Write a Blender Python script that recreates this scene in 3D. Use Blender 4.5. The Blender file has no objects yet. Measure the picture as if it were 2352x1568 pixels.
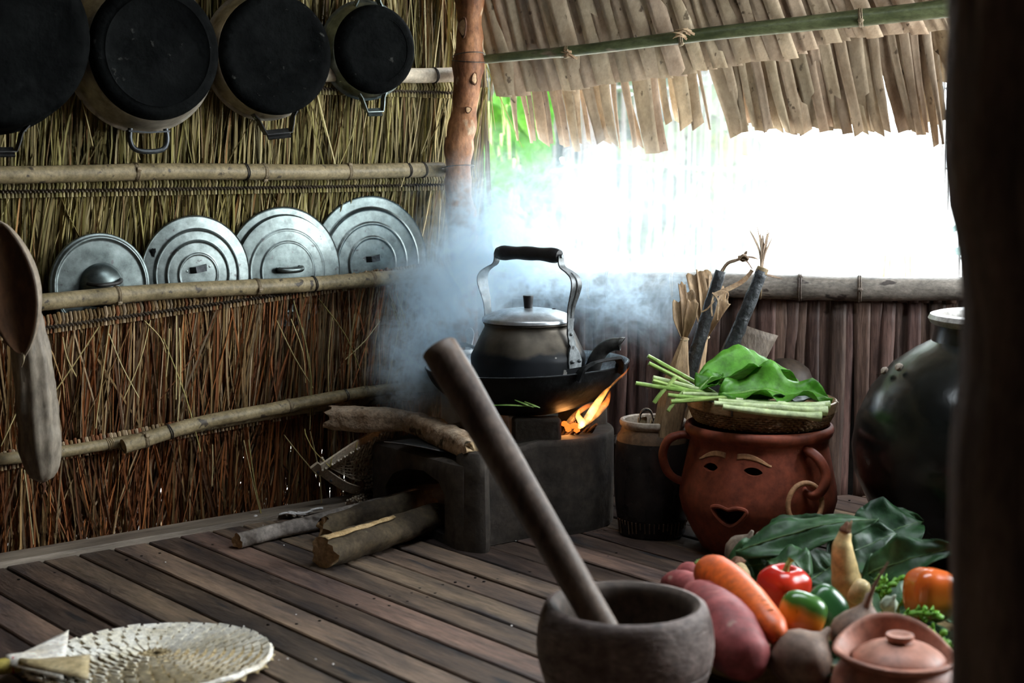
import bpy, bmesh, math, random
import numpy as np
from mathutils import Vector, Matrix, Euler, Quaternion, noise
random.seed(7)
rng = np.random.default_rng(7)
PI = math.pi
SC = bpy.context.scene
COL = SC.collection
V = Vector

# ------------------------------------------------------------------ camera, sky, lights, exposure
F = 3503.0                      # focal length in pixels of the 2352 px wide photograph (35 mm on a 23.5 mm sensor)
PITCH = math.radians(6.97)
CP, SP = math.cos(PITCH), math.sin(PITCH)
H = 0.77                        # the photographer crouches: lens 0.77 m above the floor boards
cam_d = bpy.data.cameras.new('camera')
cam = bpy.data.objects.new('camera', cam_d)
COL.objects.link(cam)
cam_d.sensor_width = 23.5
cam_d.lens = 35.0
cam_d.clip_start = 0.05
cam_d.dof.use_dof = True
cam_d.dof.focus_distance = 3.15
cam_d.dof.aperture_fstop = 2.6
cam.location = (0, 0, H)
cam.rotation_euler = (PI/2 - PITCH, 0, 0)
SC.camera = cam

vs = SC.view_settings
vs.view_transform = 'Standard'
vs.look = 'None'
vs.gamma = 1.0
vs.use_curve_mapping = False
vs.exposure = 0.62
try:
    SC.cycles.volume_step_rate = 1.0
    SC.cycles.max_bounces = 6
    SC.cycles.diffuse_bounces = 3
    SC.cycles.glossy_bounces = 3
    SC.cycles.transparent_max_bounces = 8
    SC.cycles.volume_bounces = 4
    SC.cycles.caustics_reflective = False
    SC.cycles.caustics_refractive = False
    SC.cycles.sample_clamp_indirect = 6.0
    SC.cycles.use_denoising = True
    SC.cycles.use_adaptive_sampling = True
    SC.cycles.adaptive_threshold = 0.05
    SC.cycles.adaptive_min_samples = 12
except Exception:
    pass

WORLD_STRENGTH = 10.5
w = bpy.data.worlds.new('sky')
SC.world = w
w.use_nodes = True
wn, wl = w.node_tree.nodes, w.node_tree.links
bg = wn['Background']
tc = wn.new('ShaderNodeTexCoord')
sep = wn.new('ShaderNodeSeparateXYZ')
ramp = wn.new('ShaderNodeValToRGB')
ramp.color_ramp.elements[0].position = 0.0
ramp.color_ramp.elements[0].color = (0.90, 0.97, 1.0, 1)
ramp.color_ramp.elements[1].position = 0.6
ramp.color_ramp.elements[1].color = (0.84, 0.93, 1.0, 1)
wl.new(tc.outputs['Generated'], sep.inputs[0])
wl.new(sep.outputs['Z'], ramp.inputs[0])
wl.new(ramp.outputs[0], bg.inputs['Color'])
bg.inputs['Strength'].default_value = WORLD_STRENGTH

sun_d = bpy.data.lights.new('sun', 'SUN')
sun = bpy.data.objects.new('sun', sun_d)
COL.objects.link(sun)
sun_d.energy = 14.0
sun_d.color = (1.0, 0.95, 0.86)
sun_d.angle = math.radians(1.5)
SUN_DIR = V((1.35, 0.10, -1.0))         # morning sun from the left, over the straw wall
sun.rotation_euler = SUN_DIR.to_track_quat('-Z', 'Y').to_euler()

def portal(name, loc, rot, sx, sy):
    d = bpy.data.lights.new(name, 'AREA')
    d.shape = 'RECTANGLE'
    d.size, d.size_y = sx, sy
    d.cycles.is_portal = True
    o = bpy.data.objects.new(name, d)
    o.location = loc
    o.rotation_euler = rot
    COL.objects.link(o)
    return o
# daylight enters through the window over the low back wall plus an added roof gap and side lamp
portal('window_daylight', (0.50, 3.62, 0.70), (-PI/2, 0, 0), 1.35, 0.50)
portal('added_roof_gap_light', (0.50, 2.40, 1.68), (-math.atan(.3017), 0, 0), 1.2, 0.42)      # roof gap added to light the foreground from above
side_d = bpy.data.lights.new('added_side_light', 'AREA')      # area lamp added in the open right side to light wall and foreground
side_d.shape = 'RECTANGLE'; side_d.size, side_d.size_y = 1.05, 0.85
side_d.energy = 16.0; side_d.color = (0.95, 1.0, 0.98)
side_o = bpy.data.objects.new('added_side_light', side_d)
side_o.location = (1.93, 2.78, 1.16); side_o.rotation_euler = (0, PI/2, 0)
COL.objects.link(side_o)

# ------------------------------------------------------------------ pixel rays of the photograph -> points in the hut
def ray(u, v):
    a = (u - 1176)/F; b = (784 - v)/F
    return V((a, CP + b*SP, -SP + b*CP))
def PY(u, v, Y):
    d = ray(u, v); t = Y/d.y
    return V((d.x*t, Y, H + d.z*t))
def PZ(u, v, z):
    d = ray(u, v); t = (z - H)/d.z
    return V((d.x*t, d.y*t, z))
# left wall: vertical plane through the corner C
C = V((-0.128, 3.557, 0))
WD = V((-0.77, -0.638, 0)).normalized()       # along the wall, away from the corner, towards the camera
WN = V((0.638, -0.77, 0)).normalized()        # into the room
UP = V((0, 0, 1))
def WP(s, z, off=0.0):
    return C + WD*s + WN*off + UP*z
def PW(u, v, off=0.0):
    d = ray(u, v); o = V((0, 0, H))
    t = ((C + WN*off) - o).dot(WN)/d.dot(WN)
    return o + d*t
# back wall plane
B0 = V((-0.10, 3.60, 0))
BD = V((0.977, -0.212, 0)).normalized()
BN = V((-0.212, -0.977, 0)).normalized()      # into the room
def BP(s, z, off=0.0):
    return B0 + BD*s + BN*off + UP*z
def PB(u, v, off=0.0):
    d = ray(u, v); o = V((0, 0, H))
    t = ((B0 + BN*off) - o).dot(BN)/d.dot(BN)
    return o + d*t

# ------------------------------------------------------------------ mesh helpers
class MB:
    def __init__(s):
        s.v = []; s.f = []; s.c = None
    def add(s, verts, faces):
        n = len(s.v)
        s.v.extend([tuple(p) for p in verts])
        s.f.extend([tuple(i + n for i in f) for f in faces])
        return s
    def lathe(s, prof, seg=32, M=None, closed=False, rmod=None):
        """prof: list of (r, z). Revolved about local z."""
        M = M or Matrix()
        rows = []
        verts = []; faces = []
        for (r, z) in prof:
            if r < 1e-6:
                rows.append([len(verts)]); verts.append(M @ V((0, 0, z)))
            else:
                idx = []
                for k in range(seg):
                    a = 2*PI*k/seg
                    rr = r*(rmod(a, z) if rmod else 1.0)
                    idx.append(len(verts)); verts.append(M @ V((rr*math.cos(a), rr*math.sin(a), z)))
                rows.append(idx)
        pairs = list(zip(rows[:-1], rows[1:]))
        if closed: pairs.append((rows[-1], rows[0]))
        for A, B in pairs:
            if len(A) == 1 and len(B) == 1: continue
            for k in range(seg):
                k2 = (k + 1) % seg
                if len(A) == 1: faces.append((A[0], B[k2], B[k]))
                elif len(B) == 1: faces.append((A[k], A[k2], B[0]))
                else: faces.append((A[k], A[k2], B[k2], B[k]))
        return s.add(verts, faces)
    def tube(s, pts, rad, seg=10, caps=True, flat=1.0, jit=0.0, closed=False, up=None):
        """tube along pts with radius per point; flat squashes the second axis."""
        pts = [V(p) for p in pts]
        n = len(pts)
        if not hasattr(rad, '__len__'): rad = [rad]*n
        T = []
        for i in range(n):
            if closed: d = pts[(i+1) % n] - pts[i-1]
            else: d = pts[min(i+1, n-1)] - pts[max(i-1, 0)]
            T.append(d.normalized() if d.length > 1e-9 else V((0, 0, 1)))
        ref = V(up) if up is not None else (V((0, 0, 1)) if abs(T[0].z) < 0.9 else V((1, 0, 0)))
        N = (ref - T[0]*ref.dot(T[0])).normalized()
        verts = []; faces = []
        for i in range(n):
            N = (N - T[i]*N.dot(T[i]))
            N = N.normalized() if N.length > 1e-9 else T[i].orthogonal().normalized()
            B = T[i].cross(N)
            for k in range(seg):
                a = 2*PI*k/seg
                r = rad[i]*(1 + (random.uniform(-jit, jit) if jit else 0))
                verts.append(pts[i] + N*(r*flat*math.cos(a)) + B*(r*math.sin(a)))
        for i in range(n if closed else n-1):
            i2 = (i+1) % n
            for k in range(seg):
                k2 = (k+1) % seg
                faces.append((i*seg+k, i*seg+k2, i2*seg+k2, i2*seg+k))
        if caps and not closed:
            faces.append(tuple(reversed(range(seg))))
            faces.append(tuple((n-1)*seg + k for k in range(seg)))
        return s.add(verts, faces)
    def strap(s, pts, wdir, width, th):
        """flat bar: rectangle swept along pts; wdir is its wide direction."""
        pts = [V(p) for p in pts]; n = len(pts)
        if not hasattr(width, '__len__'): width = [width]*n
        wdir = V(wdir).normalized()
        verts = []; faces = []
        for i in range(n):
            T = (pts[min(i+1, n-1)] - pts[max(i-1, 0)]).normalized()
            W_ = (wdir - T*wdir.dot(T)).normalized(); N = T.cross(W_)
            a, b = W_*(width[i]/2), N*(th/2)
            verts += [pts[i]-a-b, pts[i]+a-b, pts[i]+a+b, pts[i]-a+b]
        for i in range(n-1):
            for k in range(4):
                k2 = (k+1) % 4
                faces.append((i*4+k, i*4+k2, i*4+4+k2, i*4+4+k))
        faces += [(3, 2, 1, 0), tuple((n-1)*4+k for k in range(4))]
        return s.add(verts, faces)
    def box(s, M, sx, sy, sz):
        vs_ = [M @ V((x*sx/2, y*sy/2, z*sz/2)) for x in (-1, 1) for y in (-1, 1) for z in (-1, 1)]
        return s.add(vs_, [(0, 1, 3, 2), (4, 6, 7, 5), (0, 4, 5, 1), (2, 3, 7, 6), (0, 2, 6, 4), (1, 5, 7, 3)])
    def grid(s, fn, nu, nv, wrap=False):
        verts = [fn(i/(nu-1), j/(nv-1)) for i in range(nu) for j in range(nv)]
        faces = []
        for i in range(nu-1):
            for j in range(nv-1):
                faces.append((i*nv+j, (i+1)*nv+j, (i+1)*nv+j+1, i*nv+j+1))
        return s.add(verts, faces)
    def mesh(s, name, smooth=True, angle=40):
        me = bpy.data.meshes.new(name)
        me.from_pydata(s.v, [], s.f)
        me.update()
        if smooth:
            me.polygons.foreach_set('use_smooth', [True]*len(me.polygons))
            if angle < 180:
                try: me.set_sharp_from_angle(angle=math.radians(angle))
                except Exception: pass
        return me

def wm(o):
    m = o.matrix_basis
    return (wm(o.parent) @ o.matrix_parent_inverse @ m) if o.parent else m.copy()
def link(o):
    COL.objects.link(o); return o
def tag(o, label=None, cat=None, group=None, kind=None):
    if label: o['label'] = label
    if cat: o['category'] = cat
    if group: o['group'] = group
    if kind: o['kind'] = kind
    return o
def thing(name, label=None, cat=None, loc=(0, 0, 0), rot=None, group=None, kind=None, M=None):
    o = bpy.data.objects.new(name, None)
    o.empty_display_size = 0.05
    if M is not None: o.matrix_basis = M
    else:
        o.location = loc
        if rot is not None: o.rotation_euler = rot
    link(o)
    return tag(o, label, cat, group, kind)
def obj(name, mb, mat, parent=None, world=False, smooth=True, angle=40, kind=None, label=None, mods=None, solid=0):
    """links a mesh object; world=True when the vertices are in world space although it has a parent"""
    me = mb if isinstance(mb, bpy.types.Mesh) else mb.mesh(name, smooth, angle)
    o = bpy.data.objects.new(name, me)
    if mat is not None and len(me.materials) == 0:
        for m in (mat if isinstance(mat, (list, tuple)) else [mat]): me.materials.append(m)
    link(o)
    if parent is not None:
        o.parent = parent
        if world: o.matrix_parent_inverse = wm(parent).inverted()
    if solid:
        md = o.modifiers.new('thick', 'SOLIDIFY'); md.thickness = solid; md.offset = 0
    if kind: o['kind'] = kind
    if label: o['label'] = label
    return o
def subsurf(o, n=1):
    md = o.modifiers.new('sub', 'SUBSURF'); md.levels = n; md.render_levels = n
    return o
def bevel(o, w, seg=2):
    md = o.modifiers.new('bev', 'BEVEL'); md.width = w; md.segments = seg; md.limit_method = 'ANGLE'
    return o
def boolean_mesh(mb, cutters, name, angle=35):
    o = obj('work', mb, None)
    cs = []
    for c in cutters:
        co = obj('work_cut', c, None); cs.append(co)
        md = o.modifiers.new('b', 'BOOLEAN'); md.operation = 'DIFFERENCE'; md.object = co; md.solver = 'EXACT'
    dg = bpy.context.evaluated_depsgraph_get()
    dg.update()
    me = bpy.data.meshes.new_from_object(o.evaluated_get(dg))
    me.name = name
    for x in [o] + cs:
        m = x.data; bpy.data.objects.remove(x); bpy.data.meshes.remove(m)
    me.polygons.foreach_set('use_smooth', [True]*len(me.polygons))
    me.set_sharp_from_angle(angle=math.radians(angle))
    return me
def frame(z, x=None, loc=(0, 0, 0)):
    """matrix whose local z points along z"""
    z = V(z).normalized()
    x = V(x) if x is not None else (V((1, 0, 0)) if abs(z.x) < 0.9 else V((0, 1, 0)))
    y = z.cross(x).normalized(); x = y.cross(z)
    M = Matrix((x, y, z)).transposed().to_4x4()
    M.translation = V(loc)
    return M
def bez(p, n=12):
    """smooth curve (Catmull-Rom) through points p"""
    p = [V(q) for q in p]; out = []
    for i in range(len(p)-1):
        a = p[max(i-1, 0)]; b = p[i]; c = p[i+1]; d = p[min(i+2, len(p)-1)]
        for k in range(n):
            t = k/n
            out.append(0.5*((2*b) + (c-a)*t + (2*a-5*b+4*c-d)*t*t + (3*b-a-3*c+d)*t*t*t))
    out.append(p[-1])
    return out

# ------------------------------------------------------------------ materials
def new_mat(name):
    m = bpy.data.materials.new(name); m.use_nodes = True
    nt = m.node_tree
    return m, nt, nt.nodes, nt.links, nt.nodes['Principled BSDF']
def mat(name, c1, c2=None, scale=8.0, stretch=(1, 1, 1), rough=0.6, rough2=None, metal=0.0, bump=0.0, bscale=None, spec=0.32,
        vary=0.0, detail=4.0, lo=0.35, hi=0.65, speck=None, speck_scale=60, speck_lo=0.62, coat=0.0, trans=0.0, hue=0.0, rot=None, fine=0.42, fscale=None):
    m, nt, N, L, P = new_mat(name)
    co = N.new('ShaderNodeTexCoord')
    mp = N.new('ShaderNodeMapping'); mp.inputs['Scale'].default_value = stretch
    if rot is not None:
        mp.vector_type = 'TEXTURE'; mp.inputs['Rotation'].default_value = (0, 0, rot); mp.inputs['Scale'].default_value = tuple(1/q for q in stretch)
    L.new(co.outputs['Object'], mp.inputs[0])
    info = N.new('ShaderNodeObjectInfo')
    off = N.new('ShaderNodeVectorMath'); off.operation = 'ADD'
    L.new(mp.outputs[0], off.inputs[0])
    sc_ = N.new('ShaderNodeVectorMath'); sc_.operation = 'SCALE'; sc_.inputs[0].default_value = (17, 31, 11)
    L.new(info.outputs['Random'], sc_.inputs['Scale']); L.new(sc_.outputs[0], off.inputs[1])
    nz = N.new('ShaderNodeTexNoise'); nz.inputs['Scale'].default_value = scale; nz.inputs['Detail'].default_value = detail
    nz.inputs['Roughness'].default_value = 0.62
    L.new(off.outputs[0], nz.inputs['Vector'])
    rp = N.new('ShaderNodeValToRGB')
    rp.color_ramp.elements[0].position = lo; rp.color_ramp.elements[0].color = (*c1, 1)
    rp.color_ramp.elements[1].position = hi; rp.color_ramp.elements[1].color = (*(c2 or c1), 1)
    L.new(nz.outputs['Fac'], rp.inputs[0])
    col = rp.outputs[0]
    if speck:
        n2 = N.new('ShaderNodeTexNoise'); n2.inputs['Scale'].default_value = speck_scale; n2.inputs['Detail'].default_value = 3
        L.new(off.outputs[0], n2.inputs['Vector'])
        r2 = N.new('ShaderNodeValToRGB'); r2.color_ramp.elements[0].position = speck_lo; r2.color_ramp.elements[1].position = speck_lo + 0.06
        L.new(n2.outputs['Fac'], r2.inputs[0])
        mx = N.new('ShaderNodeMix'); mx.data_type = 'RGBA'
        L.new(r2.outputs[0], mx.inputs['Factor']); L.new(col, mx.inputs['A']); mx.inputs['B'].default_value = (*speck, 1)
        col = mx.outputs['Result']
    if fine:
        nf = N.new('ShaderNodeTexNoise'); nf.inputs['Scale'].default_value = fscale or scale*7; nf.inputs['Detail'].default_value = 5; nf.inputs['Roughness'].default_value = .7
        L.new(off.outputs[0], nf.inputs['Vector'])
        mf = N.new('ShaderNodeMapRange'); mf.inputs['From Min'].default_value = .3; mf.inputs['From Max'].default_value = .7; mf.inputs['To Min'].default_value = 1-fine; mf.inputs['To Max'].default_value = 1+fine
        L.new(nf.outputs['Fac'], mf.inputs['Value'])
        vm = N.new('ShaderNodeVectorMath'); vm.operation = 'SCALE'; L.new(col, vm.inputs[0]); L.new(mf.outputs[0], vm.inputs['Scale']); col = vm.outputs[0]
    if vary or hue:
        hs = N.new('ShaderNodeHueSaturation')
        mr = N.new('ShaderNodeMapRange'); mr.inputs['To Min'].default_value = 1 - vary; mr.inputs['To Max'].default_value = 1 + vary
        L.new(info.outputs['Random'], mr.inputs['Value']); L.new(mr.outputs[0], hs.inputs['Value'])
        if hue:
            wv = N.new('ShaderNodeMath'); wv.operation = 'MULTIPLY'; wv.inputs[1].default_value = 7.31
            fr = N.new('ShaderNodeMath'); fr.operation = 'FRACT'
            L.new(info.outputs['Random'], wv.inputs[0]); L.new(wv.outputs[0], fr.inputs[0])
            m2 = N.new('ShaderNodeMapRange'); m2.inputs['To Min'].default_value = 0.5 - hue; m2.inputs['To Max'].default_value = 0.5 + hue
            L.new(fr.outputs[0], m2.inputs['Value']); L.new(m2.outputs[0], hs.inputs['Hue'])
        L.new(col, hs.inputs['Color']); col = hs.outputs[0]
    L.new(col, P.inputs['Base Color'])
    P.inputs['Roughness'].default_value = rough
    if rough2 is not None:
        mr = N.new('ShaderNodeMapRange'); mr.inputs['To Min'].default_value = rough; mr.inputs['To Max'].default_value = rough2
        L.new(nz.outputs['Fac'], mr.inputs['Value']); L.new(mr.outputs[0], P.inputs['Roughness'])
    P.inputs['Metallic'].default_value = metal
    P.inputs['Specular IOR Level'].default_value = spec
    P.inputs['Coat Weight'].default_value = coat
    P.inputs['Coat Roughness'].default_value = 0.12
    if bump:
        nb = N.new('ShaderNodeTexNoise'); nb.inputs['Scale'].default_value = bscale or scale*3; nb.inputs['Detail'].default_value = 5
        L.new(off.outputs[0], nb.inputs['Vector'])
        bp = N.new('ShaderNodeBump'); bp.inputs['Strength'].default_value = min(1.0, bump); bp.inputs['Distance'].default_value = 0.008
        L.new(nb.outputs['Fac'], bp.inputs['Height']); L.new(bp.outputs[0], P.inputs['Normal'])
    if trans:
        tr = N.new('ShaderNodeBsdfTranslucent'); L.new(col, tr.inputs['Color'])
        ms = N.new('ShaderNodeMixShader'); ms.inputs[0].default_value = trans
        L.new(P.outputs[0], ms.inputs[1]); L.new(tr.outputs[0], ms.inputs[2])
        L.new(ms.outputs[0], N['Material Output'].inputs['Surface'])
    return m
def attr_mat(name, rough=0.6, trans=0.0, spec=0.3):
    m, nt, N, L, P = new_mat(name)
    a = N.new('ShaderNodeAttribute'); a.attribute_name = 'col'
    L.new(a.outputs['Color'], P.inputs['Base Color'])
    P.inputs['Roughness'].default_value = rough; P.inputs['Specular IOR Level'].default_value = spec
    if trans:
        tr = N.new('ShaderNodeBsdfTranslucent'); L.new(a.outputs['Color'], tr.inputs['Color'])
        ms = N.new('ShaderNodeMixShader'); ms.inputs[0].default_value = trans
        L.new(P.outputs[0], ms.inputs[1]); L.new(tr.outputs[0], ms.inputs[2])
        L.new(ms.outputs[0], N['Material Output'].inputs['Surface'])
    return m
# ================================================================== SETTING
# ---- floor: hardwood boards laid square to the left wall
PD = WN.copy()                      # boards run from the left wall out into the room
m_plank = mat('plank_wood', (0.034, 0.027, 0.027), (0.175, 0.115, 0.078), scale=3.4, stretch=(.8, 5, 5), rot=math.atan2(-.77, .638), rough=0.44, rough2=0.62, bump=0.15, bscale=40,
              vary=0.55, detail=6, lo=0.34, hi=0.66, speck=(0.030, 0.028, 0.03), speck_scale=5, speck_lo=0.64, hue=0.014, spec=0.45)
floor = thing('floor', kind='structure', loc=(0, 2, 0))
PW_ = 0.0722
random.seed(11)
for i in range(-14, 40):
    # q = distance along the wall measured from the corner towards the camera; boards on both sides of it
    q = (i - 12)*PW_
    wdt = PW_ - 0.005 - random.uniform(0, 0.0025)
    a0 = C - WD*(-q)*1.0
    o0 = WN*(0.055)
    L_ = 3.6
    mb = MB()
    zt = random.uniform(-0.0015, 0.0008)
    n = 9
    vv = []; ff = []
    for k in range(n):
        t = L_*k/(n-1)
        e = random.uniform(-0.0008, 0.0008); e2 = random.uniform(-0.0008, 0.0008)
        base = C + WD*q + WN*(0.055 + t)
        if k == 0: base = base + WN*random.uniform(-0.002, 0.004)
        hw = wdt/2
        for (sx, dz) in ((-hw+e, 0.0), (-hw+e, -0.0025), (hw+e2, -0.0025), (hw+e2, 0)):
            pass
        vv += [base - WD*(hw+e) + UP*(zt-0.02), base - WD*(hw+e) + UP*(zt-0.002), base - WD*(hw+e-0.002) + UP*zt,
               base + WD*(hw+e2-0.002) + UP*zt, base + WD*(hw+e2) + UP*(zt-0.002), base + WD*(hw+e2) + UP*(zt-0.02)]
    for k in range(n-1):
        for j in range(5):
            ff.append((k*6+j, k*6+j+1, k*6+6+j+1, k*6+6+j))
    ff += [tuple(range(6))[::-1], tuple((n-1)*6+j for j in range(6))]
    mb.add(vv, ff)
    p = obj('plank', mb, m_plank, floor, world=True, angle=25)
    # nail heads in two rows across the boards
m_nail = mat('nail_iron', (0.02, 0.018, 0.017), rough=0.5, metal=0.6)
nails = MB()
for i in range(-14, 40):
    q = (i-12)*PW_
    for t in (0.10, 0.62, 0.66, 1.17):
        for s in (-0.02, 0.02):
            if random.random() < 0.5: continue
            p = C + WD*(q+s+random.uniform(-.005, .005)) + WN*(0.055 + t + random.uniform(-.01, .01)) + UP*0.0004
            nails.lathe([(0.0026, -0.003), (0.0026, 0.0003), (0.0, 0.0008)], 8, Matrix.Translation(p))
obj('nail', nails, m_nail, floor, world=True, kind='stuff')
under = MB().box(Matrix.Translation((-.05, 1.15, -0.06)), 4.6, 4.95, 0.04)
m_dark = mat('dark_earth', (0.010, 0.008, 0.007), (0.02, 0.016, 0.012), rough=0.95)
obj('subfloor', under, m_dark, floor, world=True)

# ---- baseboard: a grey plank lying along the foot of the straw wall
m_grey = mat('weathered_board', (0.13, 0.10, 0.075), (0.29, 0.235, 0.18), fine=.22, rot=math.atan2(-.638, -.77), scale=5, stretch=(.7, 6, 6), rough=0.6, bump=0.25, bscale=60, detail=6)
bb = MB()
vv = []; ff = []
for k in range(13):
    s = -0.02 + 2.2*k/12
    e = 0.002*math.sin(k*2.3)
    for (o_, z) in ((-0.012, -0.02), (-0.012, 0.010), (0.052+e, 0.010), (0.054+e, 0.006), (0.054+e, -0.02)):
        vv.append(WP(s, z, o_))
for k in range(12):
    for j in range(4): ff.append((k*5+j, k*5+j+1, k*5+6+j, k*5+5+j))
ff += [(0, 1, 2, 3, 4), tuple(60+j for j in range(5))[::-1]]
bb.add(vv, ff)
tag(obj('baseboard_left', bb, m_grey, angle=30), 'grey weathered plank lying along the foot of the straw wall', kind='structure')

# ---- left wall: rows of hanging straw sewn over laths
m_straw = attr_mat('dry_straw', rough=0.62, trans=0.16, spec=0.25)
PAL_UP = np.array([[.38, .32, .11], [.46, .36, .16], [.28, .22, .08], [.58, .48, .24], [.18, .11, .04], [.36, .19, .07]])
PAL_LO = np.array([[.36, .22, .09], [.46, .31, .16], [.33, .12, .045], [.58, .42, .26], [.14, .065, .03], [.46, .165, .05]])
def straw_mesh(name, zt, zb, ot, ob, n, s0, s1, pal, seed, wmin=.0022, wmax=.0050, lean=.10, thick=.040, ragged=.12, weights=None, slope=0.0):
    g = np.random.default_rng(seed)
    s = np.sort(g.uniform(s0, s1, n))
    d = g.uniform(0, 1, n)                       # depth within the layer, 0 = front
    Ln = (zt - zb)*(1 + g.normal(-0.02, ragged, n).clip(-.5, .22))
    cl = 0.6*np.sin(s*19 + seed) + 0.5*np.sin(s*47 + 2*seed) + 0.4*np.sin(s*95 + seed*3)
    ln = lean*(0.55*cl + g.normal(0, .75, n))
    stray = g.random(n) < 0.02
    ln = np.where(stray, ln + g.normal(0, .35, n), ln)
    w = g.uniform(wmin, wmax, n)
    phi = g.uniform(-1.0, 1.0, n)
    bow = g.normal(0, .010, n)
    K = 5
    t = np.linspace(0, 1, K)
    S = s[:, None] + (ln*Ln)[:, None]*t[None]**1.15 + bow[:, None]*np.sin(PI*t)[None]
    Z = zt + (slope*s)[:, None] + g.uniform(-.004, .004, n)[:, None] - Ln[:, None]*t[None]
    O = ot + (ob-ot)*t[None] - d[:, None]*thick*(0.25 + .75*t[None]) + np.where(stray, .008, 0)[:, None]*np.sin(PI*t)[None]
    W = w[:, None]*np.array([.75, 1, 1, .85, .35])[None]
    wd, wn_ = np.array(WD), np.array(WN)
    P = np.array(C)[None, None] + S[..., None]*wd + O[..., None]*wn_ + Z[..., None]*np.array([0, 0, 1.])
    A = (np.cos(phi)[:, None, None]*wd + np.sin(phi)[:, None, None]*wn_)*W[..., None]/2
    verts = np.stack([P - A, P + A], axis=2).reshape(-1, 3)
    base = (np.arange(n)*K*2)[:, None]
    q = np.array([[2*k, 2*k+1, 2*k+3, 2*k+2] for k in range(K-1)])
    faces = (base[:, :, None] + q[None]).reshape(-1, 4)
    me = bpy.data.meshes.new(name)
    nv, nf = len(verts), len(faces)
    me.vertices.add(nv); me.vertices.foreach_set('co', verts.ravel())
    me.loops.add(nf*4); me.loops.foreach_set('vertex_index', faces.ravel().astype(np.int32))
    me.polygons.add(nf); me.polygons.foreach_set('loop_start', np.arange(nf, dtype=np.int32)*4)
    me.update(calc_edges=True)
    pk = g.choice(len(pal), n, p=weights)
    c = pal[pk]*(g.uniform(.30, 1.0, n)**1.0*1.25)[:, None]*(1 - .55*d)[:, None]  # deeper straws painted darker, occlusion put into the colour
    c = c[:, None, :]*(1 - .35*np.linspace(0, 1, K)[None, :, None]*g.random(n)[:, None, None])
    cc = np.repeat(c, 2, axis=1).reshape(-1, 3)
    cc = np.concatenate([cc, np.ones((len(cc), 1))], axis=1)
    at = me.color_attributes.new('col', 'FLOAT_COLOR', 'POINT')
    at.data.foreach_set('color', cc.astype(np.float32).ravel())
    return me
def stitch_mesh(name, z_, off, s0, s1, step, seed, pal, bulge=.0038, drop=.026, slope=0.0):
    g = random.Random(seed); mb = MB(); cols = []
    tw = MB()
    s = s0
    while s < s1:
        r = bulge*g.uniform(.8, 1.15); z = z_ + slope*s
        dz = g.uniform(-.002, .002)
        pts = [WP(s, z+.004+dz, off-.006), WP(s+g.uniform(-.001, .001), z+.009+dz, off+.002), WP(s, z-.004+dz, off+.008), WP(s+.001, z-.014, off+.005), WP(s+.002, z-drop, off+.006)]
        n0 = len(mb.v)
        mb.tube(pts, [r*.7, r*.95, r*.9, r*.62, r*.9], 6, caps=True, flat=.8)
        c = pal[g.randrange(len(pal))]*g.uniform(.40, .85)
        cols += [(*c, 1)]*(len(mb.v)-n0)
        tw.tube([WP(s-step*.6, z-.0165, off+.006), WP(s-step*.1, z-.014, off+.0125), WP(s+step*.45, z-.0105, off+.006)], [.0018, .0024, .0018], 5)
        s += step*g.uniform(.85, 1.15)
    me = mb.mesh(name)
    at = me.color_attributes.new('col', 'FLOAT_COLOR', 'POINT')
    at.data.foreach_set('color', np.array(cols, dtype=np.float32).ravel())
    return me, tw
m_twine = mat('twine', (0.07, 0.055, 0.04), (0.13, 0.10, 0.07), scale=60, rough=0.8)
wall_left = thing('wall_left', 'wall of hanging straw sewn in overlapping rows', kind='structure', loc=tuple(WP(0.6, 0, -.04)))
ROWS = [  # z top, z bottom, offset top, offset bottom, count, palette
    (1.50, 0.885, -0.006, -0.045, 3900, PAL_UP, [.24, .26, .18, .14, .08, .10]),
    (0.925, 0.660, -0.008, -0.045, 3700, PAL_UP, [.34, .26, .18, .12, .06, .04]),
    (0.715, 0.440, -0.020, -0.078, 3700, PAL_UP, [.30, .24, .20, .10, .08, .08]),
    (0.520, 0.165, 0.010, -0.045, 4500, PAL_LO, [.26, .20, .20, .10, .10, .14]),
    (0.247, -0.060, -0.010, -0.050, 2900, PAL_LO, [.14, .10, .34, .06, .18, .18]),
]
for i, (zt, zb, ot, ob, n, pal, wts) in enumerate(ROWS):
    sl = (0, 0, 0, -.064, -.045)[i]
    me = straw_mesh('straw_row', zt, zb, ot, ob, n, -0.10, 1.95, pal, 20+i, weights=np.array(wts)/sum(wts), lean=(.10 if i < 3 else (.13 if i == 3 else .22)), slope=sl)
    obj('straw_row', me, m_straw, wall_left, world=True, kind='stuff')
    me, tw = stitch_mesh('stitched_fold', zt, ot, -0.03, 1.9, .0078, 50+i, pal[:4], slope=sl)
    obj('stitched_fold', me, m_straw, wall_left, world=True, kind='stuff')
    obj('twine_stitch', tw, m_twine, wall_left, world=True, kind='stuff')
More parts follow.
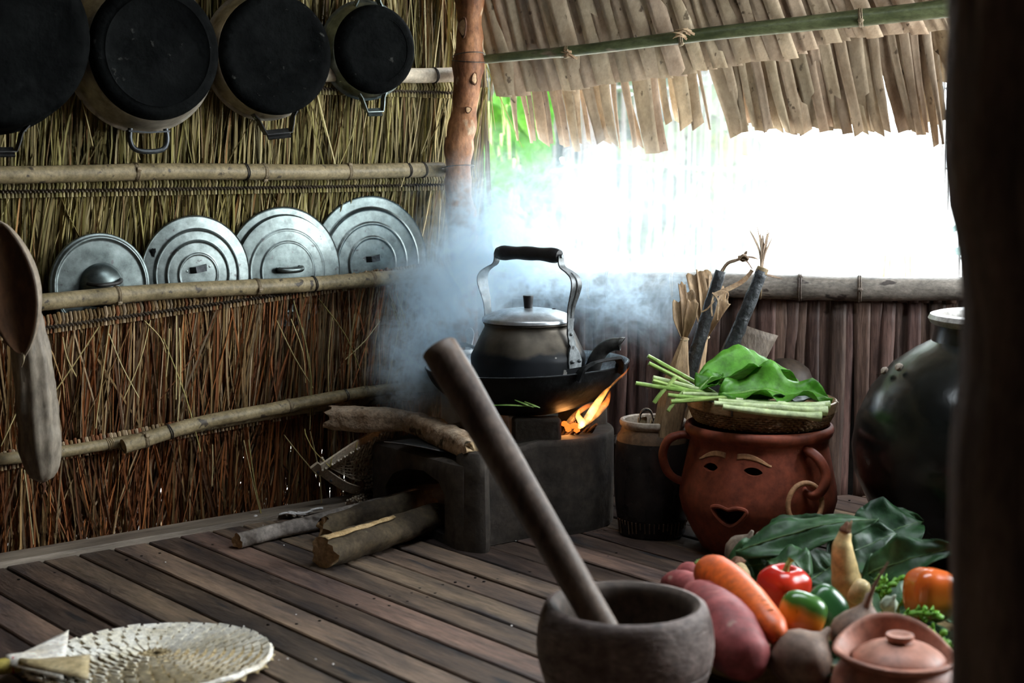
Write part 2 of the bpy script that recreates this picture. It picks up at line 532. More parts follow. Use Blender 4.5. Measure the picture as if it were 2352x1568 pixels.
# a few loose stalks that stand off the wall
g = random.Random(5)
mb = MB(); cols = []
for k in range(46):
    s = g.uniform(0.0, 1.35); z = g.choice([.44, .40, .42, .46, .17, .9]); L_ = g.uniform(.08, .26); a = g.gauss(0, .38)
    p0 = WP(s, z, .006); p2 = WP(s + math.sin(a)*L_, z - math.cos(a)*L_, .012 + g.uniform(0, .01)); p1 = (p0+p2)/2 + WN*g.uniform(.002, .014) + WD*g.uniform(-.01, .01)
    n0 = len(mb.v); mb.tube(bez([p0, p1, p2], 3), [.0013]*7, 4)
    c = PAL_UP[g.choice([0, 1, 3])]*g.uniform(.7, 1.1); cols += [(*c, 1)]*(len(mb.v)-n0)
me = mb.mesh('loose_stalk'); at = me.color_attributes.new('col', 'FLOAT_COLOR', 'POINT'); at.data.foreach_set('color', np.array(cols, dtype=np.float32).ravel())
obj('loose_stalk', me, m_straw, wall_left, world=True, kind='stuff')
# backing painted dark so gaps read as shade, thinning out towards the bottom
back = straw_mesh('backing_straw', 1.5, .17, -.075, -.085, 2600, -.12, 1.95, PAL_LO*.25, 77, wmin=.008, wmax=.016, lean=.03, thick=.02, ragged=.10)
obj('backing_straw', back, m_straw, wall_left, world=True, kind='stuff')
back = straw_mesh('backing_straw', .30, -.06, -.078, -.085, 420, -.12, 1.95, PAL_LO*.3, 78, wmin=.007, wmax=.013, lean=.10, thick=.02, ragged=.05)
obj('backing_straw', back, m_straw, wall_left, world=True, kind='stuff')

# ---- low back wall: broad dry leaf strips hung from the sill pole, each its own piece
m_strip = mat('brown_leaf', (0.034, 0.018, 0.014), (0.095, 0.053, 0.040), scale=5, stretch=(6, 6, .7), rough=0.5, rough2=0.68, bump=0.2, bscale=30, vary=0.42, hue=.012, detail=5, spec=.35)
wall_back = thing('wall_back', 'low wall of dark brown leaf strips below the window', kind='structure', loc=tuple(BP(.6, 0)))
g = random.Random(3)
s = -0.02; k = 0
while s < 1.55:
    wd_ = g.uniform(.026, .040)
    lean = g.uniform(-.012, .012); cv = g.uniform(.0008, .0028)*g.choice([1, 1, -1]); dep = (0 if k % 2 else -.004) + g.uniform(-.002, .002)
    tw_ = g.uniform(-.006, .006)
    ztop = .462 + g.uniform(-.004, .004)
    def fn(a, b):
        z = ztop*(1-a) - .03*a
        x = (b-.5)*wd_*(1 + .08*math.sin(a*5+k)) + lean*a
        return BP(s + wd_/2 + x, z, dep + cv*(1-(2*b-1)**2) + tw_*(b-.5)*2*a + .002*math.sin(a*9+k))
    mb = MB().grid(fn, 8, 5)
    obj('leaf_strip', mb, m_strip, wall_back, world=True, angle=180, solid=.0012)
    if g.random() < .85:      # end folded over the lath, seen as a tab under the pole
        f = lambda a, b: BP(s + wd_*(.18+.55*b), .462 - .018*a, .010 + .006*math.sin(PI*a) + .001*math.sin(3*b))
        obj('folded_tab', MB().grid(f, 4, 3), m_strip, wall_back, world=True, angle=180, solid=.0012)
    s += wd_*g.uniform(.72, .92); k += 1
mb = MB().box(frame((0, 0, 1), BD, tuple(BP(.75, .20, -.022))), 1.7, .006, .50)
obj('backing_mat', mb, m_dark, wall_back, world=True)
m_lath = mat('lath_wood', (0.05, 0.035, 0.028), (0.10, 0.07, 0.055), scale=10, rough=.7)

# ---- roof, right side and rear of the hut: they shade the room and stay outside the frame
m_roof = mat('roof_thatch', (0.05, 0.038, 0.025), (0.11, 0.08, 0.05), scale=18, stretch=(6, 1, 6), rough=0.9, bump=0.5)
ceiling = MB()
def slab(mb, pts, th):
    pts = [V(p) for p in pts]; nrm = (pts[1]-pts[0]).cross(pts[2]-pts[0]).normalized()*th
    n = len(pts)
    mb.add(pts + [p+nrm for p in pts], [tuple(range(n))[::-1], tuple(range(n, 2*n))] + [(i, (i+1) % n, n+(i+1) % n, n+i) for i in range(n)])
rz = lambda y: 2.0 - .3017*(y-1.2)
def roofq(x0, x1, y0, y1): slab(ceiling, [(x0, y0, rz(y0)), (x1, y0, rz(y0)), (x1, y1, rz(y1)), (x0, y1, rz(y1))], .08)
roofq(-2.3, 2.1, 1.2, 2.2); roofq(-2.3, -.1, 2.2, 2.6); roofq(1.1, 2.1, 2.2, 2.6)  # hole between these pieces added so light falls on the foreground
slab(ceiling, [(-2.3, 2.6, rz(2.6)), (2.1, 2.6, rz(2.6)), (2.1, 3.52, 1.30), (-2.3, 3.72, 1.30)], .08)
slab(ceiling, [(-2.3, -1.2, 1.25), (2.1, -1.2, 1.25), (2.1, 1.2, 2.0), (-2.3, 1.2, 2.0)], .08)
tag(obj('ceiling', ceiling, m_roof, smooth=False), 'dark thatched roof over the room', kind='structure')
m_mat = mat('split_bamboo_mat', (0.055, 0.042, 0.03), (0.12, 0.09, 0.06), scale=12, stretch=(1, 1, .3), rough=0.8, bump=.3)
wr = MB()
slab(wr, [(1.95, -1.1, -.05), (1.95, 3.3, -.05), (1.95, 3.3, .53), (1.95, -1.1, .53)], .05)
slab(wr, [(1.95, -1.1, .53), (1.95, 1.98, .53), (1.95, 1.98, 2.2), (1.95, -1.1, 2.2)], .05)
slab(wr, [(1.95, 1.98, 1.80), (1.95, 3.3, 1.80), (1.95, 3.3, 2.1), (1.95, 1.98, 2.1)], .05)
tag(obj('wall_right', wr, m_mat, smooth=False), 'dark matting wall with an opening, beyond the post', kind='structure')
wre = MB()
slab(wre, [(-2.3, -1.15, -.05), (2.1, -1.15, -.05), (2.1, -1.15, 2.1), (-2.3, -1.15, 2.1)], .05)
tag(obj('wall_rear', wre, m_mat, smooth=False), 'dark matting wall behind the photographer', kind='structure')
wl2 = MB()
e = WP(1.9, 0, -.05)
slab(wl2, [(e.x, e.y, -.05), (-2.2, -1.1, -.05), (-2.2, -1.1, 1.6), (e.x, e.y, 1.9)], .05)
c0_ = WP(-.1, 0, -.10)
slab(wl2, [(c0_.x, c0_.y, 1.42), (e.x, e.y, 1.42), (e.x, e.y, 2.2), (c0_.x, c0_.y, 2.2)], .05)
slab(wl2, [(e.x, e.y, 1.6), (-2.2, -1.1, 1.4), (-2.2, -1.1, 2.2), (e.x, e.y, 2.2)], .05)
tag(obj('wall_side', wl2, m_mat, smooth=False), 'matting that continues the straw wall towards the rear', kind='structure')
wb2 = MB()
p0, p1 = BP(1.25, 0, -.05), BP(2.2, 0, -.05)
slab(wb2, [(p0.x, p0.y, -.05), (p1.x, p1.y, -.05), (p1.x, p1.y, 1.5), (p0.x, p0.y, 1.5)], .05)
tag(obj('wall_corner', wb2, m_mat, smooth=False), 'matting wall right of the window behind the post', kind='structure')

# ---- outside: bleached yard, reed fence, plants
m_sand = mat('pale_sand', (0.62, 0.58, 0.52), (0.74, 0.70, 0.64), scale=2.5, rough=0.95)
gr = MB().grid(lambda a, b: V((-14 + 28*a, 3.75 + 9.5*b, -.42 + .05*math.sin(7*a)*math.sin(5*b))), 20, 12)
tag(obj('ground', gr, m_sand, angle=180), 'pale bright yard outside the window', kind='structure')
# ================================================================== POSTS AND BAMBOO
m_bam = mat('bamboo_dry', (0.16, 0.122, 0.062), (0.29, 0.225, 0.125), scale=6, stretch=(3, 3, 3), rough=0.42, rough2=0.58, bump=0.08, bscale=80, speck=(0.06, 0.045, 0.03), speck_scale=16, speck_lo=.63)
m_bam_pale = mat('bamboo_pale', (0.42, 0.34, 0.24), (0.58, 0.49, 0.37), scale=7, rough=0.55, bump=0.1, bscale=60, speck=(0.15, 0.10, 0.07), speck_scale=14, speck_lo=.66)
m_bam_green = mat('bamboo_green', (0.05, 0.062, 0.026), (0.13, 0.145, 0.07), scale=5, stretch=(1, 3, 3), rough=0.34, bump=0.05, speck=(0.22, 0.17, 0.12), speck_scale=9, speck_lo=.66)
m_bam_grey = mat('bamboo_grey', (0.11, 0.095, 0.08), (0.26, 0.225, 0.19), scale=5, stretch=(2, 4, 4), rough=0.42, rough2=.6, bump=0.12, bscale=50, speck=(0.05, 0.04, 0.035), speck_scale=10, speck_lo=.6)
m_bam_dark = mat('bamboo_sooty', (0.035, 0.022, 0.018), (0.07, 0.045, 0.035), scale=8, rough=0.5)
m_node = mat('bamboo_joint', (0.13, 0.095, 0.055), (0.26, 0.20, 0.12), scale=30, rough=0.6, bump=.3)
m_node_dark = mat('bamboo_joint_dark', (0.05, 0.035, 0.03), (0.12, 0.09, 0.065), scale=30, rough=0.6, bump=.3)
m_wire = mat('tie_wire', (0.05, 0.045, 0.04), (0.12, 0.11, 0.10), scale=40, rough=0.45, metal=.7)
m_rattan = mat('rattan_tie', (0.25, 0.18, 0.10), (0.36, 0.27, 0.16), scale=40, rough=0.6)
m_husk = mat('dry_husk', (0.22, 0.12, 0.06), (0.42, 0.30, 0.18), scale=25, rough=0.7, trans=.15)

def bamboo(name, label, cat, pts, r0, r1, nodes=(), ties=(), m=m_bam, mn=m_node, group=None, tie_mat=None, wobble=.002, hollow=(False, False), seed=1, tie_r=.0013, tie_n=2):
    """a culm through pts (smoothed); nodes and ties are fractions of its length"""
    g = random.Random(seed)
    path = bez(pts, 14 if len(pts) < 4 else 8)
    # resample evenly
    d = [0.0]
    for a, b in zip(path[:-1], path[1:]): d.append(d[-1] + (b-a).length)
    Lt = d[-1]
    def at(f):
        x = max(0, min(1, f))*Lt
        for i in range(len(d)-1):
            if d[i+1] >= x or i == len(d)-2:
                t = (x-d[i])/max(1e-9, d[i+1]-d[i]); return path[i].lerp(path[i+1], t)
    root = thing(name, label, cat, loc=tuple(at(0)), group=group)
    fr = sorted(set([i/44 for i in range(45)] + [n+e for n in nodes for e in (-.012*0.5/Lt*2, 0, .006/Lt*2)]))
    fr = [f for f in fr if 0 <= f <= 1]
    P = []; R = []
    for f in fr:
        p = at(f) + V((0, 0, 1))*wobble*math.sin(f*11+seed)
        r = r0 + (r1-r0)*f
        for n in nodes:
            dd = abs(f-n)*Lt
            if dd < .03: r *= 1 + .07*(1-dd/.03)
        P.append(p); R.append(r)
    obj('culm', MB().tube(P, R, 18), m, root, world=True)
    ax = (at(1)-at(0)).normalized()
    for n in nodes:
        p = at(n) + V((0, 0, 1))*wobble*math.sin(n*11+seed); t = (at(n+.01)-at(n-.01)).normalized(); r = (r0+(r1-r0)*n)*1.07
        mb = MB().lathe([(r*.9, -.006), (r*1.03, -.0045), (r*1.09, -.001), (r*1.02, .0005), (r*1.07, .003), (r*.9, .006)], 20, frame(t, None, p))
        if g.random() < .7:     # bud scar
            a = g.uniform(-1.4, 1.4); q = frame(t, None, p)
            side = V((-t.y, t.x, 0)).normalized(); side = side if side.y < 0 else -side
            c = p + (side*math.cos(a) + V((0, 0, 1))*math.sin(a))*r*.98
            mb.lathe([(0, -.006), (.005, -.004), (.006, 0), (.004, .005), (0, .008)], 8, frame(t, None, c))
        obj('joint', mb, mn, root, world=True)
    for n in ties:
        p = at(n) + V((0, 0, 1))*wobble*math.sin(n*11+seed); t = (at(n+.01)-at(n-.01)).normalized(); r = (r0+(r1-r0)*n)*1.035
        q = frame(t, None, p); mb = MB()
        for j in range(tie_n):
            o_ = (j-(tie_n-1)/2)*tie_r*2.4
            mb.tube([q @ V((r*math.cos(a), r*math.sin(a), o_ + .0012*math.sin(a*2+j))) for a in [2*PI*k/20 for k in range(20)]], tie_r, 6, closed=True)
        obj('lashing', mb, tie_mat or m_wire, root, world=True)
    for e, hl in zip((0, 1), hollow):
        if hl:
            r = r0 if e == 0 else r1; t = ax*(1 if e else -1)
            obj('hollow_end', MB().lathe([(r*.72, .0006), (r*.70, -.001), (0, -.0012)], 16, frame(t, None, at(e))), m_bam_dark, root, world=True)
    return root

# -- corner post: crooked reddish trunk with flaking bark
m_bark = mat('reddish_bark', (0.13, 0.045, 0.018), (0.40, 0.18, 0.08), scale=9, stretch=(2, 2, 1), rough=0.62, bump=0.35, bscale=28, detail=7, speck=(0.46, 0.32, 0.20), speck_scale=14, speck_lo=.63)
m_scar = mat('bare_scar_wood', (0.50, 0.30, 0.15), (0.62, 0.42, 0.25), scale=20, rough=0.7)
m_barkd = mat('bark_flake', (0.07, 0.03, 0.015), (0.14, 0.06, 0.03), scale=20, rough=0.8)
cp = [(1082, -160, 3.47), (1079, 0, 3.47), (1078, 100, 3.47), (1073, 180, 3.475), (1064, 270, 3.48), (1054, 340, 3.48), (1052, 430, 3.485), (1061, 520, 3.49), (1064, 640, 3.49), (1065, 800, 3.49), (1066, 1000, 3.49), (1066, 1128, 3.49)]
path = bez([PY(*p) for p in cp], 6)
path[-1].z = 0.0
post = thing('corner_post', 'crooked reddish tree trunk post with flaking bark in the corner beside the window', 'post', loc=tuple(path[-1]))
n = len(path)
rads = [(.0315 + .0035*math.sin(i*.5) + .002*math.sin(i*1.3)) for i in range(n)]
mb = MB()
seg = 22
mb.tube(path, rads, seg)
for i in range(n*seg):
    p = V(mb.v[i]); c = path[i//seg]; d = p-c
    mb.v[i] = tuple(c + d*(1 + .10*noise.noise(p*22) + .05*noise.noise(p*60)))
obj('trunk', mb, m_bark, post, world=True, angle=180)
def scar(u, v, hh, ww):
    p = PY(u, v, 3.4); t0 = V((0, 0, H)); d = (p-t0).normalized()
    # nearest point on post surface
    best = min(range(n), key=lambda i: abs(path[i].z - p.z)); c = path[best]
    q = PY(u, v, c.y - .031); q = V((q.x, c.y - math.sqrt(max(1e-6, .0335**2 - min(.033, abs(q.x-c.x))**2)), q.z))
    nrm = (q - V((c.x, c.y, q.z))).normalized()
    Mx = frame(nrm, V((0, 0, 1)).cross(nrm), q)
    rim = MB().lathe([(1.3, -.003), (1.25, .0002), (1.08, .0010), (.95, .0002)], 14, Mx @ Matrix.Diagonal((ww, hh, 1, 1)), rmod=lambda a, z: 1 + .12*math.sin(3*a+v) + .08*math.sin(7*a))
    o = obj('bark_scar', rim, m_barkd, post, world=True)
    obj('bare_wood', MB().lathe([(1.1, -.001), (.8, .0004), (0, .0008)], 14, Mx @ Matrix.Diagonal((ww, hh, 1, 1))), m_scar, o, world=True)
for a in ((1062, 62, .018, .008), (1090, 180, .012, .006), (1076, 252, .006, .006), (1045, 545, .012, .007)):
    scar(*a)
wr_ = MB()
for (v, sl) in ((133, .006), (138, -.004), (383, .005)):
    c = min(path, key=lambda q: abs(q.z - PY(1060, v, 3.47).z))
    wr_.tube([c + V((.037*math.cos(a), .037*math.sin(a), sl*math.cos(a*1+1))) for a in [2*PI*k/24 for k in range(24)]], .0011, 5, closed=True)
obj('tie_wire', wr_, m_wire, post, world=True, kind='stuff')

# -- near post on the right edge of the picture
m_near = mat('dark_post_wood', (0.10, 0.075, 0.066), (0.30, 0.22, 0.18), scale=5, stretch=(6, 6, .9), rough=0.75, bump=0.5, bscale=22, detail=6)
pp = [(-60, 2192), (60, 2191), (200, 2184), (350, 2183), (450, 2190), (540, 2207), (620, 2221), (700, 2224), (780, 2224), (860, 2220), (950, 2206), (1050, 2197), (1200, 2193), (1400, 2192), (1568, 2190), (1750, 2190), (2000, 2192)]
YN = 1.25
npost = thing('wooden_post', 'thick dark weathered post standing closest to the viewer', 'post', loc=(0.46, YN, 0))
rows = []; verts = []; faces = []; seg = 40
ctrl = []
for v, u in pp:
    p = PY(u, v, YN); ctrl.append((p.z, p.x))
ctrl.sort()
zs = [ctrl[0][0]] ; Z0, Z1 = 0.0, 1.75
def left_x(z):
    if z <= ctrl[0][0]: return ctrl[0][1]
    if z >= ctrl[-1][0]: return ctrl[-1][1]
    for (a, b), (c, d) in zip(ctrl[:-1], ctrl[1:]):
        if a <= z <= c:
            t = (z-a)/(c-a); t = t*t*(3-2*t); return b + (d-b)*t
NR = 90
for i in range(NR):
    z = Z0 + (Z1-Z0)*i/(NR-1); xl = left_x(z)
    for k in range(seg):
        a = 2*PI*k/seg
        gro = 1 + .035*math.sin(a*7+.6*math.sin(z*6)) + .03*math.sin(a*13+z*3) + .03*noise.noise(V((math.cos(a)*2, math.sin(a)*2, z*5)))
        R = .082
        x = xl + R - R*math.cos(a)*(1 if math.cos(a) > .96 else gro)
        verts.append((x, YN + R*math.sin(a)*gro, z))
for i in range(NR-1):
    for k in range(seg):
        k2 = (k+1) % seg; faces.append((i*seg+k, (i+1)*seg+k, (i+1)*seg+k2, i*seg+k2))
faces.append(tuple(range(seg))); faces.append(tuple((NR-1)*seg+k for k in range(seg))[::-1])
obj('post_shaft', MB().add(verts, faces), m_near, npost, world=True, angle=180)

# -- bamboo rails tied to the straw wall
bamboo('bamboo_rail', 'short pale bamboo rail behind the smallest hanging pot, ending at the corner post', 'pole', [PW(500, 172, .012), PW(800, 171, .012), PW(1046, 172, .012)], .0165, .0165, (.30,), (.9,), m_bam_pale, seed=2)
bamboo('bamboo_rail', 'straight olive bamboo rail halfway up the straw wall, under the hanging pots', 'pole', [PW(-260, 399, .014), PW(100, 399, .014), PW(500, 395, .014), PW(1016, 391, .014)], .0165, .0165,
       (.12, .385, .62, .79), (.585, .92, .955), m_bam, seed=3, hollow=(False, True))
bamboo('bamboo_rail', 'bamboo rail holding up the row of pot lids', 'pole', [PW(-260, 720, .036), PW(100, 694, .036), PW(470, 664, .036), PW(760, 648, .036), PW(1040, 630, .032)], .0165, .0160,
       (.07, .345, .59, .82), (.70, .95), m_bam, seed=4)
bamboo('bamboo_rail', 'upper of two crossed low bamboo rails, its hollow end showing on the straw', 'pole', [PW(283, 1023, .034), PW(420, 983, .036), PW(580, 948, .034), PW(760, 912, .030), PW(990, 886, .026)], .0150, .0125,
       (.06, .50, .76, .93), (.13, .69), m_bam, seed=5, hollow=(True, False), tie_mat=m_wire)
bamboo('bamboo_rail', 'lower of two crossed low bamboo rails, passing behind the other', 'pole', [PW(-260, 1082, .014), PW(60, 1050, .014), PW(250, 1018, .010), PW(480, 975, .008), PW(800, 926, .006), PW(960, 905, .004)], .0120, .0100,
       (.27, .55, .80), (.36, .67), m_bam, seed=6, tie_mat=m_rattan, tie_n=4)

# -- pole under the eave, sill pole, low rail
bamboo('eave_pole', 'green bamboo pole running under the thatch over the window', 'pole', [PY(1100, 138, 3.52), PY(1310, 118, 3.47), PY(1580, 83, 3.41), PY(1880, 52, 3.35), PY(2260, 8, 3.27)], .0100, .0205,
       (.185, .42, .77), (), m_bam_green, m_node, seed=7, wobble=.001)
ep = bpy.data.objects['eave_pole']
g = random.Random(8)
for (u, v, Y, kk) in ((1578, 80, 3.385, 11), (1308, 128, 3.455, 5)):      # frayed sheaths left at the joints
    c = PY(u, v, Y); mb = MB()
    for k in range(kk):
        a = g.uniform(0, 2*PI); e = c + V((-g.uniform(.008, .035), g.uniform(-.01, .005), g.uniform(-.012, .012)))
        s0_ = c + V((g.uniform(-.004, .02), -.004, g.uniform(-.012, .013)))
        mb.strap(bez([s0_, (s0_+e)/2 + V((0, -.006, .003)), e], 3), (0, .3, 1), [.006, .006, .005, .004, .003, .002, .001], .0006)
    obj('frayed_sheath', mb, m_husk, ep, world=True)
bamboo('sill_pole', 'thick grey bamboo pole along the top of the low back wall', 'pole', [PB(1060, 650, .010), PB(1215, 655, .012), PB(1330, 653, .012), PB(1600, 656, .012), PB(1900, 660, .012), PB(2330, 664, .012)], .0315, .0255,
       (.28, .63, .735), (.245, .40, .56), m_bam_grey, m_node_dark, seed=9, tie_mat=m_rattan)
bamboo('floor_rail', 'dark thin bamboo rail near the floor between stove and dark jar', 'pole', [PB(1330, 1006, .016), PB(1700, 1030, .016)], .0125, .0125, (.24,), (.30,), m_bam_dark, m_bam_dark, seed=10)

# ================================================================== THATCH OVER THE WINDOW
m_palm = mat('palm_thatch', (0.34, 0.25, 0.165), (0.52, 0.41, 0.29), fine=.14, scale=4, stretch=(5, 5, 1.0), rough=0.55, rough2=.7, bump=0.1, bscale=60, vary=.22, hue=.010, trans=.26, detail=5, speck=(.14, .10, .065), speck_scale=11, speck_lo=.66)
thatch = thing('thatch_eave', 'overhanging eave of brown palm leaf strips above the window', 'thatch', loc=tuple(PY(1650, 60, 3.5)))
g = random.Random(12)
def interp(tab, x):
    if x <= tab[0][0]: return tab[0][1]
    for (a, b), (c, d) in zip(tab[:-1], tab[1:]):
        if x <= c: return b + (d-b)*(x-a)/(c-a)
    return tab[-1][1]
def leaf(p0, p1, w0, w1, fold, across, nrm, seed, curl=0.0, tip=0.0, name='leaf_strip'):
    """folded strip from p0 to p1; across = wide direction"""
    gg = random.Random(seed)
    ph = gg.uniform(0, 6); amp = gg.uniform(.0005, .0025)
    def fn(a, b):
        wv = (w0 + (w1-w0)*a)
        x = (b-.5)*wv
        c = p0.lerp(p1, a)
        z = fold*(1-abs(2*b-1)) + amp*math.sin(a*7+ph) + curl*a*a
        return c + across*(x + .0015*math.sin(a*5+ph)) + nrm*z + UP*(tip*(b-.5)*w1*2 if a > .99 else 0)
    return obj(name, MB().grid(fn, 6, 5), m_palm, thatch, world=True, angle=180, solid=.0007)
# long course whose lower edge hangs just below the pole
E1 = [(1100, 226), (1160, 222), (1300, 208), (1480, 183), (1560, 178), (1720, 148), (1840, 131), (1900, 106), (2010, 84), (2190, 70), (2300, 60)]
u = 1112; k = 0
while u < 2290:
    wpx = g.uniform(24, 36)
    um = u + wpx/2
    f = (um-1100)/1100
    vb = interp(E1, um + 48) + g.uniform(-5, 5)
    Yb = 3.60 - .22*f - (0.004 if k % 2 else 0); Yt = Yb - .20
    pb = PY(um + 30, vb, Yb)
    # top: up and towards us; shift left
    pt = PY(um - 62 - 10*f, -150, Yt)
    acr = (PY(um+1, 200, Yb) - PY(um, 200, Yb)).normalized()
    wm_ = wpx/F*Yb*1.22
    nr = V((0, -1, -.5)).normalized()
    leaf(pt, pb, wm_*1.02, wm_, g.choice([.0015, .0022, .0028, -.0015]), acr, nr, 300+k, curl=0, tip=g.uniform(-.05, .1))
    u += wpx*.86; k += 1
# backing course behind it, so that only slivers of light pass
u = 1150; k2 = 0
while u < 2260:
    wpx = g.uniform(44, 66); um = u + wpx/2; f = (um-1100)/1100
    Yb = 3.64 - .20*f; pb = PY(um + 26, interp(E1, um+48) - 14, Yb); pt = PY(um - 60, -170, Yb-.19)
    acr = (PY(um+1, 200, Yb) - PY(um, 200, Yb)).normalized()
    leaf(pt, pb, wpx/F*Yb*1.05, wpx/F*Yb*1.05, .003, acr, V((0, -1, -.5)).normalized(), 500+k2)
    u += wpx*.98; k2 += 1
# ragged fringe: (u at top, u at bottom, v bottom, width top px, width bottom px)
FR = [(1186, 1190, 322, 20, 5), (1205, 1222, 330, 14, 6), (1222, 1228, 326, 12, 8), (1240, 1252, 330, 26, 24), (1256, 1268, 331, 12, 9), (1272, 1292, 336, 15, 10), (1290, 1302, 338, 16, 14), (1306, 1326, 346, 26, 15), (1330, 1334, 330, 20, 8), (1344, 1352, 328, 11, 9),
      (1352, 1378, 323, 26, 18), (1372, 1392, 325, 22, 20), (1392, 1410, 330, 24, 17), (1418, 1424, 342, 14, 3), (1440, 1458, 335, 20, 10), (1434, 1470, 336, 12, 14), (1476, 1500, 352, 42, 30), (1500, 1522, 348, 26, 22), (1526, 1534, 280, 18, 14), (1548, 1556, 282, 16, 10), (1566, 1576, 290, 34, 26), (1590, 1604, 290, 28, 24), (1612, 1628, 296, 10, 4),
      (1650, 1694, 310, 42, 32), (1672, 1706, 300, 22, 14), (1694, 1712, 303, 16, 14), (1706, 1734, 292, 16, 12), (1720, 1748, 300, 26, 26), (1738, 1764, 296, 22, 18), (1748, 1790, 302, 30, 24), (1770, 1806, 300, 24, 18), (1782, 1818, 308, 34, 26), (1806, 1836, 309, 26, 22), (1822, 1852, 306, 30, 26), (1836, 1872, 296, 34, 28), (1862, 1890, 300, 24, 20), (1872, 1908, 292, 22, 18),
      (1884, 1912, 302, 20, 12), (1894, 1932, 298, 30, 24), (1916, 1944, 304, 26, 22), (1934, 1970, 305, 26, 20), (1950, 1982, 302, 22, 20), (1966, 1994, 303, 40, 30), (1990, 2014, 304, 34, 28), (2010, 2036, 300, 24, 16), (2022, 2078, 305, 30, 22), (2048, 2092, 298, 20, 12), (2060, 2098, 302, 20, 12), (2078, 2114, 310, 22, 14), (2092, 2124, 312, 22, 12), (2104, 2130, 306, 20, 8), (2118, 2152, 336, 30, 12), (2136, 2164, 330, 22, 6), (2150, 2172, 190, 26, 26), (2166, 2190, 188, 30, 28)]
for i, (ut, ub, vb, wt, wb) in enumerate(FR):
    f = (ut-1100)/1100
    Yb = 3.78 - .22*f + (.006 if i % 2 else -.004); Yt = 3.66 - .22*f + (.006 if i % 2 else 0)
    vt = interp(E1, ut) - 55
    pt = PY(ut - 14, vt, Yt); pb = PY(ub, vb, Yb)
    tw_ = g.uniform(-.5, .5)
    acr = (V((1, -.2, 0)).normalized() + V((0, 1, 0))*tw_*.5).normalized()
    nr = V((.1, -1, -.3)).normalized()
    wt_ = wt/F*Yt*1.12; wb_ = wb/F*Yb*1.10
    leaf(pt, pb, wt_, wb_, g.choice([.0015, .002, -.0015, .001]), acr, nr, 700+i, curl=g.uniform(-.012, .012), tip=g.uniform(-.4, .4))
# an inner layer of the fringe on the right half, darker gaps between strips
for i in range(26):
    ut = 1660 + i*19; f = (ut-1100)/1100
    pt = PY(ut-10, interp(E1, ut) - 40, 3.70-.22*f); pb = PY(ut + 26 + g.uniform(-4, 8), 290 + g.uniform(-14, 10), 3.81-.22*f)
    if 2034 < ut + 26 < 2066: continue
    leaf(pt, pb, 30/F*3.7, 22/F*3.8, .003, V((1, -.2, 0)).normalized(), V((.1, -1, -.3)).normalized(), 900+i, curl=g.uniform(-.006, .006))
# ================================================================== POTS AND LIDS ON THE WALL
m_alu = mat('worn_aluminium', (0.105, 0.128, 0.125), (0.20, 0.23, 0.222), scale=5, rough=0.32, rough2=0.46, metal=0.9, bump=0.06, bscale=30, speck=(0.10, 0.10, 0.10), speck_scale=55, speck_lo=.655, spec=.5)
m_alu_dull = mat('dull_aluminium', (0.26, 0.22, 0.17), (0.40, 0.36, 0.30), scale=4, rough=0.45, rough2=0.6, metal=0.7, bump=0.06, bscale=20)
m_soot = mat('soot', (0.0015, 0.0017, 0.0018), (0.006, 0.0065, 0.0065), scale=10, rough=0.62, rough2=0.85, bump=0.35, bscale=55, speck=(0.035, 0.035, 0.032), speck_scale=55, speck_lo=.69, spec=.02)
m_soot_m = mat('sooty_metal', (0.015, 0.015, 0.016), (0.05, 0.048, 0.045), scale=12, rough=0.5, metal=.5, bump=.15)
m_dark_alu = mat('tarnished_handle', (0.03, 0.032, 0.034), (0.07, 0.075, 0.08), scale=20, rough=0.4, metal=.7)

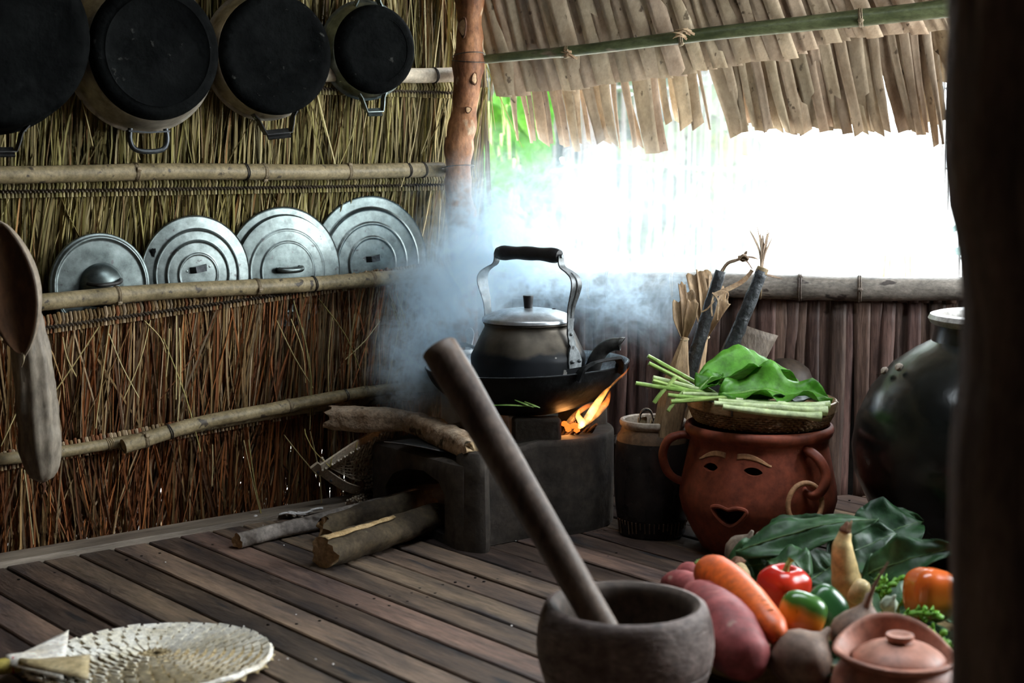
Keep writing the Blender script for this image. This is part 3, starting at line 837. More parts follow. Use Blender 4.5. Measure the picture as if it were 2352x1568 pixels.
def hung_pot(label, cu, cv, off, Rr, Rb, depth, corner, tilt, handle, m_side, hang=0.0, ring=False, bulge=.0):
    """pot hung by a handle with its sooty bottom to the room. local z = from mouth to bottom"""
    c = PW(cu, cv, off)
    view = (V((0, 0, H)) - c).normalized()
    ax = (WN*(1-tilt) + view*tilt).normalized()
    M_ = frame(ax, V((0, 0, 1)).cross(ax), tuple(c))       # local y is up
    root = thing('cooking_pot', label, 'pot', M=M_)
    th = .0025
    out = [(Rr+.004, 0), (Rr+.006, .003), (Rr+.003, .006)]
    nn = 8
    for k in range(nn+1):
        t = k/nn; out.append((Rr + (Rb+.004-Rr)*t + bulge*math.sin(PI*t), .008 + (depth-corner-.008)*t))
    a_end = out[-1]
    prof_in = [(r-th, z) for r, z in out[3:]][::-1]
    wall = out + [(Rb+.002, depth-corner+.001)] + prof_in
    obj('side', MB().lathe(wall, 56, closed=True), m_side, root, angle=60)
    b = []
    for k in range(9):
        a = PI/2*k/8; b.append((Rb - corner + corner*math.cos(a) + .004*(1-k/8), depth - corner + corner*math.sin(a)))
    if ring: b += [(Rb-corner-.002, depth+.0018), (Rb-corner-.006, depth-.001), (Rb*.5, depth-.0025), (Rb*.12, depth+.001), (0, depth+.0015)]
    else: b += [(Rb*.8, depth), (Rb*.74, depth-.0015), (Rb*.4, depth-.001), (0, depth-.0005)]
    b = [(Rb+.004, depth-corner-.016)] + b
    bo = obj('bottom', MB().lathe(b, 56), m_soot, root, angle=60, label='soot-blackened bottom')
    # handles up (holds it to the wall) and down
    for sgn in (-1, 1):
        rot = Matrix.Rotation(hang, 4, 'Z')
        if handle == 'loop':
            w_ = .036; p = [(-w_, sgn*(Rr-.004), .028), (-w_-.002, sgn*(Rr+.018), .029), (-w_*.8, sgn*(Rr+.036), .030), (0, sgn*(Rr+.041), .030), (w_*.8, sgn*(Rr+.036), .030), (w_+.002, sgn*(Rr+.018), .029), (w_, sgn*(Rr-.004), .028)]
            mb = MB().tube([rot @ q for q in bez(p, 5)], .0052, 10)
            mb.strap([rot @ V((-w_-.006, sgn*(Rr+.001), .028)), rot @ V((0, sgn*(Rr+.004), .028)), rot @ V((w_+.006, sgn*(Rr+.001), .028))], (0, 0, 1), .016, .003)
            obj('handle', mb, m_dark_alu, root)
        else:
            w_ = handle[0]; hh = handle[1]; hw = handle[2]
            p = [(-w_*1.35, sgn*(Rr-.012), .026), (-w_*1.05, sgn*(Rr+.002), .028), (-w_*.92, sgn*(Rr+hh*.55), .032), (-w_*.75, sgn*(Rr+hh), .034), (w_*.75, sgn*(Rr+hh), .034), (w_*.92, sgn*(Rr+hh*.55), .032), (w_*1.05, sgn*(Rr+.002), .028), (w_*1.35, sgn*(Rr-.012), .026)]
            mb = MB().strap([rot @ V(q) for q in p], (0, 0, 1), hw, .0022)
            h = obj('handle', mb, handle[3], root, angle=20)
            rv = MB()
            for sx in (-1, 1): rv.lathe([(.004, -.002), (.0035, .002), (0, .003)], 8, rot @ frame((0, sgn, .2), None, (sx*w_*1.2, sgn*(Rr-.004), .027)))
            obj('rivet', rv, m_alu, h, kind='stuff')
            # rolled grip
            obj('grip', MB().strap([rot @ V((-w_*.7, sgn*(Rr+hh+.001), .034)), rot @ V((w_*.7, sgn*(Rr+hh+.001), .034))], (0, .75*sgn, .66), hw*.95, .0045), handle[3], h, angle=20)
    return root
hung_pot('biggest hanging pot, black all over, cut by the edge of the frame', -30, 85, .030, .172, .160, .10, .022, .2, (.045, .035, .022, m_soot_m), m_soot, ring=False)
hung_pot('black hanging pot with raised ring on its bottom and oval loop handle', 324, 122, .022, .150, .127, .09, .020, .2, 'loop', m_alu_dull, ring=True)
hung_pot('hanging pot with dented dusty black bottom and broad black strap handle', 606, 128, .020, .128, .118, .080, .016, .30, (.036, .032, .024, m_soot_m), m_alu_dull, hang=.10)
hung_pot('smallest hanging pot with silver sides and shiny strap handle below', 838, 116, .018, .102, .0905, .072, .022, .30, (.024, .030, .020, m_alu), m_alu, hang=.05)

# ---- lids tucked behind the stitched rail, leaning on the straw
def lid(name_label, u, v, R, off, tilt, prof, seg=72, yaw=0.0):
    c = PW(u, v, off)
    n_ = (WN + UP*.02 + WD*.055).normalized()
    M_ = frame(n_, V((0, 0, 1)).cross(n_), tuple(c))      # local y up, local z to the room
    root = thing('pot_lid', name_label, 'lid', M=M_)
    p = [(R*r, z) for r, z in prof]
    full = p + [(r*.999 if r > 0 else 0, z-.0015) for r, z in p[::-1]]
    obj('disc', MB().lathe(p, seg), m_alu, root, angle=70, solid=.0014)
    return root
def rings(rs, base=.0, dome=.006, h=.0028, wd=.022):
    """profile from centre to rim with raised beads at radii rs"""
    out = []
    N_ = 80
    for k in range(N_+1):
        r = k/N_; z = dome*(1-r*r) + base
        for q in rs:
            d = (r-q)/wd
            z += h*math.exp(-d*d*2.2)
            if r < q: z += .0012
        out.append((r, z))
    out += [(1.012, base+.001), (1.022, base-.003), (1.012, base-.005)]
    return out[1:] if False else [(max(r, 0), z) for r, z in out]
def strap_handle(root, w_, h_, m, y0=0.0, wdt=.013, rot=0.0, z0=.008, plate=True):
    r = Matrix.Translation((0, y0, 0)) @ Matrix.Rotation(rot, 4, 'Z')
    p = [(-w_*1.55, 0, z0), (-w_*.95, 0, z0), (-w_*.75, 0, z0+h_*.6), (-w_*.55, 0, z0+h_), (w_*.55, 0, z0+h_), (w_*.75, 0, z0+h_*.6), (w_*.95, 0, z0), (w_*1.55, 0, z0)]
    h = obj('handle', MB().strap([r @ V(q) for q in p], (0, 1, 0), wdt, .0022), m, root, angle=20)
    mb = MB()
    for sx in (-1, 1): mb.lathe([(.0032, 0), (.003, .002), (0, .003)], 8, r @ Matrix.Translation((sx*w_*1.28, 0, z0+.001)))
    obj('rivet', mb, m_alu, h, kind='stuff')
# small domed lid
pr = []
for k in range(61):
    r = k/60
    z = .003*(1-r*r)
    if r < .43: z += .030*math.sqrt(max(0, 1-(r/.43)**2)) * (1 if r < .40 else 1)
    z += .004*math.exp(-((r-.93)/.03)**2)
    pr.append((r, z))
pr += [(1.015, -.001), (1.02, -.004), (1.01, -.006)]
l1 = lid('smallest lid, with a round bowl-shaped centre, at the far end of the lid row', 231, 655, .101, -.014, .16, pr)
hd = MB().tube(bez([(-.034, .006, .022), (-.026, .004, .038), (-.014, .003, .046), (.014, .005, .046), (.026, .008, .038), (.034, .010, .022)], 4), .0042, 8)
obj('handle', hd, m_soot_m, l1)
l2 = lid('second smallest lid, with three raised rings and a black nick near its rim', 451, 630, .119, -.020, .14, rings([.36, .58, .78], dome=.007))
strap_handle(l2, .020, .016, m_dark_alu, y0=.012, rot=.16)
nk = MB().lathe([(1, 0), (.6, .0006), (0, .0008)], 9, Matrix.Translation((-.094, .050, .0048)) @ Matrix.Diagonal((.005, .009, 1, 1)), rmod=lambda a, z: 1+.3*math.sin(3*a))
obj('nick', nk, m_soot, l2)
pr3 = rings([.47, .66], dome=.006, h=.0016, wd=.014)
pr3 = [(r, z + (.010 if r < .875 else (.010*(1-(r-.875)/.02) if r < .895 else 0))) for r, z in pr3]
l3 = lid('greenish lid with a broad flat flange and fine rings, third from the domed lid', 653, 622, .135, -.023, .12, pr3)
obj('mount_plate', MB().box(Matrix.Translation((0, .002, .0165)), .060, .034, .003), m_alu, l3, angle=20)
hb = MB().tube(bez([(-.026, .006, .016), (-.027, .004, .028), (-.018, .003, .036), (.0, .003, .038), (.018, .004, .036), (.027, .006, .028), (.026, .009, .016)], 4), [.004]*4 + [.0065]*17 + [.004]*4, 10)
obj('handle', hb, m_alu, l3)
l4 = lid('largest lid, with three raised rings, nearest the corner post', 851, 605, .149, -.024, .10, rings([.40, .61, .83], dome=.007))
strap_handle(l4, .019, .015, m_dark_alu, y0=.012, rot=.12)

# ================================================================== DRIED GOURDS HANGING AT THE LEFT
m_spathe = mat('dry_gourd_shell', (0.05, 0.022, 0.010), (0.16, 0.075, 0.030), scale=7, stretch=(1, 1, .4), rough=0.55, bump=0.3, bscale=18, detail=6)
m_rind = mat('gourd_rind', (0.20, 0.155, 0.11), (0.36, 0.29, 0.22), scale=8, rough=0.6, bump=0.3, bscale=20, detail=6)
m_luffa = mat('dry_luffa', (0.07, 0.052, 0.036), (0.34, 0.285, 0.22), scale=11, stretch=(1, 1, .35), rough=0.55, bump=0.5, bscale=16, detail=6)
m_cord = mat('cord', (0.22, 0.17, 0.10), (0.32, 0.25, 0.16), scale=50, rough=0.8)
# upper: shell cut open, seen with its hollow side turned away to the left
OFFG = .16
top = PW(-6, 508, OFFG); bot = PW(52, 822, OFFG)
ax = (bot-top); Lg = ax.length
sp = thing('dried_gourd', 'brown gourd shell cut open lengthwise, hanging above the ribbed gourd', 'gourd', loc=tuple(top))
axn = ax.normalized(); side = V((1, 0, 0)); side = (side-axn*side.dot(axn)).normalized(); dep = axn.cross(side)
def wprof(t): return max(0.0, math.sin(PI*min(1, t*1.02))**.62)*(1 - .15*t)
def shell(a, b):
    t = a; ph = -.30 + b*1.9
    r = wprof(t)
    c = top + ax*t + side*(.010*math.sin(PI*t))
    return c + side*(math.cos(ph)*.034*r + .010*r) + dep*(-.045*r*math.sin(ph))*1.0
m1 = MB().grid(shell, 26, 17)
obj('rind', m1, m_rind, sp, world=True, angle=180, solid=.006)
def inner(a, b):
    t = .03 + .94*a; r = wprof(t)
    c = top + ax*t + side*(.010*math.sin(PI*t))
    x = (b-.5)*2
    return c + side*(.0195*r*(1-x*x)*.4 - .0) + V((0, -1, 0))*(.024*r) + side*(x*.044*r - .004) - side*.012
def face(a, b):
    t = .02 + .96*a; r = wprof(t); c = top + ax*t + side*(.010*math.sin(PI*t)); x = b
    return c + side*(-.055*r + x*.0985*r) + V((0, -1, 0))*(.0135*r + .014*r*(1-x) - .030*r*math.sin(PI*x)*.5)
obj('shell', MB().grid(face, 26, 12), m_spathe, sp, world=True, angle=180, solid=.004)
ta = bot
obj('dry_tip', MB().tube(bez([ta + V((0, 0, .012)), ta + V((.002, -.002, -.004)), ta + V((-.003, 0, -.016))], 4), [.004, .004, .0035, .003, .002, .0015, .0012, .001, .0008], 6), m_cord, sp, world=True)
obj('cord', MB().tube(bez([top + ax*.04, top + V((-.02, 0, .06)), PW(-40, 399, .035)], 6), .0016, 6), m_cord, sp, world=True)
# lower: ribbed dry luffa
t2 = PW(52, 690, OFFG-.05); b2 = PW(98, 1108, OFFG-.05)
lf = thing('dried_gourd', 'long ribbed dry gourd hanging low at the side of the straw wall', 'gourd', loc=tuple(t2))
ax2 = b2-t2; a2n = ax2.normalized()
NP = 34; pts = []; rr = []
for i in range(NP):
    t = i/(NP-1)
    pts.append(t2 + ax2*t + V((.006*math.sin(PI*t), 0, 0)))
    r = .037*(math.sin(PI*min(1, (.16+.84*t)*.985))**.38 if t < .5 else (1 - ((t-.5)/.5)**4.5)**.5)*(0.92+.16*t)
    rr.append(max(r, .003))
mb = MB().tube(pts, rr, 40)
for i in range(NP*40):
    p = V(mb.v[i]); c = pts[i//40]; a = (i % 40)/40*2*PI
    mb.v[i] = tuple(c + (p-c)*(1 + .05*math.cos(9*a + .8*math.sin(i//40*.2)) + .09*noise.noise(p*28) + .05*noise.noise(p*60)))
obj('body', mb, m_luffa, lf, world=True, angle=180)
obj('dry_stem', MB().tube(bez([b2, b2 + a2n*.008 + V((.002, 0, 0)), b2 + a2n*.022 + V((-.002, 0, 0))], 4), [.007, .006, .005, .004, .004, .003, .003, .003, .002], 8), m_barkd, lf, world=True)
obj('cord', MB().tube(bez([t2, t2 + V((-.03, 0, .10)), PW(-60, 399, .034)], 6), .0016, 6), m_cord, lf, world=True)
# ================================================================== CLAY STOVE, WOK, KETTLE, FIRE
m_clay = mat('sooty_clay', (0.025, 0.020, 0.016), (0.078, 0.063, 0.050), scale=5, rough=0.8, bump=0.3, bscale=35, detail=6, speck=(0.03, 0.025, 0.022), speck_scale=5, speck_lo=.56)
m_clay_in = mat('scorched_clay', (0.16, 0.075, 0.035), (0.30, 0.15, 0.07), scale=14, rough=0.85, bump=.4)
SC_ = V((.045, 3.20, 0))           # centre of the fire pot
A_ = V((-.300, 3.27, 0)); B_ = V((-.095, 2.915, 0))
def arc(c, r, a0, a1, n):
    return [c + V((r*math.cos(a0+(a1-a0)*k/n), r*math.sin(a0+(a1-a0)*k/n), 0)) for k in range(n+1)]
# footprint, counter-clockwise: front corner B -> right round of the pot -> back corner A
fp = [B_ + V((.012, .012, 0))] + arc(SC_, .172, math.radians(-88), math.radians(128), 30) + [A_ + V((.01, .012, 0))]
fp = [B_ + V((-.014, .01, 0)), B_] + fp + [A_ + V((-.004, 0, 0))]
def prism(pts, z0, z1fn, bev=.012):
    n = len(pts); c = sum(pts, V())/n
    vs_ = []
    def ring(z, sh): return [V((c.x + (p.x-c.x)*sh, c.y + (p.y-c.y)*sh, z(p))) for p in pts]
    lv = [ring(lambda p: z0, 1.0), ring(lambda p: z1fn(p)-bev, 1.0), ring(lambda p: z1fn(p)-bev*.3, 1-bev*.6), ring(lambda p: z1fn(p), 1-bev*2.2)]
    for r in lv: vs_ += r
    f = []
    for j in range(3):
        for k in range(n):
            k2 = (k+1) % n; f.append((j*n+k, j*n+k2, (j+1)*n+k2, (j+1)*n+k))
    f += [tuple(range(n))[::-1], tuple(3*n+k for k in range(n))]
    return MB().add(vs_, f)
def ztop(p):
    d = (p - SC_).length
    if d < .18: return .197
    t = (p-A_).length/(A_-B_).length
    return .150 + .022*max(0, min(1, t))
body = prism(fp, 0, ztop)
# fire pot hole from above
cut1 = MB().lathe([(0, .06), (.085, .06), (.118, .12), (.126, .30), (0, .30)], 36, Matrix.Translation(SC_))
# fuel opening: an arched tunnel from the open face into the pot
mid = (A_+B_)/2; dr = (SC_-mid); dr.z = 0; drn = dr.normalized(); lat = V((-drn.y, drn.x, 0))
prof = [(-.150, .018), (.150, .018), (.150, .062), (.11, .098), (.04, .122), (-.05, .132), (-.12, .122), (-.150, .10)]
vs_ = []
for dd, sc in ((-.10, 1.0), (.12, .85), (.30, .5)):
    vs_ += [mid + drn*dd + lat*(x*sc) + UP*z for x, z in prof]
nn = len(prof); f = []
for j in range(2):
    for k in range(nn):
        k2 = (k+1) % nn; f.append((j*nn+k, j*nn+k2, (j+1)*nn+k2, (j+1)*nn+k))
f += [tuple(range(nn))[::-1], tuple(2*nn+k for k in range(nn))]
cut2 = MB().add(vs_, f)
bm_ = bmesh.new()
for cc in (cut1, cut2, body):
    pass
def fixn(mb):
    me = bpy.data.meshes.new('t'); me.from_pydata(mb.v, [], mb.f); b = bmesh.new(); b.from_mesh(me); bmesh.ops.recalc_face_normals(b, faces=b.faces)
    b.verts.index_update(); out = MB(); out.v = [tuple(v.co) for v in b.verts]; out.f = [tuple(v.index for v in f.verts) for f in b.faces]; b.free(); bpy.data.meshes.remove(me); return out
stove = thing('clay_stove', 'low sooty clay hearth stove with an open fuel mouth, under the wok', 'stove', loc=tuple(SC_))
obj('stove_body', boolean_mesh(fixn(body), [fixn(cut1), fixn(cut2)], 'stove_body'), m_clay, stove, world=True)
# raised front corner post of the trough wall
cp_ = B_ + V((.018, .028, 0))
mb = MB().lathe([(0, 0), (.048, 0), (.050, .02), (.046, .15), (.047, .180), (.038, .194), (.015, .199), (0, .199)], 20, frame((0, 0, 1), (B_-A_).normalized(), tuple(cp_)) @ Matrix.Diagonal((1.0, .62, 1, 1)), rmod=lambda a, z: 1 + .05*math.cos(4*a))
obj('corner_foot', mb, m_clay, stove, world=True)
for (ang, hgt) in ((-88, .247), (28, .244), (150, .244)):       # three lugs that carry the wok
    a = math.radians(ang); p = SC_ + V((math.cos(a), math.sin(a), 0))*.128
    Mx = frame((0, 0, 1), V((-math.sin(a), math.cos(a), 0)), tuple(p))
    w2 = .050
    vs_ = [Mx @ V(q) for q in ((-w2, -.030, .15), (w2, -.030, .15), (w2, .046, .15), (-w2, .046, .15), (-w2, -.028, hgt-.006), (w2, -.028, hgt-.006), (w2*.98, .040, hgt-.012), (-w2*.98, .040, hgt-.012))]
    b = MB().add(vs_, [(0, 3, 2, 1), (4, 5, 6, 7), (0, 1, 5, 4), (1, 2, 6, 5), (2, 3, 7, 6), (3, 0, 4, 7)])
    # keep only the radial order: y axis of Mx points inwards/outwards, so both ends are built alike
    bevel(obj('lug', fixn(b), m_clay, stove, world=True, angle=30), .007, 3)
m_ash = mat('ash_ember', (0.02, 0.016, 0.014), (0.10, 0.085, 0.075), scale=20, rough=.95)
obj('ash_bed', MB().lathe([(.10, .05), (.09, .072), (.04, .085), (0, .088)], 24, Matrix.Translation(SC_)), m_ash, stove, world=True)

# -- wok
m_wok = mat('black_iron', (0.006, 0.0065, 0.007), (0.015, 0.016, 0.017), scale=9, rough=0.5, rough2=.75, bump=.15, bscale=60, spec=.12)
m_wok_in = mat('worn_iron_inside', (0.16, 0.17, 0.18), (0.30, 0.32, 0.33), scale=25, rough=0.42, metal=.6, speck=(.08, .08, .08), speck_scale=60, speck_lo=.6)
WC = V((.036, 3.19, .226))
wok = thing('wok', 'black iron wok on the clay stove with the kettle standing in it', 'wok', M=Matrix.Translation(WC) @ Matrix.Rotation(math.radians(-2.2), 4, 'Y'))
pr_o = [(0, 0)] + [(.214*math.sin(t*PI/2*.92)/math.sin(PI/2*.92), .106*(1-math.cos(t*PI/2*.92))/(1-math.cos(PI/2*.92))) for t in [k/14 for k in range(1, 15)]]
pr_i = [(r*.985, z+.003) for r, z in pr_o[1:]] + []
obj('bowl', MB().lathe(pr_o + [(.216, .1075), (.213, .109)], 72), m_wok, wok, angle=180)
obj('inside', MB().lathe([(0, .004)] + pr_i + [(.213, .109)], 72), m_wok_in, wok, angle=180, label='grey worn inside')
for a0 in (-46, 134):
    a = math.radians(a0); er = V((math.cos(a), math.sin(a), 0)); et = V((-math.sin(a), math.cos(a), 0))
    p = [er*.204 - et*.062 + UP*.096, er*.214 - et*.056 + UP*.116, er*.222 - et*.040 + UP*.126, er*.226 - et*.026 + UP*.130, er*.226 + et*.030 + UP*.130, er*.222 + et*.044 + UP*.125, er*.214 + et*.056 + UP*.114, er*.206 + et*.060 + UP*.096]
    obj('loop_handle', MB().strap(bez(p, 4), er + UP*.3, [.016 if 5 < i < 24 else .019 for i in range(29)], .0055), m_wok, wok, angle=40)

# -- kettle: local x points along the spout
m_kettle = None
def kettle_material():
    m, nt, N, L, P = new_mat('smoked_kettle')
    co = N.new('ShaderNodeTexCoord'); sp_ = N.new('ShaderNodeSeparateXYZ'); L.new(co.outputs['Object'], sp_.inputs[0])
    nz = N.new('ShaderNodeTexNoise'); nz.inputs['Scale'].default_value = 16; nz.inputs['Detail'].default_value = 6; L.new(co.outputs['Object'], nz.inputs['Vector'])
    ad = N.new('ShaderNodeMath'); ad.operation = 'MULTIPLY_ADD'; ad.inputs[1].default_value = .030; L.new(nz.outputs['Fac'], ad.inputs[0]); L.new(sp_.outputs['Z'], ad.inputs[2])
    rp = N.new('ShaderNodeValToRGB'); e = rp.color_ramp.elements
    mr = N.new('ShaderNodeMapRange'); mr.inputs['From Min'].default_value = .022; mr.inputs['From Max'].default_value = .222; L.new(ad.outputs[0], mr.inputs['Value'])
    e[0].position = 0; e[0].color = (.010, .011, .013, 1); e[1].position = .51; e[1].color = (.012, .013, .015, 1)
    for pos, c in ((.545, (.060, .050, .038, 1)), (.68, (.115, .098, .078, 1)), (.86, (.07, .058, .046, 1)), (.92, (.03, .028, .026, 1))):
        x = e.new(pos); x.color = c
    L.new(mr.outputs[0], rp.inputs[0])
    n2 = N.new('ShaderNodeTexNoise'); n2.inputs['Scale'].default_value = 38; n2.inputs['Detail'].default_value = 3; L.new(co.outputs['Object'], n2.inputs['Vector'])
    r2 = N.new('ShaderNodeValToRGB'); r2.color_ramp.elements[0].position = .70; r2.color_ramp.elements[1].position = .73; L.new(n2.outputs['Fac'], r2.inputs[0])
    mx = N.new('ShaderNodeMix'); mx.data_type = 'RGBA'; L.new(r2.outputs[0], mx.inputs['Factor']); L.new(rp.outputs[0], mx.inputs['A']); mx.inputs['B'].default_value = (.22, .21, .19, 1)
    n3 = N.new('ShaderNodeTexNoise'); n3.inputs['Scale'].default_value = 11; n3.inputs['Detail'].default_value = 5; L.new(co.outputs['Object'], n3.inputs['Vector'])
    m4 = N.new('ShaderNodeMapRange'); m4.inputs['From Min'].default_value = .35; m4.inputs['From Max'].default_value = .65; m4.inputs['To Min'].default_value = .35; m4.inputs['To Max'].default_value = 1.5; L.new(n3.outputs['Fac'], m4.inputs['Value'])
    v4 = N.new('ShaderNodeVectorMath'); v4.operation = 'SCALE'; L.new(mx.outputs['Result'], v4.inputs[0]); L.new(m4.outputs[0], v4.inputs['Scale']); L.new(v4.outputs[0], P.inputs['Base Color'])
    m3 = N.new('ShaderNodeMapRange'); m3.inputs['From Min'].default_value = .112; m3.inputs['From Max'].default_value = .14; m3.inputs['To Min'].default_value = .1; m3.inputs['To Max'].default_value = .65; L.new(ad.outputs[0], m3.inputs['Value']); L.new(m3.outputs[0], P.inputs['Metallic'])
    P.inputs['Roughness'].default_value = .42; P.inputs['Specular IOR Level'].default_value = .15
    return m
m_kettle = kettle_material()
m_black = mat('black_bakelite', (0.012, 0.011, 0.012), (0.022, 0.02, 0.022), scale=10, rough=0.42, bump=.1)
m_lidk = mat('kettle_lid_metal', (0.40, 0.42, 0.44), (0.55, 0.57, 0.60), scale=4, rough=0.30, rough2=.42, metal=.85, bump=.05)
m_strap = mat('kettle_bail_metal', (0.085, 0.09, 0.09), (0.20, 0.215, 0.22), scale=14, rough=0.4, rough2=.55, metal=.8, bump=.1, speck=(.05, .05, .05), speck_scale=50, speck_lo=.63)
KZ = .252
kt = thing('kettle', 'big smoked aluminium kettle with black grip, standing in the wok', 'kettle', M=Matrix.Translation((.034, 3.18, KZ)) @ Matrix.Rotation(math.radians(-14), 4, 'Z'))
prof = [(0, 0), (.096, 0), (.108, .004), (.115, .014), (.1185, .05), (.1210, .096), (.1200, .103), (.1165, .110), (.1070, .130), (.0975, .150), (.0930, .158), (.0915, .163), (.0925, .167), (.0950, .1695), (.0935, .172), (.088, .172), (.0865, .165)]
obj('body', MB().lathe(prof, 72), m_kettle, kt, angle=50)
kl = obj('lid', MB().lathe([(.0945, .1715), (.0965, .173), (.0965, .1785), (.0945, .181), (.090, .184), (.078, .190), (.060, .1955), (.036, .199), (.012, .2000), (0, .2002)], 72), m_lidk, kt, angle=50)
obj('knob', MB().lathe([(.0085, .198), (.0090, .203), (.0100, .214), (.0112, .2245), (.0108, .2262), (0, .2265)], 24), m_black, kl, angle=40)
obj('steam_hole', MB().lathe([(.0055, .0), (.0035, .0012), (.0030, .0002), (0, 0)], 14, Matrix.Translation((.050, .022, .1965))), m_wok, kl)
# spout
sp_pts = bez([(.104, 0, .040), (.122, 0, .052), (.136, 0, .074), (.146, 0, .098), (.160, 0, .118), (.178, 0, .128), (.197, 0, .130)], 6)
n = len(sp_pts)
mb = MB().tube(sp_pts, [.0185 - .0065*(i/(n-1))**.7 + (.0012 if i > n-3 else 0) for i in range(n)], 24, caps=False)
# slanted lip: pull the lower side of the mouth back
for i in range(24):
    idx = (n-1)*24+i; p = V(mb.v[idx]); mb.v[idx] = (p.x + (p.z-.130)*.75, p.y, p.z - (p.x-.197)*.2)
obj('spout', mb, m_soot_m, kt, angle=60, solid=.002)
obj('spout_collar', MB().lathe([(.029, -.004), (.031, 0), (.028, .008), (.023, .011)], 24, frame((.8, 0, .6), (0, 1, 0), (.108, 0, .044))), m_soot_m, kt)
# bail: two strap arms, lugs, grip
BR_ = Matrix.Rotation(math.radians(-24), 4, 'Z')      # the bail stands a little askew of the spout
for sg in (1, -1):
    p = [(.1110*sg, 0, .128), (.1085*sg, 0, .165), (.1110*sg, 0, .205), (.1190*sg, 0, .232), (.1240*sg, 0, .254), (.1190*sg, 0, .270), (.104*sg, 0, .281), (.090*sg, 0, .288), (.0845*sg, 0, .297), (.0840*sg, 0, .312)]
    pth = [BR_ @ q for q in bez(p, 4)]
    arm = obj('bail_arm', MB().strap(pth, BR_ @ V((0, 1, 0)), [.018 + .017*math.exp(-((i-16)/8)**2) for i in range(len(pth))], .0028), m_strap, kt, angle=40)
    obj('pressed_rib', MB().tube([q + BR_ @ V((.0016*sg, 0, 0)) for q in pth[6:24]], [.0012] + [.0026]*16 + [.0012], 8), m_strap, arm)
    lug = MB()
    out = [(-.021, .084), (.021, .084), (.023, .098), (.017, .116), (.009, .128), (.0115, .134), (.009, .141), (.010, .152), (.006, .162), (0, .165), (-.006, .162), (-.010, .152), (-.009, .141), (-.0115, .134), (-.009, .128), (-.017, .116), (-.023, .098)]
    vs_ = []
    for th in (0, .003):
        for y, z in out:
            rr = .1215 if z < .104 else (.1215 - (z-.104)*.30)
            x = math.sqrt(max(0, rr*rr - y*y*1.0))
            vs_.append(BR_ @ V((sg*(x + th), y, z)))
    n_ = len(out)
    lug.add(vs_, [tuple(range(n_)), tuple(range(n_, 2*n_))[::-1]] + [(k, (k+1) % n_, n_+(k+1) % n_, n_+k) for k in range(n_)])
    lo = obj('lug_plate', fixn(lug), m_strap, kt, angle=30)
    rv = MB()
    for (y, z, x) in ((-.012, .097, .1235), (.012, .097, .1235), (0, .152, .1095)): rv.lathe([(.004, -.002), (.0038, .002), (.002, .004), (0, .0045)], 10, BR_ @ frame((sg, 0, .1), None, (sg*x, y, z)))
    obj('rivet', rv, m_strap, lo, kind='stuff')
gp = [BR_ @ V((-.081 + .162*k/16, 0, .312 + .0025*math.sin(PI*k/16))) for k in range(17)]
obj('grip', MB().tube(gp, [.0125, .0155, .0160, .0150, .0140, .0135, .0140, .0148, .0150, .0148, .0140, .0135, .0140, .0150, .0160, .0155, .0125], 18), m_black, kt, angle=60)
obj('grip_rod', MB().tube([BR_ @ V((-.089, 0, .312)), BR_ @ V((.089, 0, .312))], .0042, 8), m_strap, kt)

# -- fire: burning sticks, embers and flames between stove rim and wok
fire = thing('fire', 'small orange fire burning between stove rim and wok', 'fire', loc=(.10, 3.12, .10))
m_char = mat('charred_stick', (0.02, 0.014, 0.01), (0.10, 0.05, 0.025), scale=30, rough=.9, bump=.4)
g = random.Random(4)
for k in range(13):
    a = g.uniform(-1.3, .9); r = g.uniform(.02, .10)
    p0 = SC_ + V((r*math.cos(a), r*math.sin(a), g.uniform(.10, .15))); p1 = SC_ + V((.085+g.uniform(0, .05), g.uniform(-.12, .0), g.uniform(.205, .232)))
    obj('burning_stick', MB().tube([p0, (p0+p1)/2 + V((0, 0, .004)), p1], [.005, .0045, g.uniform(.0018, .0035)], 7, jit=.15), m_char, fire, world=True)
def flame_mat(name, c_lo, c_hi, s):
    m = bpy.data.materials.new(name); m.use_nodes = True; nt = m.node_tree; N, L = nt.nodes, nt.links
    N.remove(N['Principled BSDF'])
    em = N.new('ShaderNodeEmission'); co = N.new('ShaderNodeTexCoord'); sp_ = N.new('ShaderNodeSeparateXYZ'); rp = N.new('ShaderNodeValToRGB')
    L.new(co.outputs['Generated'], sp_.inputs[0]); L.new(sp_.outputs['Z'], rp.inputs[0])
    rp.color_ramp.elements[0].color = (*c_lo, 1); rp.color_ramp.elements[1].color = (*c_hi, 1)
    rp.color_ramp.elements[0].position = .1; rp.color_ramp.elements[1].position = .9
    nz = N.new('ShaderNodeTexNoise'); nz.inputs['Scale'].default_value = 45; nz.inputs['Detail'].default_value = 2; L.new(co.outputs['Object'], nz.inputs['Vector'])
    mr = N.new('ShaderNodeMapRange'); mr.inputs['From Min'].default_value = .35; mr.inputs['From Max'].default_value = .65; mr.inputs['To Min'].default_value = s*.35; mr.inputs['To Max'].default_value = s*1.6; L.new(nz.outputs['Fac'], mr.inputs['Value'])
    L.new(rp.outputs[0], em.inputs['Color']); L.new(mr.outputs[0], em.inputs['Strength'])
    L.new(em.outputs[0], N['Material Output'].inputs['Volume'])
    m.cycles.homogeneous_volume = False
    return m
m_fl1 = flame_mat('flame_bright', (1.0, .62, .22), (1.0, .36, .06), 300)
m_fl2 = flame_mat('flame_orange', (1.0, .42, .10), (1.0, .20, .02), 120)
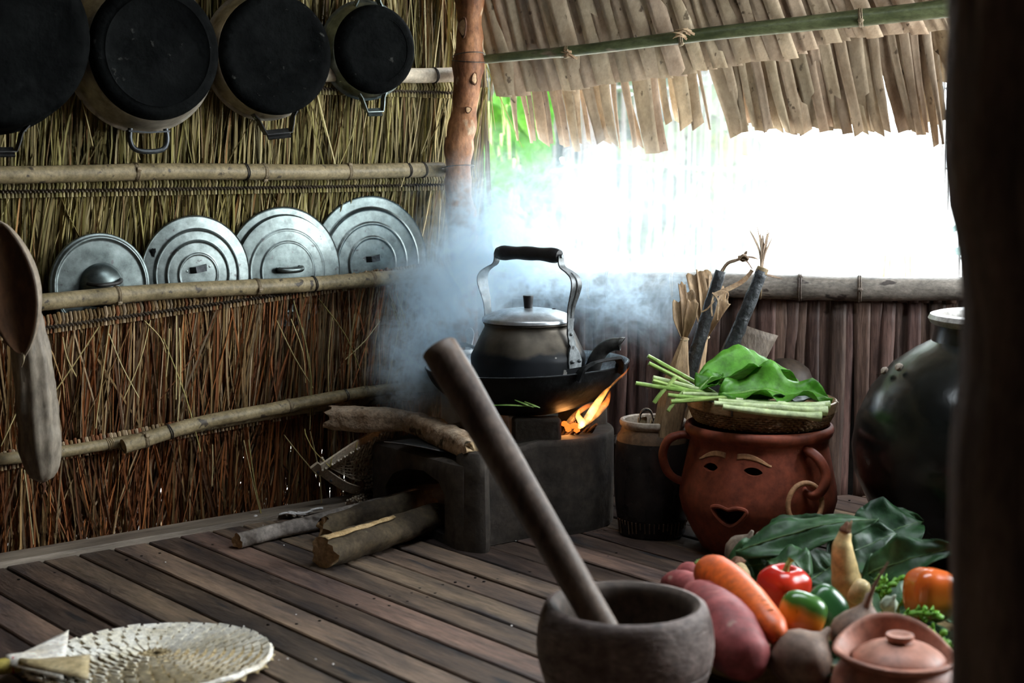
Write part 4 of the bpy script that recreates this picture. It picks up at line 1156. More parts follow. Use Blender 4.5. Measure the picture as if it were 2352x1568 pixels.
def flame(pts, rad, m, flat=.45):
    n = len(pts)
    P = bez(pts, 6); N_ = len(P)
    rr = []
    for i in range(N_):
        t = i/(N_-1)*(len(rad)-1); k = min(int(t), len(rad)-2); rr.append(rad[k] + (rad[k+1]-rad[k])*(t-k))
    return obj('flame', MB().tube(P, rr, 12, flat=flat, up=(0, 1, 0)), m, fire, world=True, angle=180)
Yf = 3.06
flame([PY(1334, 980, Yf), PY(1350, 960, Yf), PY(1368, 932, Yf), PY(1388, 903, Yf), PY(1404, 886, Yf+.01)], [.005, .0085, .0085, .005, .0008], m_fl1)
flame([PY(1330, 984, Yf-.01), PY(1336, 970, Yf-.01), PY(1328, 955, Yf), PY(1330, 940, Yf)], [.003, .0085, .006, .001], m_fl1)
flame([PY(1345, 972, Yf), PY(1368, 950, Yf+.02), PY(1392, 925, Yf+.03), PY(1402, 898, Yf+.04)], [.005, .009, .007, .001], m_fl2)
flame([PY(1298, 976, Yf+.01), PY(1318, 955, Yf+.02), PY(1345, 935, Yf+.03), PY(1374, 922, Yf+.03)], [.003, .0055, .0055, .001], m_fl2)
flame([PY(1400, 890, Yf+.02), PY(1418, 872, Yf+.01), PY(1436, 856, Yf+.01), PY(1446, 842, Yf+.01)], [.002, .0026, .0020, .0005], m_fl2)
m_ember = mat('glowing_ember', (.05, .02, .01), (.1, .03, .01), scale=30, rough=.9)
m_ember.node_tree.nodes['Principled BSDF'].inputs['Emission Color'].default_value = (1, .16, .02, 1)
m_ember.node_tree.nodes['Principled BSDF'].inputs['Emission Strength'].default_value = 1.3
for k in range(9):
    p = PY(g.uniform(1296, 1350), g.uniform(972, 992), Yf + g.uniform(-.02, .03))
    obj('ember', MB().lathe([(0, -.006), (.006, -.003), (.007, .002), (0, .006)], 7, Matrix.Translation(p) @ Matrix.Rotation(g.uniform(0, 3), 4, 'X')), m_ember, fire, world=True)
for (p, e, r) in (((.118, 3.125, .215), 0.24, .02), ((.10, 3.11, .200), .10, .02)):
    ld = bpy.data.lights.new('fire_light', 'POINT'); ld.energy = e; ld.color = (1.0, .42, .12); ld.shadow_soft_size = r
    lo = bpy.data.objects.new('fire_light', ld); COL.objects.link(lo); lo.parent = fire; lo.matrix_parent_inverse = wm(fire).inverted(); lo.location = p

# ================================================================== FIREWOOD
m_logw = mat('split_log_wood', (0.26, 0.16, 0.09), (0.55, 0.42, 0.30), scale=6, stretch=(3, 3, 3), rough=0.75, bump=0.6, bscale=26, detail=7, speck=(.07, .05, .025), speck_scale=9, speck_lo=.58)
m_logb = mat('dark_log_bark', (0.032, 0.022, 0.013), (0.10, 0.072, 0.040), scale=10, rough=0.85, bump=0.7, bscale=24, detail=7, speck=(.13, .12, .075), speck_scale=16, speck_lo=.66)
m_logg = mat('grey_branch_bark', (0.12, 0.10, 0.085), (0.26, 0.22, 0.19), scale=12, rough=0.8, bump=0.5, bscale=40, speck=(.06, .045, .035), speck_scale=14, speck_lo=.6)
m_cutend = mat('cut_log_end', (0.38, 0.25, 0.13), (0.52, 0.38, 0.22), scale=18, rough=0.75, bump=.4)
def log(label, pts, rad, m, seed, seg=20, rough_=.16, ridges=3, group=None, notch=False, flat=1.0):
    path = bez(pts, 9); n = len(path)
    root = thing('firewood_log', label, 'firewood', loc=tuple(path[0]), group=group)
    rr = []
    for i in range(n):
        t = i/(n-1)*(len(rad)-1); k = min(int(t), len(rad)-2); rr.append(rad[k] + (rad[k+1]-rad[k])*(t-k))
    mb = MB().tube(path, rr, seg, caps=False, flat=flat)
    for i in range(n*seg):
        p = V(mb.v[i]); c = path[i//seg]; a = (i % seg)/seg*2*PI
        k = 1 + rough_*noise.noise(V((p.x*26+seed, p.y*26, p.z*26))) + .10*math.cos(ridges*a+seed) + .05*noise.noise(p*90)
        e = V()
        if i//seg == 0 or i//seg == n-1:
            t = (path[1]-path[0]).normalized() if i//seg == 0 else (path[-1]-path[-2]).normalized()
            e = t*rr[0]*(.5*noise.noise(V((a*2, seed, 3)))) if not notch else t*rr[0]*(1.4*noise.noise(V((math.cos(a)*1.7, math.sin(a)*1.7, seed))))
        mb.v[i] = tuple(c + (p-c)*k + e)
    obj('bark', mb, m, root, world=True, angle=50)
    for s0_ in (0, n-1):
        ring = [V(mb.v[s0_*seg+k]) for k in range(seg)]; c = sum(ring, V())/seg
        cap = MB().add(ring + [c.lerp(q, .5) + V((0, 0, .001)) for q in ring] + [c], [(k, (k+1) % seg, seg+(k+1) % seg, seg+k) for k in range(seg)] + [(seg+k, seg+(k+1) % seg, 2*seg) for k in range(seg)])
        obj('cut_end', cap, m_cutend, root, world=True, angle=180)
    return root
log('pale split log lying across the top of the clay stove', [PZ(762, 960, .200), PZ(850, 963, .203), PZ(940, 968, .203), PZ(1010, 994, .201), PZ(1090, 1036, .197)], [.026, .027, .024, .027, .022], m_logw, 3.1, ridges=4, notch=True, rough_=.22)
log('grey round branch reaching farthest out from the stove mouth over the floor boards', [PZ(545, 1242, .016), PZ(640, 1218, .017), PZ(720, 1200, .018), PZ(860, 1166, .030), PZ(960, 1138, .036)], [.0155, .0150, .0165, .018, .018], m_logg, 5.7, rough_=.10)
log('thick bark-covered log with a yellow split top, in front of the stove mouth', [PZ(742, 1270, .030), PZ(830, 1243, .031), PZ(920, 1215, .031), PZ(1012, 1185, .036)], [.031, .030, .029, .026], m_logb, 8.2, rough_=.2)
log('dark log with a broken end, lying between the grey branch and the thick log', [PZ(742, 1212, .034), PZ(820, 1188, .040), PZ(900, 1166, .046), PZ(985, 1140, .050)], [.022, .024, .024, .020], m_logb, 11.4, rough_=.22, notch=True)
log('thin dark log half hidden beneath the broken-ended log', [PZ(752, 1246, .016), PZ(850, 1216, .018), PZ(950, 1180, .018)], [.014, .016, .015], m_logb, 13.9)
# split yellow strip on the thick log
tl = [o for o in bpy.data.objects if o.name.startswith('firewood_log')][2]
m_split = mat('fresh_split_wood', (0.30, 0.19, 0.08), (0.50, 0.35, 0.18), scale=16, stretch=(3, 3, 3), rough=.7, bump=.4)
sp2 = [PZ(742, 1270, .030), PZ(800, 1252, .031), PZ(860, 1234, .031), PZ(905, 1219, .031)]
def fsp(a, b):
    p = bez(sp2, 6); i = a*(len(p)-1); k = min(int(i), len(p)-2); c = p[k].lerp(p[k+1], i-k); d = (p[-1]-p[0]).normalized(); s_ = V((-d.y, d.x, 0))
    return c + s_*((b-.5)*.026*(1-.6*a)) + UP*(.0315 - .004*abs(2*b-1) + .0012*math.sin(a*20+b*9))
obj('split_face', MB().grid(fsp, 14, 5), m_split, tl, world=True, angle=180, solid=.002)
# metal tray edge lying on the stove under the log
m_blade = mat('dull_blade', (.22, .23, .24), (.32, .33, .34), scale=10, rough=.4, metal=.8)
kb = thing('ash_plate', 'thin dark metal plate lying on the stove top beneath the split log', 'plate', loc=tuple(PZ(940, 1024, .170)))
c0, c1 = PZ(882, 1019, .1745), PZ(1010, 1040, .1765)
dd = (c1-c0).normalized(); s_ = V((-dd.y, dd.x, 0))
obj('plate', MB().grid(lambda a, b: c0.lerp(c1, a) + s_*(.001 + .10*b*math.sin(PI*min(1, .25+a*.7))) + UP*(.002*math.sin(PI*a) + .003*(1-b)), 9, 4), m_soot_m, kb, world=True, angle=180, solid=.0016)
obj('worn_edge', MB().tube([c0.lerp(c1, k/8) + UP*(.0045 + .002*math.sin(PI*k/8)) for k in range(9)], .0011, 6), m_blade, kb, world=True)
# a few green blades caught under the wok
bl = thing('grass_blades', 'thin green leaf blades lying on the stove beneath the wok', 'leaves', loc=tuple(PY(1190, 930, 3.0)))
m_blade_g = mat('green_blade', (.10, .20, .04), (.22, .34, .08), scale=20, rough=.5, trans=.3)
for (a, b, c) in (((1118, 931), (1170, 930), (1232, 934)), ((1182, 918), (1205, 927), (1226, 936)), ((1205, 922), (1225, 930), (1240, 936))):
    obj('blade', MB().strap(bez([PY(*a, 2.985), PY(*b, 2.98), PY(*c, 2.985)], 4), (0, .4, 1), [.0015, .002, .0025, .003, .003, .003, .0025, .002, .0015], .0006), m_blade_g, bl, world=True)

# ================================================================== BEHIND THE STOVE: pail with ladle; winnowing scoop, cob, debris
m_enam = mat('pale_metal_pail', (.48, .50, .50), (.60, .62, .62), scale=5, rough=.45, metal=.2)
bk = thing('metal_pail', 'pale metal pail behind the wok and kettle, in the corner', 'pail', loc=(-.115, 3.410, 0))
MT = Matrix.Translation((-.115, 3.410, 0)) @ Matrix.Diagonal((.60, .60, 1.0, 1))
obj('body', MB().lathe([(0, 0), (.062, 0), (.072, .02), (.079, .325), (.083, .330), (.083, .337), (.079, .340), (.076, .33), (.069, .02)], 40, MT), m_enam, bk, world=True)
obj('rim_band', MB().lathe([(.079, .30), (.0815, .302), (.0815, .306), (.079, .308)], 40, MT), m_enam, bk, world=True)
ld_ = thing('ladle', 'white ladle leaning out of the pale pail behind the kettle', 'ladle', loc=tuple(PY(1100, 790, 3.43)))
m_white = mat('white_enamel', (.70, .73, .74), (.78, .80, .80), scale=8, rough=.3)
hp = [PY(1072, 757, 3.40), PY(1080, 768, 3.402), PY(1078, 790, 3.405), PY(1068, 835, 3.41)]
obj('ladle_handle', MB().strap(bez(hp, 5), (.6, -.3, .5), [.012, .019, .022, .022, .021, .019, .017, .016, .015, .014, .014, .014, .014, .014, .014, .014], .004), m_white, ld_, world=True)
# winnowing scoop
m_split_b = mat('split_bamboo', (.46, .36, .25), (.62, .52, .40), scale=9, stretch=(3, 3, 3), rough=.55)
m_wick = mat('wicker', (.52, .42, .30), (.76, .66, .52), scale=14, rough=.65, vary=.25)
ws = thing('winnowing_scoop', 'small woven scoop with split bamboo edges standing between straw wall and stove', 'basket', loc=tuple(PZ(800, 1110, .0)))
q0 = PY(737, 1075, 3.19); q1 = PY(905, 972, 3.31); q2 = PY(840, 1117, 3.22); q3 = PY(990, 1020, 3.30)
nrm_ = (q1-q0).cross(q2-q0).normalized(); nrm_ = nrm_ if nrm_.y < 0 else -nrm_
lowc = PZ(905, 1135, .012)
q2 = PZ(850, 1128, .016)
top_e = [q0, q0.lerp(q1, .5) + V((0, 0, .004)), q1]
obj('edge_slat', MB().strap(bez(top_e, 5), UP*1.0 + V((0, -.4, 0)), .019, .005), m_split_b, ws, world=True, angle=30)
low_e = [q0 + V((-.014, -.006, .008)), q0.lerp(q2, .5) + V((0, -.01, -.012)), q2]
ls = obj('edge_slat', MB().strap(bez(low_e, 6), V((.2, -.6, .9)), .020, .006), m_split_b, ws, world=True, angle=30)
kn = MB()
for t in (.08, .30, .55):
    p = (q0 + V((-.014, -.006, .008))).lerp(q2, t) + V((0, -.012, -.006-.010*math.sin(PI*t)))
    kn.lathe([(.0035, -.001), (.003, .003), (0, .004)], 7, frame((0, -1, .3), None, p))
obj('tie_knot', kn, m_soot_m, ls, world=True, kind='stuff')
# woven rods from the top slat down to the lower slat, over-under
low2 = bez(low_e, 10)
for k in range(24):
    t = (k+.6)/24
    a = q0.lerp(q1, t) + V((0, -.004, -.006)); b = low2[min(len(low2)-1, int(t*(len(low2)-1)))] + V((.0, .004, .004))
    b = b + (q1-q0)*.10 + V((0, .004, 0))
    pts = [a.lerp(b, j/9) + nrm_*(.0030*(1 if (j+k) % 2 else -1)) - nrm_*(.014*math.sin(PI*j/9)) for j in range(10)]
    obj('wicker_rod', MB().tube(pts, .0027, 6), m_wick, ws, world=True)
for j in range(1, 9):
    pts = []
    for k in range(13):
        t = k/12; a = q0.lerp(q1, t) + V((0, -.004, -.006)); b = low2[min(len(low2)-1, int(t*(len(low2)-1)))] + (q1-q0)*.10
        pts.append(a.lerp(b, j/9) - nrm_*(.014*math.sin(PI*j/9)) - nrm_*.002)
    obj('wicker_stake', MB().tube(pts, .0013, 5), m_wick, ws, world=True)
tie = MB()
for t in (.14, .48): 
    p = q0.lerp(q1, t)
    tie.tube([p + V((.002*math.sin(a), -.006*math.cos(a), .012*math.sin(a))) for a in [2*PI*k/14 for k in range(14)]], .0011, 5, closed=True)
tie.tube(bez([q0 + V((.02, -.004, .004)), PY(722, 1035, 3.22), PY(704, 1002, 3.24), PY(700, 985, 3.25)], 5), .0011, 5)
m_yel = mat('yellow_string', (.45, .36, .10), (.55, .45, .15), scale=20, rough=.6)
obj('string', tie, m_yel, ws, world=True, kind='stuff')
# corn cob
m_cob = mat('dry_maize', (.42, .32, .20), (.62, .54, .42), scale=30, rough=.6)
m_cobd = mat('dark_cob', (.10, .06, .04), (.16, .10, .06), scale=20, rough=.8)
def cob(label, p0, p1, R, rows_, cols_, m, seed):
    root = thing('corn_cob', label, 'corn', loc=tuple(p0)); g = random.Random(seed)
    ax_ = (p1-p0); obj('core', MB().tube([p0, p0+ax_*.2, p0+ax_*.8, p1], [R*.7, R*.9, R*.8, R*.35], 10), m_cobd, root, world=True)
    M_ = frame(ax_, None, p0); L_ = ax_.length; mb = MB()
    for i in range(rows_):
        for j in range(cols_):
            if g.random() < .12: continue
            a = 2*PI*(j+.2*(i % 2))/cols_; r = R*(.92 if i < rows_*.75 else .92-.12*(i-rows_*.75))
            c = M_ @ V((r*math.cos(a), r*math.sin(a), L_*(i+.5)/rows_*.95)); n_ = (M_.to_3x3() @ V((math.cos(a), math.sin(a), 0)))
            mb.lathe([(0, -.003), (R*.26, -.001), (R*.24, R*.15), (0, R*.24)], 6, frame(n_, None, c))
    obj('kernels', mb, m, root, world=True, kind='stuff')
    return root
cob('small dried corn cob lying on the boards under the woven scoop', PZ(802, 1158, .011), PZ(872, 1128, .013), .011, 12, 8, m_cob, 1)
cob('dark corn cob tucked inside the woven scoop beside the stove', PZ(828, 1112, .045), PZ(905, 1093, .045), .014, 11, 9, m_cob, 2)
# tangled roots and husk scraps
hs = thing('dry_roots', 'tangle of dry roots and husk on the boards below the woven scoop', 'roots', loc=tuple(PZ(830, 1138, .0)))
g = random.Random(9); mb = MB()
for k in range(34):
    p = PZ(g.uniform(808, 860), g.uniform(1118, 1146), g.uniform(.004, .022)); q = p + V((g.uniform(-.03, .03), g.uniform(-.02, .02), g.uniform(-.004, .016)))
    if q.z < .004: q.z = .004
    mb.tube(bez([p, (p+q)/2 + V((g.uniform(-.008, .008), g.uniform(-.008, .008), g.uniform(0, .01))), q], 4), g.uniform(.0006, .0016), 5)
obj('root_fibres', mb, m_cord, hs, world=True, kind='stuff')
for k in range(5):
    p = PZ(800+k*14, 1132+g.uniform(-8, 6), .008)
    obj('husk', MB().grid(lambda a, b: p + V(((a-.5)*.034, (b-.5)*.012 + .006*math.sin(a*4+k), .004 + .006*math.sin(a*5+k) - .004*(2*b-1)**2 + .002)), 7, 4), m_husk, hs, world=True, angle=180, solid=.0008)
# garlic clove and papery peel
m_garlic = mat('garlic_white', (.66, .62, .60), (.78, .75, .72), scale=15, rough=.5)
gc = thing('garlic_clove', 'single pale garlic clove near the baseboard', 'garlic', loc=tuple(PZ(587, 1188, 0)))
obj('clove', MB().lathe([(0, -.006), (.005, -.004), (.0062, 0), (.005, .005), (.002, .0085), (0, .010)], 12, Matrix.Translation(PZ(587, 1188, .0062)) @ Matrix.Rotation(1.2, 4, 'X')), m_garlic, gc, world=True)
pl = thing('onion_peel', 'crumpled papery white peel on the boards behind the grey branch', 'peel', loc=tuple(PZ(690, 1184, 0)))
for k, (u_, v_, lw) in enumerate(((660, 1188, .028), (682, 1185, .030), (700, 1182, .026), (726, 1177, .022))):
    p = PZ(u_, v_, .004)
    obj('peel_piece', MB().grid(lambda a, b: p + V(((a-.5)*lw*1.25, (b-.5)*.014 + .004*math.sin(a*5+k) + (a-.5)*.008, .004 + .0022*math.sin(a*3+k*2) + .004*(2*b-1)**2)), 9, 5), m_garlic, pl, world=True, angle=180, solid=.0004)
# crumbs scattered over the boards
g = random.Random(21)
cr = MB()
for (u_, v_) in ((680, 1411), (725, 1514), (765, 1525), (560, 1438), (640, 1516), (660, 1513), (1175, 1437), (380, 1291), (652, 1252), (604, 1206), (560, 1200), (776, 1172), (790, 1168), (800, 1165), (770, 1166), (1185, 1242)):
    p = PZ(u_, v_, .0006); r = g.uniform(.0011, .0024)
    cr.lathe([(0, -r*.4), (r, 0), (r*.8, r*.6), (0, r*.9)], 7, Matrix.Translation(p))
tag(obj('crumbs', cr, m_garlic), 'pale crumbs scattered over the floor boards', 'crumbs', kind='stuff')
# ================================================================== JARS BY THE BACK WALL
m_terra = mat('terracotta', (0.16, 0.033, 0.015), (0.22, 0.052, 0.024), scale=5, rough=0.55, rough2=.68, bump=.08, bscale=40)
m_slip = mat('pale_slip', (0.36, 0.18, 0.085), (0.44, 0.24, 0.12), scale=12, rough=.6)
m_dglaze = mat('dark_brown_glaze', (0.010, 0.008, 0.008), (0.026, 0.020, 0.018), scale=7, rough=0.20, rough2=.34, bump=.06, bscale=25, speck=(0.06, 0.06, 0.055), speck_scale=12, speck_lo=.66)
m_rawrim = mat('bare_clay_rim', (0.30, 0.24, 0.19), (0.40, 0.33, 0.26), scale=18, rough=.6, bump=.1)
m_rust = mat('tan_clay_shoulder', (0.08, 0.045, 0.024), (0.13, 0.075, 0.04), scale=15, rough=.55)

# -- terracotta face pot
FC = V((.482, 2.935, 0)); FA = math.radians(-90-31)      # centre and the bearing the face looks to
pot = thing('face_pot', 'terracotta pot with a smiling face, pale brows and ear handles', 'pot', M=Matrix.Translation(FC) @ Matrix.Rotation(FA, 4, 'Z'))
# local x = where the face looks
po = [(.0, 0), (.098, 0), (.108, .006), (.128, .040), (.147, .080), (.1535, .105), (.1515, .130), (.145, .160), (.139, .190), (.1345, .212), (.1335, .224), (.1375, .229), (.1425, .235), (.1445, .243), (.1420, .250), (.1370, .2525)]
pi_ = [(.1320, .249), (.1275, .232), (.1265, .212), (.131, .190), (.137, .160), (.1435, .130), (.1455, .105), (.139, .080), (.120, .042), (.100, .014), (0, .012)]
mb = MB().lathe(po + pi_, 96)
for i, p in enumerate(mb.v):
    x, y, z = p
    a = math.atan2(y, x); r = math.hypot(x, y)
    if r > .12 and x > 0:
        k = 0
        if z < .20:
            # nose: narrow ridge that widens downwards
            w_ = .016 + .010*max(0, (.17-z)/.05); zz = max(0, 1 - abs(z-.150)/.034) if z > .138 else max(0, 1 - (.138-z)/.012)*.9
            k += .012*math.exp(-(a*.15/w_)**2*2)*max(0, zz)
            k += .006*math.exp(-((a*.15)/.034)**2 - ((z-.098)/.022)**2)     # lips swell
        x += k; p = (x, y, z); mb.v[i] = p
def eyecut(a, z, w_, h_, roll):
    d = V((math.cos(a), math.sin(a), 0)); c = d*.145 + UP*z
    M_ = frame(d, V((-math.sin(a), math.cos(a), 0)), c) @ Matrix.Rotation(roll, 4, 'Z')
    n = 20; ring = []
    for k in range(n):
        t = 2*PI*k/n; ring.append((w_*math.cos(t), h_*math.sin(t)*abs(math.sin(t))**.35))
    vs_ = [M_ @ V((x*(1 if z_ > 0 else .9), y*(1 if z_ > 0 else .9), z_)) for z_ in (-.03, .03) for x, y in ring]
    return MB().add(vs_, [tuple(range(n))[::-1], tuple(range(n, 2*n))] + [(k, (k+1) % n, n+(k+1) % n, n+k) for k in range(n)])
d = V((1, 0, 0))
n = 24; ring = []
for k in range(n):
    t = 2*PI*k/n; x, y = .030*math.cos(t), .018*math.sin(t)
    if y > 0: y *= .55; y -= .004*math.exp(-(x/.008)**2)
    else: y *= 1.25*(1-(abs(x)/.034)**1.6)**.5 if abs(x) < .034 else 1
    ring.append((x, y + .004*(x/.03)**2))
Mm = frame(d, V((0, 1, 0)), (.15, .004, .103))
mcut = MB().add([Mm @ V((x, y, z_)) for z_ in (-.035, .04) for x, y in ring], [tuple(range(n))[::-1], tuple(range(n, 2*n))] + [(k, (k+1) % n, n+(k+1) % n, n+k) for k in range(n)])
ec = [fixn(eyecut(math.radians(18), .1825, .0185, .0085, -.10)), fixn(eyecut(math.radians(-18), .1825, .0185, .0085, .10)), fixn(mcut)]
obj('body', boolean_mesh(fixn(mb), ec, 'body', angle=50), m_terra, pot)
def on_pot(a, z, lift=0.0):
    r = .13
    for (r0, z0), (r1, z1) in zip(po[1:-1], po[2:]):
        if z0 <= z <= z1: r = r0 + (r1-r0)*(z-z0)/max(1e-6, z1-z0); break
    return V(((r+lift)*math.cos(a), (r+lift)*math.sin(a), z))
for sg in (1, -1):     # painted brows: thin slip laid on the surface
    br = MB().grid(lambda a, b: on_pot(sg*math.radians(5 + 27*a), .2035 + .0095*math.sin(PI*min(1, a*.9+.16)) - .010*a + (b-.5)*(.0105*(1-.75*a**3)), .0006), 14, 5)
    obj('eyebrow', br, m_slip, pot, angle=180, label='pale painted eyebrow', solid=.0007)
# lip rim round the mouth
lip = [Mm @ V((x*1.16, y*1.18, 0)) for x, y in ring]
lip = [on_pot(math.atan2(p.y, p.x), p.z, .0028) for p in lip]
obj('lip', MB().tube(lip, .0042, 8, closed=True), m_terra, pot)
# ears: strap loops at both sides; the right one curls forward in a spiral and carries a ring
base = math.radians(-59)
er = lambda r, z, da=0.0: V((r*math.cos(base+da), r*math.sin(base+da), z))
p = [er(.130, .226), er(.152, .228), er(.176, .218), er(.187, .190), er(.180, .160), er(.164, .142), er(.143, .134)]
obj('ear_handle', MB().tube(bez(p, 5), [.0105]*8 + [.0115]*15 + [.0105]*8, 12, flat=.75), m_terra, pot)
p = [PY(1840, 1030, 2.838), PY(1858, 1036, 2.812), PY(1882, 1056, 2.795), PY(1897, 1088, 2.790), PY(1892, 1118, 2.786), PY(1872, 1138, 2.788), PY(1852, 1132, 2.792), PY(1848, 1120, 2.800)]
obj('ear_handle', MB().tube(bez(p, 5), [.0085]*5 + [.0115]*22 + [.0100, .009, .0085, .008, .0075, .007, .006, .005, .004], 12, flat=.75), m_terra, pot, world=True)
rc = PY(1849, 1158, 2.778)
obj('earring', MB().tube([rc + V((.0335*math.cos(t), .010*math.cos(t) + .004*math.sin(t), .0395*math.sin(t))) for t in [2*PI*k/30 for k in range(30)]], [.0050]*30, 10, closed=True), m_slip, pot, world=True, label='pale clay ring hanging from the ear')

# -- woven tray on the pot
m_band = mat('tray_band', (0.26, 0.16, 0.075), (0.38, 0.25, 0.13), scale=10, stretch=(1, 1, 4), rough=.5)
m_weave = mat('tray_weave', (0.20, 0.12, 0.06), (0.40, 0.27, 0.15), scale=40, rough=.55, speck=(.42, .34, .22), speck_scale=50, speck_lo=.62)
TC = V((.486, 2.945, .2515))
tray = thing('woven_tray', 'shallow woven tray with a bamboo band, lying on the face pot', 'tray', M=Matrix.Translation(TC) @ Matrix.Rotation(math.radians(1.5), 4, 'Y'))
obj('band', MB().lathe([(.138, .030), (.1435, .031), (.1455, .050), (.1425, .0515), (.1405, .048), (.137, .032)], 72, closed=True), m_band, tray)
ub = MB()
# woven belly: rows of small over-under lumps
for i in range(7):
    z = .003 + .0045*i; r = .125 + .0145*(i/6)**.7
    n_ = 66
    for k in range(n_):
        a = 2*PI*(k + .5*(i % 2))/n_
        ub.tube([V(((r-.002)*math.cos(a-.045), (r-.002)*math.sin(a-.045), z)), V(((r+.0022)*math.cos(a), (r+.0022)*math.sin(a), z)), V(((r-.002)*math.cos(a+.045), (r-.002)*math.sin(a+.045), z))], [.0018, .0026, .0018], 5)
obj('weave', ub, m_weave, tray, kind='stuff')
obj('floor_weave', MB().lathe([(0, .002), (.122, .003), (.137, .030), (.133, .032), (.118, .008), (0, .006)], 60), m_weave, tray)
for k in range(14):
    a = 2*PI*(k+.3)/14
    obj('binding', MB().strap([V((.1395*math.cos(a), .1395*math.sin(a), .029)), V((.1462*math.cos(a), .1462*math.sin(a), .031)), V((.1482*math.cos(a), .1482*math.sin(a), .050)), V((.141*math.cos(a), .141*math.sin(a), .053))], (-math.sin(a), math.cos(a), 0), .004, .0009), m_rattan if k % 3 else m_wire, tray)
# small white grains in the tray
g = random.Random(31); mb = MB()
for k in range(220):
    a = g.uniform(0, 2*PI); r = .115*math.sqrt(g.random())
    mb.lathe([(0, -.0035), (.0032, 0), (0, .0035)], 5, Matrix.Translation(TC + V((r*math.cos(a), r*math.sin(a), .010 + g.uniform(0, .004)))) @ Euler((g.uniform(0, 3), g.uniform(0, 3), 0)).to_matrix().to_4x4())
tag(obj('peanuts', mb, mat('pale_grain', (.46, .38, .32), (.62, .54, .48), scale=20, rough=.6)), 'pale grains covering the bottom of the woven tray', 'grains', kind='stuff')

# -- greens on the tray
m_leafg = mat('fresh_leaf', (0.08, 0.27, 0.022), (0.16, 0.43, 0.05), scale=7, rough=0.34, rough2=.48, bump=.35, bscale=24, trans=.45, spec=.4)
m_leafd = mat('dark_leaf', (0.012, 0.045, 0.016), (0.035, 0.095, 0.03), scale=8, rough=0.40, rough2=.55, bump=.3, bscale=26, trans=.2, spec=.4)
m_vein = mat('leaf_rib', (0.16, 0.30, 0.08), (0.24, 0.40, 0.13), scale=20, rough=.45)
m_veind = mat('dark_leaf_rib', (0.04, 0.09, 0.03), (0.08, 0.14, 0.05), scale=20, rough=.45)
m_stalk = mat('green_stalk', (0.20, 0.34, 0.07), (0.36, 0.48, 0.15), scale=8, rough=.38, trans=.12)
m_stalkp = mat('pale_stalk', (0.42, 0.52, 0.24), (0.56, 0.63, 0.38), scale=8, rough=.38, trans=.12)
def leaf_thing(label, base, tip, upv, width, m, seed, bow=.02, wave=.006, fold=.25, stalk=None, cat='leaf', group=None, name='leaf', shape=.75, rib=True):
    """a broad leaf from base to tip, with a rib, wavy edges and an optional stalk behind the base"""
    gg = random.Random(seed); ph = gg.uniform(0, 6)
    base, tip = V(base), V(tip); ax_ = tip-base; L_ = ax_.length; an = ax_.normalized()
    u_ = (V(upv) - an*V(upv).dot(an)).normalized(); s_ = an.cross(u_)
    root = thing(name, label, cat, loc=tuple(base), group=group)
    def mid(t): return base + ax_*t + u_*(bow*math.sin(PI*t))
    def ribp(t): return mid(t) + u_*(width*.11*noise.noise(V((t*4+seed, 0, seed*1.7))) + width*.05*noise.noise(V((t*13, 0, seed))))
    def fn(a, b):
        w_ = width*math.sin(PI*(a**shape))**.75*(1 if a > .0 else 0) + .001
        x = (b-.5)*2
        return mid(a) + s_*(x*w_/2*math.cos(fold)) + u_*(abs(x)*w_/2*math.sin(fold) + wave*x*x*math.sin(a*15+ph+(2 if x > 0 else 0)) + width*.11*noise.noise(V((a*4+seed, x*1.6, seed*1.7))) + width*.05*noise.noise(V((a*13, x*5, seed))) - .004*abs(x)**.5*0)
    obj('blade', MB().grid(fn, 22, 11), m, root, world=True, angle=180, solid=.0008)
    if rib: obj('midrib', MB().tube([ribp(k/22) + u_*.0002 for k in range(23)], [.0022*(1-.75*k/22) for k in range(23)], 7), (m_veind if m is m_leafd else m_vein), root, world=True)
    if stalk is not None:
        obj('stalk', MB().tube(bez([base, V(stalk[0]), V(stalk[-1])], 5), .0032, 8), m_stalk, root, world=True)
    return root
YT = 2.93
leaf_thing('broad bright green leaf arching on top of the tray', PY(1600, 892, 2.90), PY(1846, 892, 2.97), (-.1, -.25, 1), .125, m_leafg, 1, bow=.026, wave=.006, fold=.70)
leaf_thing('bright green leaf standing up at the back of the pile on the tray', PY(1640, 880, 2.98), PY(1795, 862, 3.0), (0, -.7, .8), .080, m_leafg, 2, bow=.012, wave=.006, fold=.25)
leaf_thing('long glossy leaf with a frilled pale edge, across the front of the tray', PY(1650, 905, 2.86), PY(1912, 918, 2.88), (.0, -.55, .85), .095, m_leafg, 3, bow=.012, wave=.018, fold=.50)
leaf_thing('dark green leaf lying under the other greens at the right of the tray', PY(1700, 925, 2.88), PY(1908, 930, 2.91), (.05, -.35, 1), .085, m_leafd, 4, bow=.02, wave=.010, fold=.3)
leaf_thing('small light green leaf folded at the left end of the greens', PY(1606, 900, 2.88), PY(1660, 862, 2.92), (-.5, -.6, .4), .055, m_leafg, 5, bow=.01, wave=.004, fold=.35)
